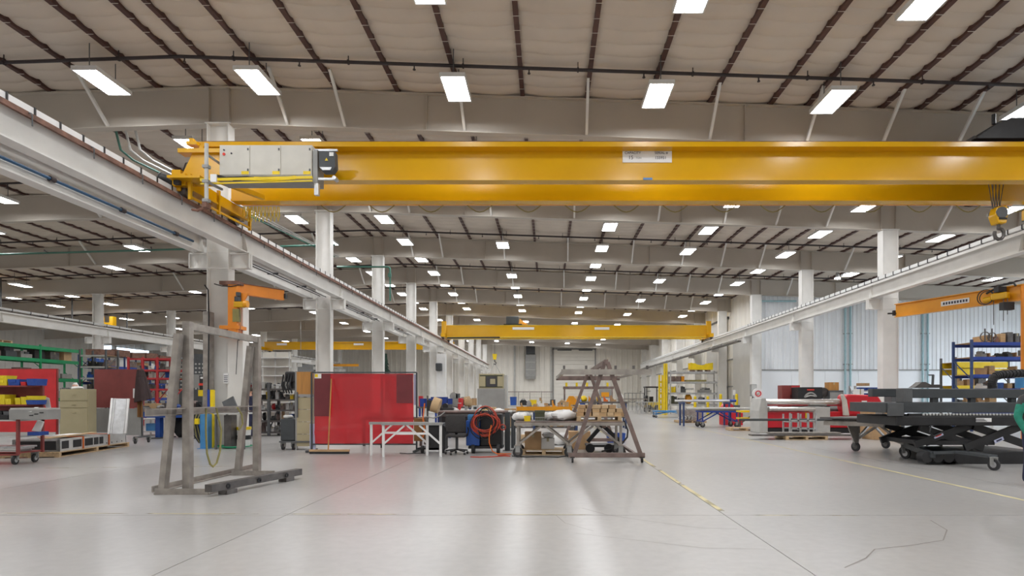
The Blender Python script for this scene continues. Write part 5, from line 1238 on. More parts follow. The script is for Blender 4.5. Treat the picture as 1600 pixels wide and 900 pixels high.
for k, (xa, xb, yt, yb) in enumerate(((1029, 1036, 586, 634), (1037, 1042.5, 568, 643))):
    Y = 48 - k
    t = thing('yellow_mast', ['short yellow steel mast behind the nesting trolleys', 'tall yellow steel mast at the corner of the grey rack'][k], 'mast', (PX(xa, Y), Y, 0))
    for x in (PX(xa, Y) + .06, PX(xb, Y) - .06): MB().bb(x - .06, x + .06, Y - .12, Y + .12, .0, PZ(yt, Y)).build('channel', 'bright_yellow', t)
    n_ = 6
    for i in range(n_): MB().bb(PX(xa, Y), PX(xb, Y), Y - .04, Y + .04, .3 + i * (PZ(yt, Y) - .5) / n_, .45 + i * (PZ(yt, Y) - .5) / n_).build('cross_plate', 'yellow_bin', t)
rk = rack('grey pallet rack with a yellow cradle on top by the cream wall', PX(1082, 50), 50, 4.05, 1.1, (.78, 1.75, 2.7, 3.55), 3.75, 'galv', 'galv', 'x', 1, None, beam_h=.16)
for i, z in enumerate((.78, 1.75, 2.7, 3.55)): MB().box((0, 0, z + .06), (3.9, 1.0, .03)).build('deck', 'pallet_wood' if i > 1 else 'galv', rk)
Y = 50; t = thing('cradle', 'yellow saddle-shaped steel cradle on the top of the grey rack', 'cradle', (PX(1094, Y), Y, 3.63))
pf = [(PX(1077, Y), 3.9), (PX(1112, Y), 3.9), (PX(1112, Y), PZ(567, Y)), (PX(1107, Y), PZ(568, Y))] + [(PX(1094.5, Y) + .62 * math.cos(R(a)), PZ(566, Y) - .28 * math.sin(R(a))) for a in (20, 50, 90, 130, 160)] + [(PX(1082, Y), PZ(568, Y)), (PX(1077, Y), PZ(567, Y))]
MB().prism(pf, 49.6, 49.72).prism(pf, 50.3, 50.42).build('saddle_plate', 'bright_yellow', t); MB().bb(PX(1077, Y), PX(1112, Y), 49.6, 50.42, 3.8, 3.9).build('base', 'bright_yellow', t)
for k in range(3): MB().bb(PX(1079 + k * 12, Y), PX(1084 + k * 12, Y), 49.6, 50.4, 3.64, 3.8).build('runner', 'brown_steel', t)
shelf = [(1046, 1062, 2.79, .45, 'carton', 'dark brown crate on the third shelf of the grey rack', 'brown_steel'), (1063, 1068, 2.79, .45, 'open_bin', 'amber bin on the third shelf of the grey rack', 'amber'), (1070, 1102, 2.79, .14, 'plank', 'long flat board on the third shelf of the grey rack', 'strap_olive'),
         (1047, 1054, 1.84, .5, 'carton', 'yellow box at one end of the second shelf of the grey rack', 'bright_yellow'), (1055, 1062, 1.84, .6, 'carton', 'white box beside the yellow box on the grey rack', 'white'), (1063, 1070, 1.84, .55, 'machine', 'dark machine on the second shelf of the grey rack', 'dark_grey'), (1091, 1110, 1.84, .42, 'machine', 'long grey machine part on the second shelf of the grey rack', 'grey'),
         (1047, 1058, .87, .7, 'machine', 'dark green machine on the bottom shelf of the grey rack', 'olive'), (1060, 1068, .87, .5, 'open_bin', 'grey bin on the bottom shelf of the grey rack', 'grey'), (1070, 1080, .87, .8, 'bag', 'amber wrapped bundle on the bottom shelf of the grey rack', 'amber'), (1092, 1101, .87, .6, 'machine', 'grey motor on the bottom shelf of the grey rack', 'grey')]
for xa, xb, z, h, kd, lab, m in shelf: item(kd, lab, (PX((xa + xb) / 2, 50), 50, z), (PX(xb, 50) - PX(xa, 50), .7, h), m)
for k, (px_, Y) in enumerate(((1086, 46), (1106, 46), (1126, 44.5), (1151, 43.5))):
    single('bollard', 'yellow steel bollard, %s one going from the grey rack towards the wall corner' % ORD[k], 'bollard', MB().cyl((0, 0, 0), (0, 0, 1.45 if k < 2 else 1.62), .11, 14).ball((0, 0, 1.45 if k < 2 else 1.62), (.11, .11, .08), 12, 6), 'bright_yellow', 'yellow bollards', (PX(px_, Y), Y, 0), smooth=True)
t = thing('wall_paper_notice', 'white paper notice on a small stand by the yellow bollards', 'notice', (PX(1147, 44.5), 44.5, 0)); t.name = 'notice_stand'; ORG[t.name] = (PX(1147, 44.5), 44.5, 0)
MB().bar((PX(1147, 44.5), 44.55, 0), (PX(1147, 44.5), 44.55, 2.0), .06).build('post', 'grey', t); MB().bb(PX(1145, 44.5), PX(1149, 44.5), 44.45, 44.5, 1.6, 2.0).build('sheet', 'paper', t)
t = thing('electrical_box', 'grey electrical boxes with hanging cables on the wall corner', 'electrical box', (PX(1165, 40.6), 40.6, 1.2))
MB().bb(14.3, 14.7, 40.55, 40.78, 1.5, 2.35).build('box', 'grey', t); MB().bb(14.34, 14.66, 40.53, 40.55, 1.54, 2.31).build('door', 'light_grey', t); MB().bar((14.5, 40.7, .02), (14.5, 40.7, 1.5), .1).build('support', 'grey', t)
MB().tube([(14.4, 40.5, 1.5), (14.3, 40.45, 1.1), (14.5, 40.45, .9), (14.6, 40.5, 1.5)], .03).build('cable', 'black', t)
t = thing('hose_reel', 'round red-and-white hose reel on a stand beside the wall corner', 'hose reel', (PX(1183, 38), 38, 0))
MB().ring((PX(1182, 38), 37.8, PZ(615, 38)), (0, 1, 0), .34, .12, .2, 20).build('reel', 'white', t, smooth=True); MB().ring((PX(1182, 38), 37.68, PZ(615, 38)), (0, 1, 0), .2, .14, .06, 18).build('hose', 'red', t, smooth=True); MB().bar((PX(1184, 38), 38, 0), (PX(1184, 38), 38, 1.7), .12).build('stand', 'light_grey', t)
# blue low table and scrap on pallets
w_table('low blue rolling table beside the grey rack', (PX(1046, 41), 41, 0), 0, 2.2, 1.0, .5, 'sky_blue', 'sky_blue', casters=(0, 1), r=.09)
Y = 33
pallet('wooden pallet under the heap of grey sheet metal', (PX(1078, Y), Y, 0), 1.6, 1.2)
t = thing('sheet_metal_bin', 'big grey sheet-metal trough on a pallet', 'trough', (PX(1078, Y), Y, .13))
MB().prism([(PX(1059, Y), PZ(640, Y)), (PX(1093, Y), PZ(640, Y)), (PX(1094, Y), PZ(660, Y) + .05), (PX(1066, Y), PZ(660, Y) + .05)], 32.5, 33.5).build('shell', 'bare_steel', t)
for k in range(5): MB().tube([(PX(1057 + k * 5, Y), 32.4, .2), (PX(1060 + k * 5, Y), 32.35, .42), (PX(1063 + k * 5, Y), 32.3, .3)], .05).build('bent_offcut', 'chrome', t)
Y = 28.0
w_table('blue-legged rolling table loaded with long tubes', (PX(1120, Y), Y, 0), 0, 1.75, 1.0, .82, 'royal', 'mill_steel', casters=(0, 1), r=.12)
for k, (xa, xb, y, z, m, c, rr_) in enumerate(((1072, 1185, 27.7, .84, 'light_grey', 'pale grey', .12), (1078, 1180, 27.9, .84, 'chrome', 'shiny', .12), (1085, 1187, 28.1, .84, 'white', 'white', .1), (1054, 1140, 29.2, 1.2, 'alu', 'dull silver', .12), (1082, 1150, 29.5, 1.2, 'royal', 'dark blue', .14))):
    item('pipe', '%s long tube lying across the blue-legged rolling table' % c if k < 3 else '%s long tube on the rear trestle beside the trough' % c, (PX((xa + xb) / 2, y), y, z), (PX(xb, y) - PX(xa, y), rr_, rr_), m)
t = thing('trestle', 'rear steel trestle holding the dull silver and dark blue tubes', 'trestle', (PX(1105, 29.4), 29.4, 0))
for x in (1065, 1135):
    MB().bb(PX(x, 29.4) - .06, PX(x, 29.4) + .06, 28.9, 29.8, 1.1, 1.2).build('rail', 'rack_blue', t)
    for y in (28.95, 29.75): MB().bar((PX(x, 29.4), y, 0), (PX(x, 29.4), y, 1.1), .08).build('leg', 'rack_blue', t)
item('machine', 'bright red machine behind the tube table', (PX(1143, 30.2), 30.3, 0), (1.0, .8, 1.15), 'machine_red')
t = thing('yellow_stand', 'yellow two-rail stand at the end of the tube table', 'stand', (PX(1174, 26), 26.4, 0))
for z in (PZ(643, 26), PZ(654, 26)): MB().bb(PX(1158, 26), PX(1184, 26), 26.0, 26.7, z - .04, z + .04).build('rail', 'bright_yellow', t)
for x in (1160, 1182): MB().bar((PX(x, 26), 26.35, 0), (PX(x, 26), 26.35, PZ(643, 26)), .07).build('leg', 'mill_steel', t)
MB().bar((PX(1160, 26), 26.1, .3), (PX(1182, 26), 26.1, .75), .05).build('brace', 'mill_steel', t)
pallet('wooden pallet with yellow skid near the yellow two-rail stand', (PX(1160, 25.4), 25.2, 0), 1.4, .8)

# plate rolling machine
Y = 23.4
t = thing('plate_roller', 'red and white plate rolling machine with long shiny rolls', 'machine', (PX(1275, Y), Y, 0))
MB().prism([(PX(1184, Y), .0), (PX(1197, Y), .0), (PX(1197, Y), 1.05), (PX(1194, Y), PZ(622, Y)), (PX(1187, Y), PZ(622, Y)), (PX(1183, Y), .9)], Y - .2, Y + .9).build('end_frame', 'light_grey', t, bevel=.03)
MB().cyl((PX(1187, Y), Y + .1, PZ(629, Y)), (PX(1318, Y), Y + .1, PZ(629, Y)), .145, 20).build('top_roll', 'chrome', t, smooth=True)
MB().cyl((PX(1197, Y), Y - .28, PZ(639, Y)), (PX(1268, Y), Y - .28, PZ(639, Y)), .09, 16).build('side_roll', 'chrome', t, smooth=True)
MB().cyl((PX(1197, Y), Y + .4, PZ(643, Y)), (PX(1318, Y), Y + .4, PZ(643, Y)), .13, 16).build('lower_roll', 'mill_steel', t, smooth=True)
MB().bb(PX(1196, Y), PX(1268, Y), Y - .12, Y + .8, .22, PZ(644, Y)).build('red_panel', 'machine_red', t, bevel=.02)
MB().bb(PX(1268, Y), PX(1294, Y), Y - .18, Y + .8, .05, PZ(636, Y)).build('white_panel', 'light_grey', t, bevel=.02)
MB().bb(PX(1294, Y), PX(1352, Y), Y - .12, Y + .8, .22, PZ(643, Y)).build('red_panel', 'machine_red', t, bevel=.02)
MB().bb(PX(1190, Y), PX(1352, Y), Y - .1, Y + .8, 0, .2).build('plinth', 'black', t)
hp_ = [(PX(1315, Y), PZ(648, Y)), (PX(1374, Y), PZ(648, Y)), (PX(1371, Y), PZ(628, Y)), (PX(1364, Y), PZ(617.5, Y)), (PX(1318, Y), PZ(616, Y)), (PX(1315, Y), PZ(620, Y))]
MB().prism(hp_, Y - .35, Y + .4).build('drive_cover', 'machine_red', t, bevel=.06)
MB().prism([(PX(1312, Y), PZ(649, Y)), (PX(1320, Y), PZ(649, Y)), (PX(1316, Y), PZ(625, Y)), (PX(1311, Y), PZ(616, Y)), (PX(1308, Y), PZ(617, Y)), (PX(1311, Y), PZ(628, Y))], Y - .38, Y - .22).build('cover_edge', 'cabinet_grey', t, bevel=.02)
MB().bb(PX(1339, Y), PX(1347, Y), Y - .36, Y - .35, PZ(630, Y), PZ(626, Y)).build('plate', 'paper', t)
MB().bb(PX(1256, Y), PX(1262, Y), Y - .135, Y - .12, PZ(653, Y), PZ(645, Y)).build('warning_label', 'bright_yellow', t)
Y = 20.2
pallet('wooden pallet under grey flat sheets in front of the plate roller', (PX(1253, 20), 20.1, 0), 1.45, 1.0)
for k, (xa, xb, y, z, c, m) in enumerate(((1172, 1330, 19.85, .13, 'dark', 'mill_steel'), (1185, 1345, 20.25, .13, 'pale grey', 'galv'), (1200, 1310, 20.05, .19, 'narrow dull', 'bare_steel'))):
    item('plank', 'long %s metal strip laid on the pallet before the plate roller' % c, (PX((xa + xb) / 2, y), y, z), (PX(xb, y) - PX(xa, y), .36, .05), m)
t = thing('pipe_rack', 'open rack of galvanised tube standing before the plate roller', 'rack', (PX(1249, 21.4), 21.4, 0))
xa, xb = PX(1229, 21.4), PX(1269, 21.4)
for x in (xa, xa + .3, xb - .3, xb):
    MB().bar((x, 21.1, .25), (x, 21.1, PZ(645, 21.4)), .05).build('upright', 'galv', t); MB().bar((x, 21.7, .02), (x, 21.7, PZ(647, 21.4)), .05).build('upright', 'galv', t); MB().bar((x, 21.1, .55), (x, 21.7, .55), .05).build('arm', 'galv', t)
for z in (.3, .6): MB().bar((xa, 21.1, z), (xb, 21.1, z), .05).build('rail', 'galv', t); MB().bar((xa, 21.7, z), (xb, 21.7, z), .05).build('rail', 'galv', t)
for x in (xa, xb): MB().bar((x, 21.1, .0), (x, 21.1, .3), .06).build('leg', 'galv', t)
item('pipe', 'long dark bar resting across the galvanised tube rack', (PX(1230, 21.4), 21.35, .575), (3.6, .09, .09), 'charcoal')
# goods against the side wall
Y = 30.5
t = thing('tool_cabinet', 'rust-red steel cabinet behind the plate roller', 'cabinet', (PX(1236, Y), Y, 0))
MB().bb(PX(1222, Y), PX(1250, Y), Y, Y + .6, 0, PZ(602, Y)).build('body', 'dull_red', t, bevel=.01)
for k in range(2): MB().bb(PX(1223 + 13.5 * k, Y), PX(1236 + 13.5 * k, Y), Y - .02, Y, .1, PZ(603, Y)).build('door', 'red' if k else 'dull_red', t)
for k in range(2): MB().box((PX(1235 + 2.5 * k, Y), Y - .03, 1.5), (.03, .03, .16)).build('handle', 'black', t)
t = thing('vending_crate', 'black crate with a grey car drawing on its front behind the plate roller', 'crate', (PX(1266, Y), Y, 0)); t.name = 'printed_crate'; ORG[t.name] = (PX(1266, Y), Y - 1, 0); t.location = (PX(1266, Y), Y - 1, 0)
Y = 29.5
MB().bb(PX(1247, Y), PX(1285, Y), Y, Y + .8, 0, PZ(605, Y)).build('body', 'black', t, bevel=.01)
MB().tube([(PX(1257 + i * 2, Y), Y - .02, PZ(621 - 6.5 * math.sin(math.pi * i / 9) ** .7 - i * .12, Y)) for i in range(10)], .05).build('drawing', 'grey', t)
MB().tube([(PX(1258, Y), Y - .02, PZ(620, Y)), (PX(1266, Y), Y - .02, PZ(618, Y)), (PX(1275, Y), Y - .02, PZ(619, Y))], .04).build('drawing', 'light_grey', t)
MB().bb(PX(1261, Y), PX(1272, Y), Y - .02, Y, PZ(610, Y), PZ(608, Y)).build('red_mark', 'label_red', t)
single('grinding_disc', 'dark round disc leaning beside the printed black crate', 'disc', MB().cyl((PX(1289, Y), Y + .2, PZ(614, Y)), (PX(1289, Y), Y + .28, PZ(613, Y)), .28, 20).bb(PX(1288, Y), PX(1290, Y), Y + .15, Y + .3, 0, PZ(620, Y)), 'mill_steel')
t = thing('grey_cabinet', 'grey steel cabinet topped by a brown carton', 'cabinet', (PX(1307, Y), Y, 0))
MB().bb(PX(1296, Y), PX(1318, Y), Y, Y + .7, 0, PZ(610, Y)).build('body', 'dark_grey', t, bevel=.01)
for k in range(3): MB().bb(PX(1297, Y), PX(1317, Y), Y - .02, Y, .1 + k * .55, .6 + k * .55).build('drawer', 'grey', t)
item('carton', 'orange-brown carton on top of the grey steel cabinet', (PX(1304, Y), Y + .3, PZ(610, Y)), (.5, .5, .42), 'orange_wood')
Y = 29
rk = rack('grey bin shelving with blue bins beside the broad column', PX(1357, Y), Y, 1.6, .5, (.5, 1.0, PZ(620, Y), PZ(611, Y)), PZ(603, Y), 'galv', 'galv', 'x', 1, 'galv', beam_h=.06)
for z, n_ in ((PZ(620, Y) + .03, 6), (PZ(611, Y) + .03, 5)):
    for k in range(n_): item('open_bin', 'blue parts bin, %s along the %s shelf of the grey bin shelving' % (ORD[k], 'upper' if z > 1.7 else 'middle'), (PX(1342 + k * 6, Y), Y, z), (.17, .35, .15), 'blue_bin')
item('carton', 'white carton at the end of the grey bin shelving', (PX(1338, 28.5), 28.3, 0), (.35, .35, PZ(608, 28.4)), 'white')
for k, px_ in enumerate((1345, 1353)): item('carton', '%s brown carton on top of the grey bin shelving' % ['larger', 'smaller'][k], (PX(px_, Y), Y, PZ(603, Y)), (.3 - .1 * k, .3, .14), 'cardboard')
item('carton', 'flat brown carton in front of the red drive cover', (PX(1367, 21.8), 21.9, 0), (.75, .5, PZ(629, 21.8)), 'cardboard')
item('carton', 'dark grey carton in front of the broad column', (PX(1402, 23.6), 23.8, 0), (.55, .5, PZ(619, 23.6)), 'dark_grey')
item('carton', 'big brown carton on the floor under the rolling table end', (PX(1390, 19.5), 20, 0), (.95, .7, .5), 'cardboard')
# teal conduits on the side wall
for k, px_ in enumerate((1321, 1329, 1442, 1450)):
    x = PX(px_, 41.2); t = thing('wall_conduit', 'teal conduit running up the white corrugated wall, %s from the corner' % ORD[k], 'conduit', (x, 41.2, 0), 0, 'teal conduits')
    MB().cyl((x, 41.22, .02), (x, 41.22, roofz(x) - .4), .07, 10).build('pipe', 'teal_pipe', t, smooth=True)
    for z in (1.6, 3.8, 6.0): MB().box((x, 41.24, z), (.26, .12, .06)).build('clamp', 'grey', t)
t = thing('wall_conduit', 'teal pipe elbow high on the corner of the white wall', 'conduit', (PX(1186, 41), 41, 5))
MB().tube([(PX(1186, 41), 41.1, 6.4), (PX(1186, 41), 41.1, 8.15), (PX(1188, 41), 41.1, 8.3), (PX(1245, 41), 41.1, 8.3)], .07, 8).build('pipe', 'teal_pipe', t, smooth=True)

# ------------------------------------------------------------------ black scissor lift table and its neighbours
t = thing('lift_table', 'big black scissor lift table with dark grey rails on top', 'lift table', (9.6, 13.2, 0))
def bx(nm, pa, pb, ya, yb, y0, y1, m, bev=0, par=None, Y=12.5):
    return MB().bb(PX(pa, Y), PX(pb, Y), y0, y1, PZ(yb, Y), PZ(ya, Y)).build(nm, m, par or t, bevel=bev)
bx('upper_rail', 1414, 1640, 608, 622, 12.55, 12.75, 'charcoal', .01); bx('upper_rail', 1414, 1640, 606, 620, 13.75, 13.95, 'charcoal', .01)
bx('end_cap', 1413, 1427, 606.5, 629, 12.52, 12.8, 'dark_grey', .01)
bx('slab', 1384, 1640, 629, 645, 12.5, 14.0, 'charcoal', .01); bx('slab_end', 1386, 1409, 630, 650, 12.42, 12.5, 'dark_grey', .01)
for px_ in (1466, 1526, 1590):
    bx('post', px_ - 4, px_ + 4, 620, 630, 12.6, 12.7, 'charcoal'); bx('post', px_ - 4, px_ + 4, 620, 630, 13.8, 13.9, 'charcoal')
bx('deck', 1398, 1640, 650, 665, 12.45, 14.05, 'black', .02)
bx('tooth_rail', 1420, 1640, 646, 650, 12.5, 12.56, 'black')
for k in range(30): bx('tooth', 1441 + k * 5.2, 1443.6 + k * 5.2, 645.8, 649, 12.47, 12.5, 'light_grey')
pl = bx('rating_plate', 1522, 1546, 653, 659, 12.44, 12.45, 'paper')
for k in range(3): MB().bb(PX(1524, 12.44), PX(1538 + 2 * k, 12.44), 12.436, 12.44, PZ(655.3 + k * 1.5, 12.44), PZ(654.6 + k * 1.5, 12.44)).build('print_line', 'ink', pl)
for y in (12.6, 13.9):
    MB().bar((PX(1434, 12.5), y, .42), (PX(1518, 12.5), y, .84), .06, .15).build('scissor_arm', 'black', t); MB().bar((PX(1444, 12.5), y + .07, .80), (PX(1545, 12.5), y + .07, .34), .06, .15).build('scissor_arm', 'black', t)
    MB().bar((PX(1512, 12.5), y, .36), (PX(1600, 12.5), y, .82), .06, .16).build('scissor_arm', 'black', t); MB().bar((PX(1530, 12.5), y + .07, .82), (PX(1625, 12.5), y + .07, .36), .06, .16).build('scissor_arm', 'black', t)
for px_, py_ in ((1469, 680.5), (1564, 688)):
    a = Vector((PX(px_ - 7, 12.5), 12.555, PZ(py_ + 3, 12.5))); b = Vector((PX(px_ + 7, 12.5), 12.555, PZ(py_ - 3, 12.5))); MB().bar(a, b, .006, .075).build('sticker', 'lilac', t)
    MB().bar(a.lerp(b, .2) - Vector((0, .005, 0)), a.lerp(b, .8) - Vector((0, .005, 0)), .004, .03).build('sticker_print', 'label_red' if px_ < 1500 else 'navy', t)
bx('link_plate', 1442, 1560, 689, 696, 12.6, 13.9, 'black'); bx('base', 1478, 1640, 706, 727, 12.6, 14.0, 'black', .02)
for k in range(4): MB().cyl((PX(1449 + k * 17, 12.4), 12.4, .17), (PX(1449 + k * 17, 12.4), 12.6, .17), .12, 16).build('drive_wheel', 'rubber', t, smooth=True)
bx('drive_housing', 1452, 1500, 707, 728, 12.6, 12.9, 'charcoal', .02)
MB().tube([(PX(1452, 12.5), 12.45, .85), (PX(1448, 12.5), 12.42, .7), (PX(1455, 12.5), 12.42, .62), (PX(1470, 12.5), 12.45, .7)], .02).build('hose', 'black', t)
# things lying on the lift
t2 = thing('funnel_hood', 'dark sloping hood with a lever lying on the lift table rails', 'hood', (PX(1445, 13.2), 13.2, PZ(607, 13.2)))
Y = 13.85
MB().prism([(PX(1424, Y), PZ(606, Y)), (PX(1468, Y), PZ(606, Y)), (PX(1468, Y), PZ(601, Y)), (PX(1450, Y), PZ(601, Y)), (PX(1442, Y), PZ(597, Y)), (PX(1436, Y), PZ(597, Y)), (PX(1430, Y), PZ(602, Y))], 13.75, 13.98).build('hood', 'mill_steel', t2)
MB().bar((PX(1457, Y), 13.85, PZ(603, Y)), (PX(1458, Y), 13.85, PZ(586, Y)), .04).bar((PX(1451, Y), 13.85, PZ(586, Y)), (PX(1459, Y), 13.85, PZ(586, Y)), .03).build('lever', 'dark_grey', t2)
t2 = thing('drag_chain', 'thick coiled black ribbed hose standing on the lift table', 'hose', (PX(1555, 12.65), 12.65, PZ(607, 12.65)))
mb = MB(); Y = 12.65
pts = [(PX(1551, Y), Y, PZ(606, Y)), (PX(1550, Y), Y, PZ(597, Y)), (PX(1553, Y), Y, PZ(589, Y)), (PX(1562, Y), Y, PZ(586, Y)), (PX(1580, Y), Y, PZ(584, Y)), (PX(1600, Y), Y, PZ(583, Y)), (PX(1615, Y), Y, PZ(586, Y))]
MB().tube(pts, .075, 10).build('hose', 'rubber', t2, smooth=True)
for k in range(22):
    f = k / 21 * (len(pts) - 1.001); i = int(f); a = Vector(pts[i]).lerp(Vector(pts[i + 1]), f - i); d = Vector(pts[i + 1]) - Vector(pts[i]); MB().ring(a, d, .09, .06, .025, 12).build('rib', 'black', t2)
item('can', 'blue round motor on the lift table rails at the frame edge', (PX(1598, 13.85), 13.85, PZ(606.5, 13.85)), (.3, .3, .26), 'sky_blue')
# rolling table between roller and lift, with a plate on it
tb = thing('rolling_table', 'grey rolling table with a big gusset plate and W-shaped braces beside the black lift', 'table', (9.2, 15.4, 0))
c3 = [(1337, 15.55), (1384, 16.6), (1413, 13.9)]
pA, pB, pC, pD = Vector((PX(1337, 15.55), 15.55, 0)), Vector((PX(1384, 16.4), 16.4, 0)), Vector((PX(1413, 14.2), 14.2, 0)), Vector((PX(1471, 15.1), 15.1, 0))
H = PZ(656, 15.6)
MB().prism([(PX(1288, 15.3), 15.3), (PX(1405, 14.0), 14.0), (PX(1470, 15.0), 15.0), (PX(1392, 16.6), 16.6)], H - .02, H + .02, 'z').build('tabletop', 'mill_steel', tb)
MB().bar((PX(1288, 15.3), 15.3, H - .07), (PX(1405, 14.0), 14.0, H - .07), .05, .11).build('edge_rail', 'bare_steel', tb); MB().bar((PX(1288, 15.35), 15.35, H - .07), (PX(1392, 16.6), 16.6, H - .07), .05, .11).build('edge_rail', 'bare_steel', tb)
Y = 15.5; MB().prism([(PX(1321, Y), H - .1), (PX(1342, Y), H - .1), (PX(1338, Y), PZ(692, Y)), (PX(1333, Y), PZ(692, Y))], 15.42, 15.46).build('gusset_plate', 'bare_steel', tb)
for a, b in ((pA, pB), (pB, pC), (pA, pC), (pC, pD)):
    m_ = (a + b) / 2; MB().bar((a.x, a.y, .30), (m_.x, m_.y, H - .1), .05).build('brace', 'bare_steel', tb); MB().bar((b.x, b.y, .30), (m_.x, m_.y, H - .1), .05).build('brace', 'bare_steel', tb)
MB().bar((pB.x, pB.y, .30), (pC.x, pC.y, .30), .04).build('tie', 'mill_steel', tb)
for p in (pA, pB, pC): caster(tb, p.x, p.y, .125, yaw=.4); MB().box((p.x, p.y, .30), (.12, .12, .04)).build('foot_plate', 'grey', tb)
single('steel_plate', 'dark thin steel plate lying on the grey rolling table by the lift', 'plate', MB().prism([(PX(1281, 15.2), 15.2), (PX(1392, 14.1), 14.1), (PX(1430, 15.2), 15.2), (PX(1360, 16.3), 16.3)], H + .05, H + .09, 'z').prism([(PX(1300, 15.3), 15.3), (PX(1380, 14.4), 14.4), (PX(1385, 14.6), 14.6)], H + .02, H + .05, 'z'), 'mill_steel')
item('part', 'grey bent bracket on the thin steel plate beside the lift', (PX(1386, 14.6), 14.7, H + .09), (.3, .3, .22), 'bare_steel'); item('part', 'orange-brown clamp at the lift end of the thin plate', (PX(1395, 14.2), 14.25, H + .09), (.1, .12, .1), 'wood')
for k, px_ in enumerate((1362, 1370, 1377)): item('carton', '%s torn paper scrap on the thin steel plate' % ORD[k], (PX(px_, 15.0), 15.0 + .1 * k, H + .09), (.1, .12, .05), ['paper', 'kraft', 'light_grey'][k])
t3 = thing('dolly', 'low black dolly arm with a grey caster under the lift table', 'dolly', (PX(1500, 11.7), 11.8, 0))
MB().bar((PX(1416, 13.6), 13.6, .33), (PX(1458, 12.35), 12.35, .22), .1, .12).build('arm', 'charcoal', t3); MB().bar((PX(1500, 12.2), 12.2, .30), (PX(1551, 11.6), 11.6, .27), .3, .05).build('arm', 'charcoal', t3)
MB().bar((PX(1458, 12.33), 12.33, .27), (PX(1502, 12.2), 12.2, .30), .06).build('link', 'charcoal', t3)
caster(t3, PX(1553, 11.5), 11.5, .115, 'galv', yaw=.3); caster(t3, PX(1417, 13.6), 13.65, .13, 'galv', yaw=.3)

# blue and yellow racks by the side wall
rack('dark blue pallet rack with blue beams stacked with goods', PX(1598, 24), 25.0, 3.6, 1.1, (.75, 1.75, 2.35, 3.1, 3.72), 3.9, 'rack_blue', 'royal', 'x', 1, 'wood', beam_h=.14)
rack('lower dark rack with yellow beams beside the blue rack', PX(1522, 30), 30, 2.7, 1.1, (.9, 1.9, 2.75, 3.1), 3.5, 'dark_grey', 'bright_yellow', 'x', 1, 'wood', beam_h=.3)
xs0 = PX(1556, 25); z = 3.72 + .08
fill('x', 'x', 18.55, 21.6, 24.6, 25.4, z, 10, 41, ['plank', 'part', 'carton'], [('rust', 'rusty'), ('brown_steel', 'brown steel'), ('wood', 'wooden'), ('mill_steel', 'dark steel')], wmax=.6, hmax=.5, where='the blue rack top')
for zi, z in enumerate((.83, 1.83, 2.43, 3.18)): fill('x', 'x', 18.6, 21.6, 24.6, 25.4, z, 8, 50 + zi, ['carton', 'machine', 'open_bin', 'part'], WARM + DARK, wmax=.5, hmax=.38, where='the blue rack %s shelf' % ['bottom', 'second', 'third', 'fourth'][zi])
for zi, z in enumerate((1.04, 2.04)): fill('x', 'x', PX(1488, 30), PX(1556, 30), 29.6, 30.4, z + .02, 4, 60 + zi, ['carton', 'machine', 'plank'], WARM + DARK, wmax=.5, hmax=.5, where='the yellow-beamed rack %s shelf' % ['lower', 'upper'][zi])
Y = 24.5
for k, px_ in enumerate((1546, 1557)):
    t = thing('wire_guide', '%s wire hoop frame on top of the blue rack' % ['taller', 'shorter'][k], 'hoop', (PX(px_, Y), Y, 3.8))
    MB().ring((PX(px_, Y), 24.75, 4.05), (0, 1, .1), .22 - .03 * k, .19 - .03 * k, .04, 16).build('hoop', 'mill_steel', t); MB().bar((PX(px_, Y), 24.75, 3.8), (PX(px_, Y), 24.75, 4.4), .04).build('stem', 'mill_steel', t)

# ------------------------------------------------------------------ side bay: carts, screens, pallet
t = thing('shelf_cart', 'red steel shelf cart on casters loaded with yellow and blue bins', 'cart', (-12.3, 12.8, 0))
cx0, cx1, cy0, cy1 = -13.4, -11.45, 12.45, 13.05
for x in (cx0, cx1):
    for y in (cy0, cy1): MB().bar((x, y, .22), (x, y, .98 if x > -12 else 1.72), .05).build('post', 'cart_red', t)
    MB().bar((x, cy1, .9), (x, cy1, 1.72), .05).build('post', 'cart_red', t)
for z, m in ((.27, 'cart_red'), (.62, 'light_grey'), (.97, 'light_grey')): MB().bb(cx0, cx1, cy0, cy1, z - .03, z).build('shelf', m, t)
MB().bb(cx0, cx1 - .05, cy1 - .35, cy1, 1.27, 1.30).build('shelf', 'cart_red', t); MB().bb(cx0, cx1 - .05, cy1 - .35, cy1, 1.69, 1.72).build('shelf', 'cart_red', t)
MB().bb(cx0, cx1, cy1, cy1 + .03, .98, 1.72).build('back_panel', 'dull_red', t); MB().bb(cx0, cx1, cy0, cy0 + .03, .2, .26).build('rail', 'cart_red', t)
MB().bar((-12.3, cy1 - .33, 1.0), (-12.3, cy1 - .33, 1.72), .05).build('divider', 'cart_red', t)
for x, y in ((cx1 - .12, cy0 + .06), (cx1 - .1, cy1 - .08), (cx0 + .1, cy0 + .06), (cx0 + .1, cy1 - .08)): caster(t, x, y, .095, 'galv', yaw=.2)
def bins(spec, z, y, tier):
    for px_, w, h, m, c, ex in spec: item('open_bin', '%s bin %s on the %s of the red cart' % (c, ex, tier), (PX(px_, y), y, z), (w, .28, h), m)
yb_ = 12.85
bins([(2, .16, .10, 'blue_bin', 'small blue', 'farthest from the cart post'), (11, .24, .13, 'yellow_bin', 'yellow', 'under another yellow one'), (30, .26, .14, 'blue_bin', 'wide blue', 'next to the yellow pair'), (44.5, .11, .08, 'red', 'little red', 'between two blue ones'), (58, .23, .15, 'blue_bin', 'tall blue', 'nearest the cart post')], 1.72, yb_, 'top shelf')
item('open_bin', 'yellow bin stacked on another on the red cart top shelf', (PX(11, yb_), yb_, 1.85), (.22, .26, .09), 'yellow_bin')
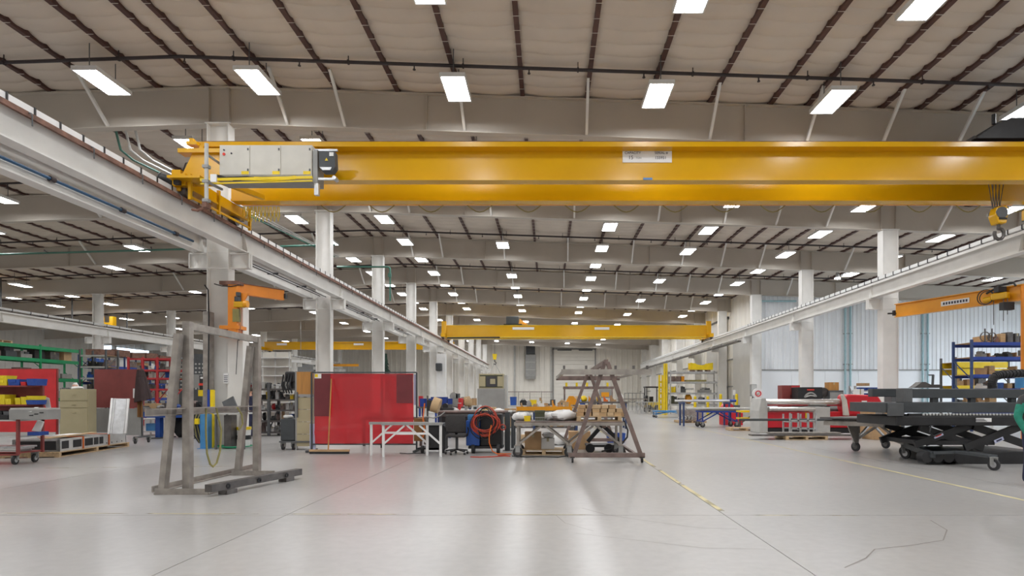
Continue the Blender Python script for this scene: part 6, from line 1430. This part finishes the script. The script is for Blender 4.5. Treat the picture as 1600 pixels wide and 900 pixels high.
bins([(8, .24, .22, 'yellow_bin', 'big yellow', 'farthest along'), (21, .13, .13, 'yellow_bin', 'narrow yellow', 'beside the big one'), (36, .12, .15, 'yellow_bin', 'slim yellow', 'past the divider'), (57, .23, .10, 'blue_bin', 'low blue', 'at the post side'), (45.5, .13, .17, 'yellow_bin', 'upright yellow', 'in the middle')], 1.30, yb_, 'bin shelf')
item('open_bin', 'yellow bin stacked on the low blue one in the red cart', (PX(57, yb_), yb_, 1.40), (.22, .26, .09), 'yellow_bin')
t = thing('metal_tray', 'flat grey metal tray with papers on the red cart', 'tray', (PX(50, 12.5), 12.55, .97))
MB().bb(PX(23, 12.5), PX(82, 12.5), 12.36, 12.72, .98, 1.2).build('tray_body', 'grey', t, bevel=.01); MB().bb(PX(24, 12.5), PX(81, 12.5), 12.38, 12.70, 1.2, 1.23).build('tray_top', 'light_grey', t)
for k in range(3): MB().bb(PX(46 + k * 8, 12.36), PX(52 + k * 8, 12.36), 12.352, 12.36, 1.06 + .03 * k, 1.08 + .03 * k).build('slot', 'black', t)
MB().add([(PX(36, 12.3), 12.37, 1.14), (PX(46, 12.3), 12.34, 1.15), (PX(48, 12.3), 12.5, 1.245), (PX(40, 12.3), 12.52, 1.245)], [(0, 1, 2, 3)]).build('paper_sheet', 'paper', t)
t = thing('paper_sheet', 'white sheet hanging tilted from the post of the red cart', 'paper', (PX(75, 12.9), 13.0, 1.2))
MB().prism([(PX(65, 13.06), 1.50), (PX(77, 13.06), 1.44), (PX(80, 13.06), 1.17), (PX(71, 13.06), 1.24)], 13.06, 13.066).build('sheet', 'paper', t)
t = thing('paper_stack', 'white sheets leaning in a blue bin on the low cart shelf', 'papers', (PX(56, 12.7), 12.75, .62))
MB().bb(PX(46, 12.7), PX(64, 12.7), 12.65, 12.9, .62, .7).build('bin', 'blue_bin', t); MB().prism([(PX(48, 12.7), .72), (PX(60, 12.7), .70), (PX(66, 12.7), .92), (PX(57, 12.7), .95)], 12.72, 12.76).build('sheet', 'paper', t)
item('machine', 'black gearbox on the third tier of the red cart', (PX(10, 12.7), 12.7, .97), (.35, .3, .2), 'black')
for k in range(3): item('plank', '%s flat metal sheet from the bottom on the lowest shelf of the red cart' % ORD[k], (-12.35 + .06 * k, 12.75, .27 + k * .042), (1.5, .4, .035), ['light_grey', 'alu', 'galv'][k])
t = thing('welding_screen', 'plain red welding screen standing behind the loaded red cart', 'screen', (-17.2, 18.3, 0))
MB().bb(-19.4, PX(88, 18.3), 18.28, 18.30, .35, PZ(577, 18.3)).build('curtain', 'red', t)
for x in (-19.4, PX(88, 18.3)): MB().bar((x, 18.33, .05), (x, 18.33, PZ(576, 18.3)), .05).build('upright', 'dull_red', t); MB().bar((x, 18.05, .03), (x, 18.6, .03), .05).build('foot', 'dull_red', t)
MB().bar((-19.4, 18.33, PZ(577, 18.3)), (PX(88, 18.3), 18.33, PZ(577, 18.3)), .04).build('top_tube', 'dull_red', t)
t = thing('filing_cabinet', 'tall tan filing cabinet between the red and maroon screens', 'cabinet', (PX(118, 17.5), 17.6, 0))
xa, xb = PX(93.5, 17.3), PX(138, 17.3)
MB().bb(xa, xb, 17.3, 17.62, 0, PZ(608, 17.3)).build('body', 'tan', t, bevel=.01)
for za, zb in ((PZ(626, 17.3), PZ(609, 17.3)), (PZ(637, 17.3), PZ(627, 17.3)), (.08, PZ(638, 17.3))): MB().bb(xa + .02, xb - .02, 17.28, 17.3, za + .006, zb - .006).build('drawer_front', 'tan', t)
for za in (617, 632, 645): MB().box(((xa + xb) / 2, 17.27, PZ(za, 17.3)), (.14, .02, .02)).build('handle', 'tan', t)
item('bag', 'white papers heaped on top of the tan filing cabinet', (PX(122, 17.45), 17.45, PZ(608, 17.3)), (.34, .22, .08), 'paper'); item('machine', 'dark stapler box on the tan filing cabinet', (PX(102, 17.45), 17.45, PZ(608, 17.3)), (.2, .2, .05), 'dark_grey')
t = thing('welding_screen', 'maroon screen panel over grey base, draped with a dark jacket', 'screen', (PX(184, 18.3), 18.3, 0))
xa, xb = PX(148, 18.3), PX(222, 18.3)
MB().bb(xa, xb, 18.28, 18.34, PZ(637, 18.3), PZ(577, 18.3)).build('fabric_panel', 'maroon', t); MB().bb(xa, xb, 18.29, 18.33, .25, PZ(638, 18.3)).build('base_panel', 'grey', t)
for x in (xa, xb): MB().bar((x, 18.31, .2), (x, 18.31, PZ(576, 18.3)), .04).build('post', 'dark_grey', t); MB().bar((x, 17.95, .2), (x, 18.65, .2), .05).build('foot', 'dark_grey', t)
for x in (xa, xb):
    for y in (18.0, 18.6): caster(t, x, y, .08, yaw=.3)
t = thing('jacket', 'dark brown leather jacket hanging on the corner of the maroon screen', 'jacket', (PX(216, 18), 18.1, 1.0))
def jk(u, v):
    a = u * 2 * math.pi; wd = (.08 + .19 * (1 - v) ** .8) * (1 + .12 * math.sin(5 * a)); z = PZ(626, 18) + (PZ(578, 18) - PZ(626, 18)) * v
    return (PX(216, 18) + wd * math.cos(a) + .06 * (1 - v), 18.1 + .10 * math.sin(a) * (1 + .3 * math.sin(4 * a)), z + .06 * math.cos(a) * (1 - v))
MB().grid(jk, 20, 10).build('body', 'leather', t, smooth=True); MB().tube([(PX(219, 18), 18.0, PZ(590, 18)), (PX(224, 18), 17.98, PZ(608, 18)), (PX(225, 18), 17.98, PZ(626, 18))], .08, 8).build('sleeve', 'leather', t, smooth=True)
single('cloth', 'brown cloth hanging below the leather jacket', 'cloth', MB().grid(lambda u, v: (PX(211 + 9 * u, 18.1), 18.2 - .04 * math.sin(u * 9), PZ(652 - 26 * v, 18.1)), 8, 6), 'brown_cloth', smooth=True)
single('paper_tag', 'white paper tag pinned beside the leather jacket', 'paper', MB().bb(PX(206, 18.2), PX(210, 18.2), 18.25, 18.262, PZ(622, 18.2), PZ(607, 18.2)), 'paper')
single('push_strip', 'pale curved strip leaning against the filing cabinet', 'strip', MB().tube([(PX(143, 17.7), 17.7, .0), (PX(146, 17.7), 17.72, .75), (PX(145, 17.7), 17.75, 1.0)], .04), 'light_grey')
# pallet with duct sections
A_ = Vector((-11.85, 13.95, 0)); ux = Vector((-.17, .985, 0)).normalized(); uy = Vector((-ux.y, ux.x, 0)); Lp, Dp = 3.15, 1.25
ctr = A_ + ux * Lp / 2 + uy * Dp / 2; ang = math.atan2(ux.y, ux.x)
pallet('long wooden pallet carrying grey duct sections before the tan cabinet', tuple(ctr), Lp, Dp, ang, boards=7)
t = thing('duct_section', 'long grey sheet-metal duct with square black openings strapped on the pallet', 'duct', tuple(ctr + Vector((0, 0, .13))), ang, local=True)
MB().bb(-1.45, 1.48, -.58, -.52, 0, .30).bb(-1.45, 1.48, .38, .44, 0, .30).bb(-1.45, 1.48, -.52, .38, .0, .02).build('shell', 'alu', t)
MB().bb(.2, 1.48, -.58, .44, .28, .30).build('top_panel', 'galv', t); MB().bb(1.44, 1.48, -.58, .44, 0, .3).bb(-1.45, -1.41, -.58, .44, 0, .3).build('end_panel', 'galv', t)
for xo, w_ in ((-1.25, .26), (-.78, .34), (-.30, .34), (.02, .2), (.25, .18)): MB().bb(xo - w_ / 2, xo + w_ / 2, -.585, -.575, .06, .25).build('opening', 'black', t)
for xo in (.5, .75, 1.0, 1.25): MB().cyl((xo, -.588, .06), (xo, -.578, .06), .018, 8).build('bolt', 'dark_grey', t)
MB().bb(-1.48, -1.45, -.5, .35, .04, .26).build('end_opening', 'black', t)
for xo in (-.55, .6): MB().bb(xo - .02, xo + .02, -.60, -.585, -.02, .31).bb(xo - .02, xo + .02, -.60, .46, .305, .315).build('strap', 'hose_orange', t)
t = thing('board_stack', 'thin wooden boards laid on the duct sections', 'boards', tuple(ctr + Vector((0, 0, .43))), ang, local=True)
for k in range(3): MB().box((-.9 + k * .75, -.15 + .08 * k, .02), (.9, .16, .03), rz=.03 * k).build('board', 'pallet_wood', t)
MB().box((.05, .12, .03), (.7, .3, .02)).build('paper', 'paper', t)
t = thing('filter_panel', 'silver ribbed filter panel leaning upright on the duct end', 'panel', (PX(186, 15.9), 15.9, .44))
p0, p1, p2, p3 = Vector((PX(170, 15.7), 15.7, .45)), Vector((PX(196.5, 15.9), 15.9, .46)), Vector((PX(201, 16.1), 16.1, PZ(623, 16.1))), Vector((PX(175.5, 15.95), 15.95, PZ(622.5, 15.95)))
n_ = (p1 - p0).cross(p3 - p0).normalized() * .04
mb = MB().add([p0, p1, p2, p3, p0 - n_, p1 - n_, p2 - n_, p3 - n_], [(0, 1, 2, 3), (7, 6, 5, 4), (0, 4, 5, 1), (1, 5, 6, 2), (2, 6, 7, 3), (3, 7, 4, 0)]); mb.build('panel', 'galv', t)
for a, b in ((p0, p3), (p1, p2)): MB().bar(a, b, .05, .06).build('side_rail', 'alu', t)
for k in range(3):
    f = (.14, .2, .86)[k]; MB().bar(p0.lerp(p1, f) + n_ * .4, p3.lerp(p2, f) + n_ * .4, .012).build('rib', 'alu', t)
# blue table and its load
Y = 20.6
t = thing('work_bench', 'blue-framed work table behind the maroon screen', 'bench', (PX(258, Y), Y, 0))
MB().bb(PX(220, Y), PX(330, Y), Y - .4, Y + .5, PZ(643, Y), PZ(639, Y)).build('tabletop', 'bare_steel', t); MB().bb(PX(221, Y), PX(330, Y), Y - .38, Y + .48, PZ(652, Y), PZ(643, Y)).build('apron', 'blue', t)
for x in (255, 318):
    for y in (Y - .2, Y + .3): MB().bar((PX(x, Y), y, .02), (PX(x, Y), y, PZ(650, Y)), .2, .16).build('leg', 'blue', t)
    MB().box((PX(x, Y), Y, .02), (.35, .9, .04)).build('foot', 'dark_grey', t)
item('machine', 'grey control box on the blue-framed table beside the maroon screen', (PX(228, Y), Y - .1, PZ(639, Y)), (.4, .4, .12), 'grey'); item('carton', 'open brown tray of parts on the blue-framed table', (PX(236, Y), Y + .1, PZ(639, Y) + .0), (.42, .3, .2), 'kraft')
fill('x', 'x', PX(246, Y), PX(320, Y), Y - .3, Y + .3, PZ(639, Y), 6, 71, ['machine', 'part', 'bag', 'toolbox'], DARK, wmax=.4, hmax=.3, where='the blue-framed table')
t = thing('white_cart', 'low white cart with a blue machine under the blue-framed table', 'cart', (PX(232, 22), 22, 0))
for z in (.12, .6): MB().bb(PX(222, 22), PX(250, 22), 21.8, 22.5, z, z + .05).build('shelf', 'light_grey', t)
for x in (223, 249):
    for y in (21.85, 22.45): MB().bar((PX(x, 22), y, 0), (PX(x, 22), y, .65), .05).build('leg', 'light_grey', t)
MB().bb(PX(228, 22), PX(242, 22), 22, 22.3, .17, .45).build('machine', 'sky_blue', t)
item('bag', 'dark heap of cables hanging low beside the blue table leg', (PX(287, 21), 20.9, .0), (.5, .4, .75), 'black')
# stands at the first ridge column
Y = 16.4
single('blue_post', 'short blue steel post at the foot of the first ridge column', 'post', MB().bb(PX(316, Y), PX(328, Y), Y - .1, Y + .1, .012, PZ(647, Y)).bb(PX(313, Y), PX(331, Y), Y - .16, Y + .16, 0, .012), 'sky_blue')
t = thing('hose_bundle', 'dark hanging bundle of hoses beside the short blue post', 'hoses', (PX(310, Y), Y, .3))
for k in range(7): MB().tube([(PX(306 + k, Y), Y - .05 + .02 * k, PZ(645, Y)), (PX(304 + k * 1.3, Y), Y - .1, PZ(660, Y)), (PX(306 + k * 1.6, Y), Y - .1 + .02 * k, PZ(680 + 2 * k, Y)), (PX(314 + k * .4, Y), Y - .08, PZ(692, Y))], .014, 5).build('hose', ['black', 'rubber', 'strap_olive'][k % 3], t)
MB().box((PX(313, Y), Y - .15, PZ(658, Y)), (.1, .08, .16)).build('yellow_valve', 'bright_yellow', t)
t = thing('control_pedestal', 'black control box over a yellow panel on a thin pedestal by the blue table', 'pedestal', (PX(319, 17.6), 17.6, 0)); Y = 17.6
MB().bar((PX(319, Y), Y, 0), (PX(319, Y), Y, PZ(600, Y)), .06).build('pole', 'grey', t); MB().bb(PX(315, Y), PX(324, Y), Y - .12, Y, PZ(609, Y), PZ(587, Y)).build('control_box', 'black', t, bevel=.01)
MB().bb(PX(314, Y), PX(324, Y), Y - .14, Y, PZ(619, Y), PZ(609.5, Y)).build('yellow_panel', 'bright_yellow', t); MB().bb(PX(314.5, Y), PX(323, Y), Y - .135, Y - .12, PZ(602.5, Y), PZ(599, Y)).build('red_button_strip', 'label_red', t); MB().bb(PX(317, Y), PX(321, Y), Y - .13, Y - .12, PZ(592, Y), PZ(589, Y)).build('display', 'paper', t)
MB().bb(PX(302, Y), PX(313, Y), Y, Y + .1, PZ(606, Y), PZ(585, Y)).build('side_board', 'grey', t)
t = thing('guard_post', 'yellow-edged blue guard post against the first ridge column', 'post', (PX(331, 16.6), 16.6, 0)); Y = 16.6
MB().bb(PX(327, Y), PX(331, Y), Y - .1, Y, 0, PZ(609, Y)).build('blue_face', 'royal', t); MB().bb(PX(331.5, Y), PX(336, Y), Y - .1, Y, 0, PZ(609, Y)).build('yellow_edge', 'bright_yellow', t)
Y = 16.4
t = thing('terminal_table', 'small grey table carrying a tilted screen by the first ridge column', 'table', (PX(365, Y), Y, 0))
MB().bb(PX(345, Y), PX(392, Y), Y - .35, Y + .3, .98, 1.02).build('tabletop', 'light_grey', t)
for x in (347, 390):
    for y in (Y - .3, Y + .25): MB().bar((PX(x, Y), y, 0), (PX(x, Y), y, .98), .05).build('leg', 'dark_grey', t)
MB().bb(PX(353, Y), PX(364, Y), Y - .1, Y + .2, .05, .95).build('dark_panel', 'mill_steel', t)
t = thing('monitor', 'grey monitor tilted back on the small grey table', 'monitor', (PX(360, Y), Y, 1.02))
MB().box((PX(359.5, Y), Y, 1.24), (.36, .05, .38), m=Matrix.Rotation(R(-28), 3, 'Y') @ Matrix.Rotation(R(-12), 3, 'X')).build('screen', 'dark_grey', t, bevel=.01); MB().bb(PX(358, Y), PX(370, Y), Y - .1, Y + .1, 1.02, 1.06).build('stand', 'black', t)
t = thing('bucket', 'white bucket with a yellow lid and black top box on the floor by the column', 'bucket', (PX(381, 16.8), 16.7, 0)); Y = 16.7
MB().cyl((PX(381, Y), Y, 0), (PX(381, Y), Y, .52), .16, 18, .19).build('pail', 'white', t, smooth=True); MB().cyl((PX(381, Y), Y, .52), (PX(381, Y), Y, .6), .2, 18).build('lid', 'bright_yellow', t, smooth=True); MB().ring((PX(381, Y), Y, .3), (0, 0, 1), .19, .17, .12, 18).build('band', 'black', t)
t = thing('garden_hose', 'green hose coiled flat on the floor beside the first ridge column', 'hose', (PX(366, 16.9), 16.6, 0))
for k in range(5): MB().tube([(PX(367, 16.6) + (.2 + .06 * k) * 1.2 * math.cos(a * .45 + k), 16.55 + (.18 + .05 * k) * math.sin(a * .45 + k), .015 + .012 * k) for a in range(15)], .013, 5).build('hose_loop', 'hose_green', t, smooth=True)
single('fire_cone', 'small white spray bottle standing on the floor near the green hose', 'bottle', MB().cyl((PX(374, 17), 16.95, 0), (PX(374, 17), 16.95, .2), .05, 12).cyl((PX(374, 17), 16.95, .2), (PX(374, 17), 16.95, .3), .04, 12, .02), 'white').name = 'spray_bottle'
# clutter shelves between the column and the red curtain
Y = 22.0; xm = PX(428, Y)
rack('dark open shelving packed with parts behind the frame stand', xm, Y, PX(470, Y) - PX(386, Y), .8, (.12, .55, .95, 1.35, 1.75), 2.0, 'dark_grey', 'mill_steel', 'x', 2, 'mill_steel', beam_h=.06)
for zi, z in enumerate((.15, .58, .98, 1.38, 1.78)):
    fill('x', 'x', PX(388, Y), PX(468, Y), Y - .3, Y + .3, z + .0, 11, 80 + zi, ALLK, [DARK, WARM + DARK, DARK + [('red', 'red')], MIX, [('white', 'white'), ('light_grey', 'pale'), ('dull_red', 'dull red'), ('black', 'black')]][zi], wmax=.32, hmax=.36, where='the dark shelving %s tier' % ['bottom', 'second', 'third', 'fourth', 'top'][zi])
t = thing('hanging_gear', 'black gear bag with hanging cables on the end of the dark shelving', 'bag', (PX(454, 21.7), 21.7, 2.02))
MB().bb(PX(446, 21.7), PX(462, 21.7), 21.6, 22.2, 2.02, 2.42).build('bag', 'black', t, bevel=.06)
for k in range(4): MB().tube([(PX(446 + 4 * k, 21.7), 21.55, 2.3), (PX(444 + 4 * k, 21.7), 21.5, 1.9), (PX(447 + 4 * k, 21.7), 21.55, 1.6)], .03).build('cable', ['black', 'rubber'][k % 2], t)
t = thing('bin_shelving', 'white louvred bin shelving behind the dark shelving', 'shelving', (PX(433, 26), 26, 0)); Y = 26
for k in range(8): MB().bb(PX(408, Y), PX(452, Y), Y - .3, Y + .2, .4 + k * .4, .43 + k * .4).build('shelf', 'white', t)
for x in (408, 430, 452): MB().bar((PX(x, Y), Y, 0), (PX(x, Y), Y, 3.5), .06).build('upright', 'light_grey', t)
MB().bb(PX(408, Y), PX(452, Y), Y + .2, Y + .22, .3, 3.5).build('back_panel', 'cabinet_grey', t)
t = thing('welding_screen', 'small dull red screen panel behind the first ridge column', 'screen', (PX(373, 24), 24, 0)); Y = 24
MB().bb(PX(359, Y), PX(386, Y), Y, Y + .03, .3, PZ(599, Y)).build('panel', 'red', t)
for x in (359, 386): MB().bar((PX(x, Y), Y, 0), (PX(x, Y), Y, PZ(598, Y)), .05).build('post', 'dull_red', t)
for k, (pa, pb, Y, lab) in enumerate(((360, 378, 40, 'dark perforated locker with pale slots beyond the small red panel'), (303, 322, 42, 'dark perforated locker stack seen past the grey frame stand'), (280, 300, 43, 'dark perforated locker behind the red rack'))):
    t = thing('locker', lab, 'locker', (PX((pa + pb) / 2, Y), Y, 0))
    zt = PZ((565, 553, 560)[k], Y); MB().bb(PX(pa, Y), PX(pb, Y), Y, Y + .8, 0, zt).build('body', 'dark_grey', t)
    for i in range(3):
        for j in range(7): MB().bb(PX(pa + 2 + i * 5.5, Y), PX(pa + 4.5 + i * 5.5, Y), Y - .03, Y, 2 + j * .3, 2.12 + j * .3).build('slot', 'light_grey', t)

# ------------------------------------------------------------------ side-bay racking
rk = rack('long green pallet rack in the side bay stacked with pallets', -30.5, 31.0, 12.0, 1.1, (1.3, 2.5, 3.62, 4.36), 4.55, 'rack_green', 'rack_green', 'y', 4, 'wood', beam_h=.2)
for zi, z in enumerate((1.42, 2.62, 3.74)): fill('x', 'x', -30.95, -30.05, 25.3, 36.7, z, 12, 90 + zi, ['carton', 'machine', 'plank', 'open_bin'], WARM + DARK + [('sky_blue', 'sky blue')], along='y', wmax=.8, hmax=.6, where='the green rack %s level' % ['low', 'middle', 'upper'][zi])
for k in range(4): pallet('empty wooden pallet on top of the green rack, %s from the near end' % ORD[k], (-30.5, 27.2 + k * 1.5, 4.47 + .0), 1.2, 1.0, R(90), 'pallets on the green rack')
for k in range(2): pallet('empty wooden pallet, %s of those stacked on the top pallets of the green rack' % ORD[k], (-30.5, 27.3 + k * 1.5, 4.60), 1.2, 1.0, R(93), 'pallets on the green rack')
rack('dark blue rack beyond the green pallet rack', -30.8, 42.5, 8.0, 1.1, (1.3, 2.4, 3.5), 4.3, 'rack_blue', 'royal', 'y', 3, 'wood', beam_h=.2)
for zi, z in enumerate((1.42, 2.52, 3.62)): fill('x', 'x', -31.2, -30.4, 38.7, 46.3, z, 7, 100 + zi, ['carton', 'machine', 'plank'], WARM + DARK, along='y', wmax=.9, hmax=.6, where='the far blue rack %s level' % ['low', 'middle', 'upper'][zi])
rack('dark rack between the green rack and the slim column', PX(135, 35), 36.0, 1.6, 1.0, (1.2, 1.9, 2.6, 3.3, 4.0), 4.4, 'dark_grey', 'light_grey', 'x', 1, 'wood', beam_h=.1)
for zi, z in enumerate((1.26, 1.96, 2.66, 3.36)): fill('x', 'x', PX(135, 35) - .7, PX(135, 35) + .7, 35.7, 36.3, z, 3, 110 + zi, ['carton', 'machine', 'open_bin'], WARM + DARK, wmax=.5, hmax=.45, where='the dark rack %s level' % ['low', 'second', 'third', 'upper'][zi])
Y = 30
rack('open red steel rack behind the maroon screen', PX(245, Y), Y, PX(279, Y) - PX(212, Y), 1.0, (.9, 1.84, 2.40, 2.82, 3.40), 3.5, 'rack_red', 'rack_red', 'x', 3, 'wood', beam_h=.09)
for zi, z in enumerate((.95, 1.89, 2.45, 2.87)): fill('x', 'x', PX(214, Y), PX(277, Y), Y - .4, Y + .4, z, 7, 120 + zi, ['machine', 'carton', 'part', 'open_bin'], DARK + [('red', 'red'), ('white', 'white')], wmax=.32, hmax=.36, where='the red rack %s tier' % ['low', 'second', 'third', 'upper'][zi])
t = thing('stacked_pallets', 'dark brown stack of timber on top of the far blue rack', 'timber', (-30.8, 42.5, 4.3))
for k in range(5): MB().bb(-31.3, -30.3, 39 + k * 1.5, 40.3 + k * 1.5, 4.32, 4.7 + .1 * (k % 2)).build('bundle', 'rust', t)
t = thing('strip_light', 'long white strip light hung under the side-bay runway', 'light', (PX(470, 60), 60, 5.3))
for k, px_ in enumerate((468,)): MB().bb(PX(452, 60), PX(486, 60), 59.9, 60.1, PZ(566, 60), PZ(563, 60)).build('tube', 'paper', t); MB().bar((PX(470, 60), 60, PZ(563, 60)), (PX(470, 60), 60, roofz(PX(470, 60)) + .05), .03).build('hanger', 'grey', t)

# ------------------------------------------------------------------ more of the loose goods in the middle
for k, (kd, lab, px_, Y, z, w, h, m) in enumerate((
    ('bag', 'heap of white paper sheets behind the olive box on the rolling table', 858, 14.75, .87, .4, .2, 'paper'),
    ('bag', 'grey crumpled film behind the small yellow bin', 820, 14.8, .87, .35, .2, 'light_grey'),
    ('carton', 'flat brown tray near the far edge of the rolling table', 896, 14.75, .87, .3, .12, 'kraft'),
    ('carton', 'white carton on the floor behind the short black post', 797, 17.9, 0, .5, .4, 'white'),
    ('bag', 'white bundles on the floor by the black post', 783, 18.2, 0, .6, .35, 'white'),
    ('carton', 'low wooden crate on the floor between post and rolling table', 806, 18.6, 0, .7, .25, 'pallet_wood'),
    ('bag', 'bright white heap on the floor past the rolling table pallet', 875, 17.6, 0, .8, .35, 'white'),
    ('open_bin', 'blue bin on the floor behind the folding lift truck', 962, 18.6, 0, .6, .3, 'blue_bin'),
    ('machine', 'dark wire feeder standing on the tube bench by the curtain', 700, 17.0, 0.98, .35, .3, 'black'),
    ('part', 'grey angle bracket on the tube bench middle', 735, 17.15, .98, .3, .2, 'grey'),
    ('carton', 'pale brown box on the tube bench past the yellow case', 767, 17.2, .98, .3, .18, 'kraft'),
    ('can', 'tiny white bottle in the middle of the tube bench front', 750, 16.6, 1.08, .09, .16, 'white'))):
    item(kd, lab, (PX(px_, Y), Y, z), (w, .3, h), m)
t = thing('floor_cable', 'black cable snaking on the floor under the rolling table', 'cable', (PX(850, 14), 14.0, 0))
MB().tube([(PX(800, 14.2), 14.2, .012), (PX(822, 13.9), 13.95, .012), (PX(845, 14.0), 14.05, .012), (PX(872, 13.85), 13.9, .012), (PX(885, 14.2), 14.2, .012)], .012).build('cable', 'black', t, smooth=True)
t = thing('floor_cable', 'thin black cable loop on the floor under the red curtain', 'cable', (PX(640, 15), 15.0, 0))
MB().tube([(PX(625, 14.95), 14.95, .01), (PX(636, 14.8), 14.8, .01), (PX(650, 14.9), 14.9, .01), (PX(664, 14.85), 14.85, .01)], .01).build('cable', 'black', t, smooth=True)
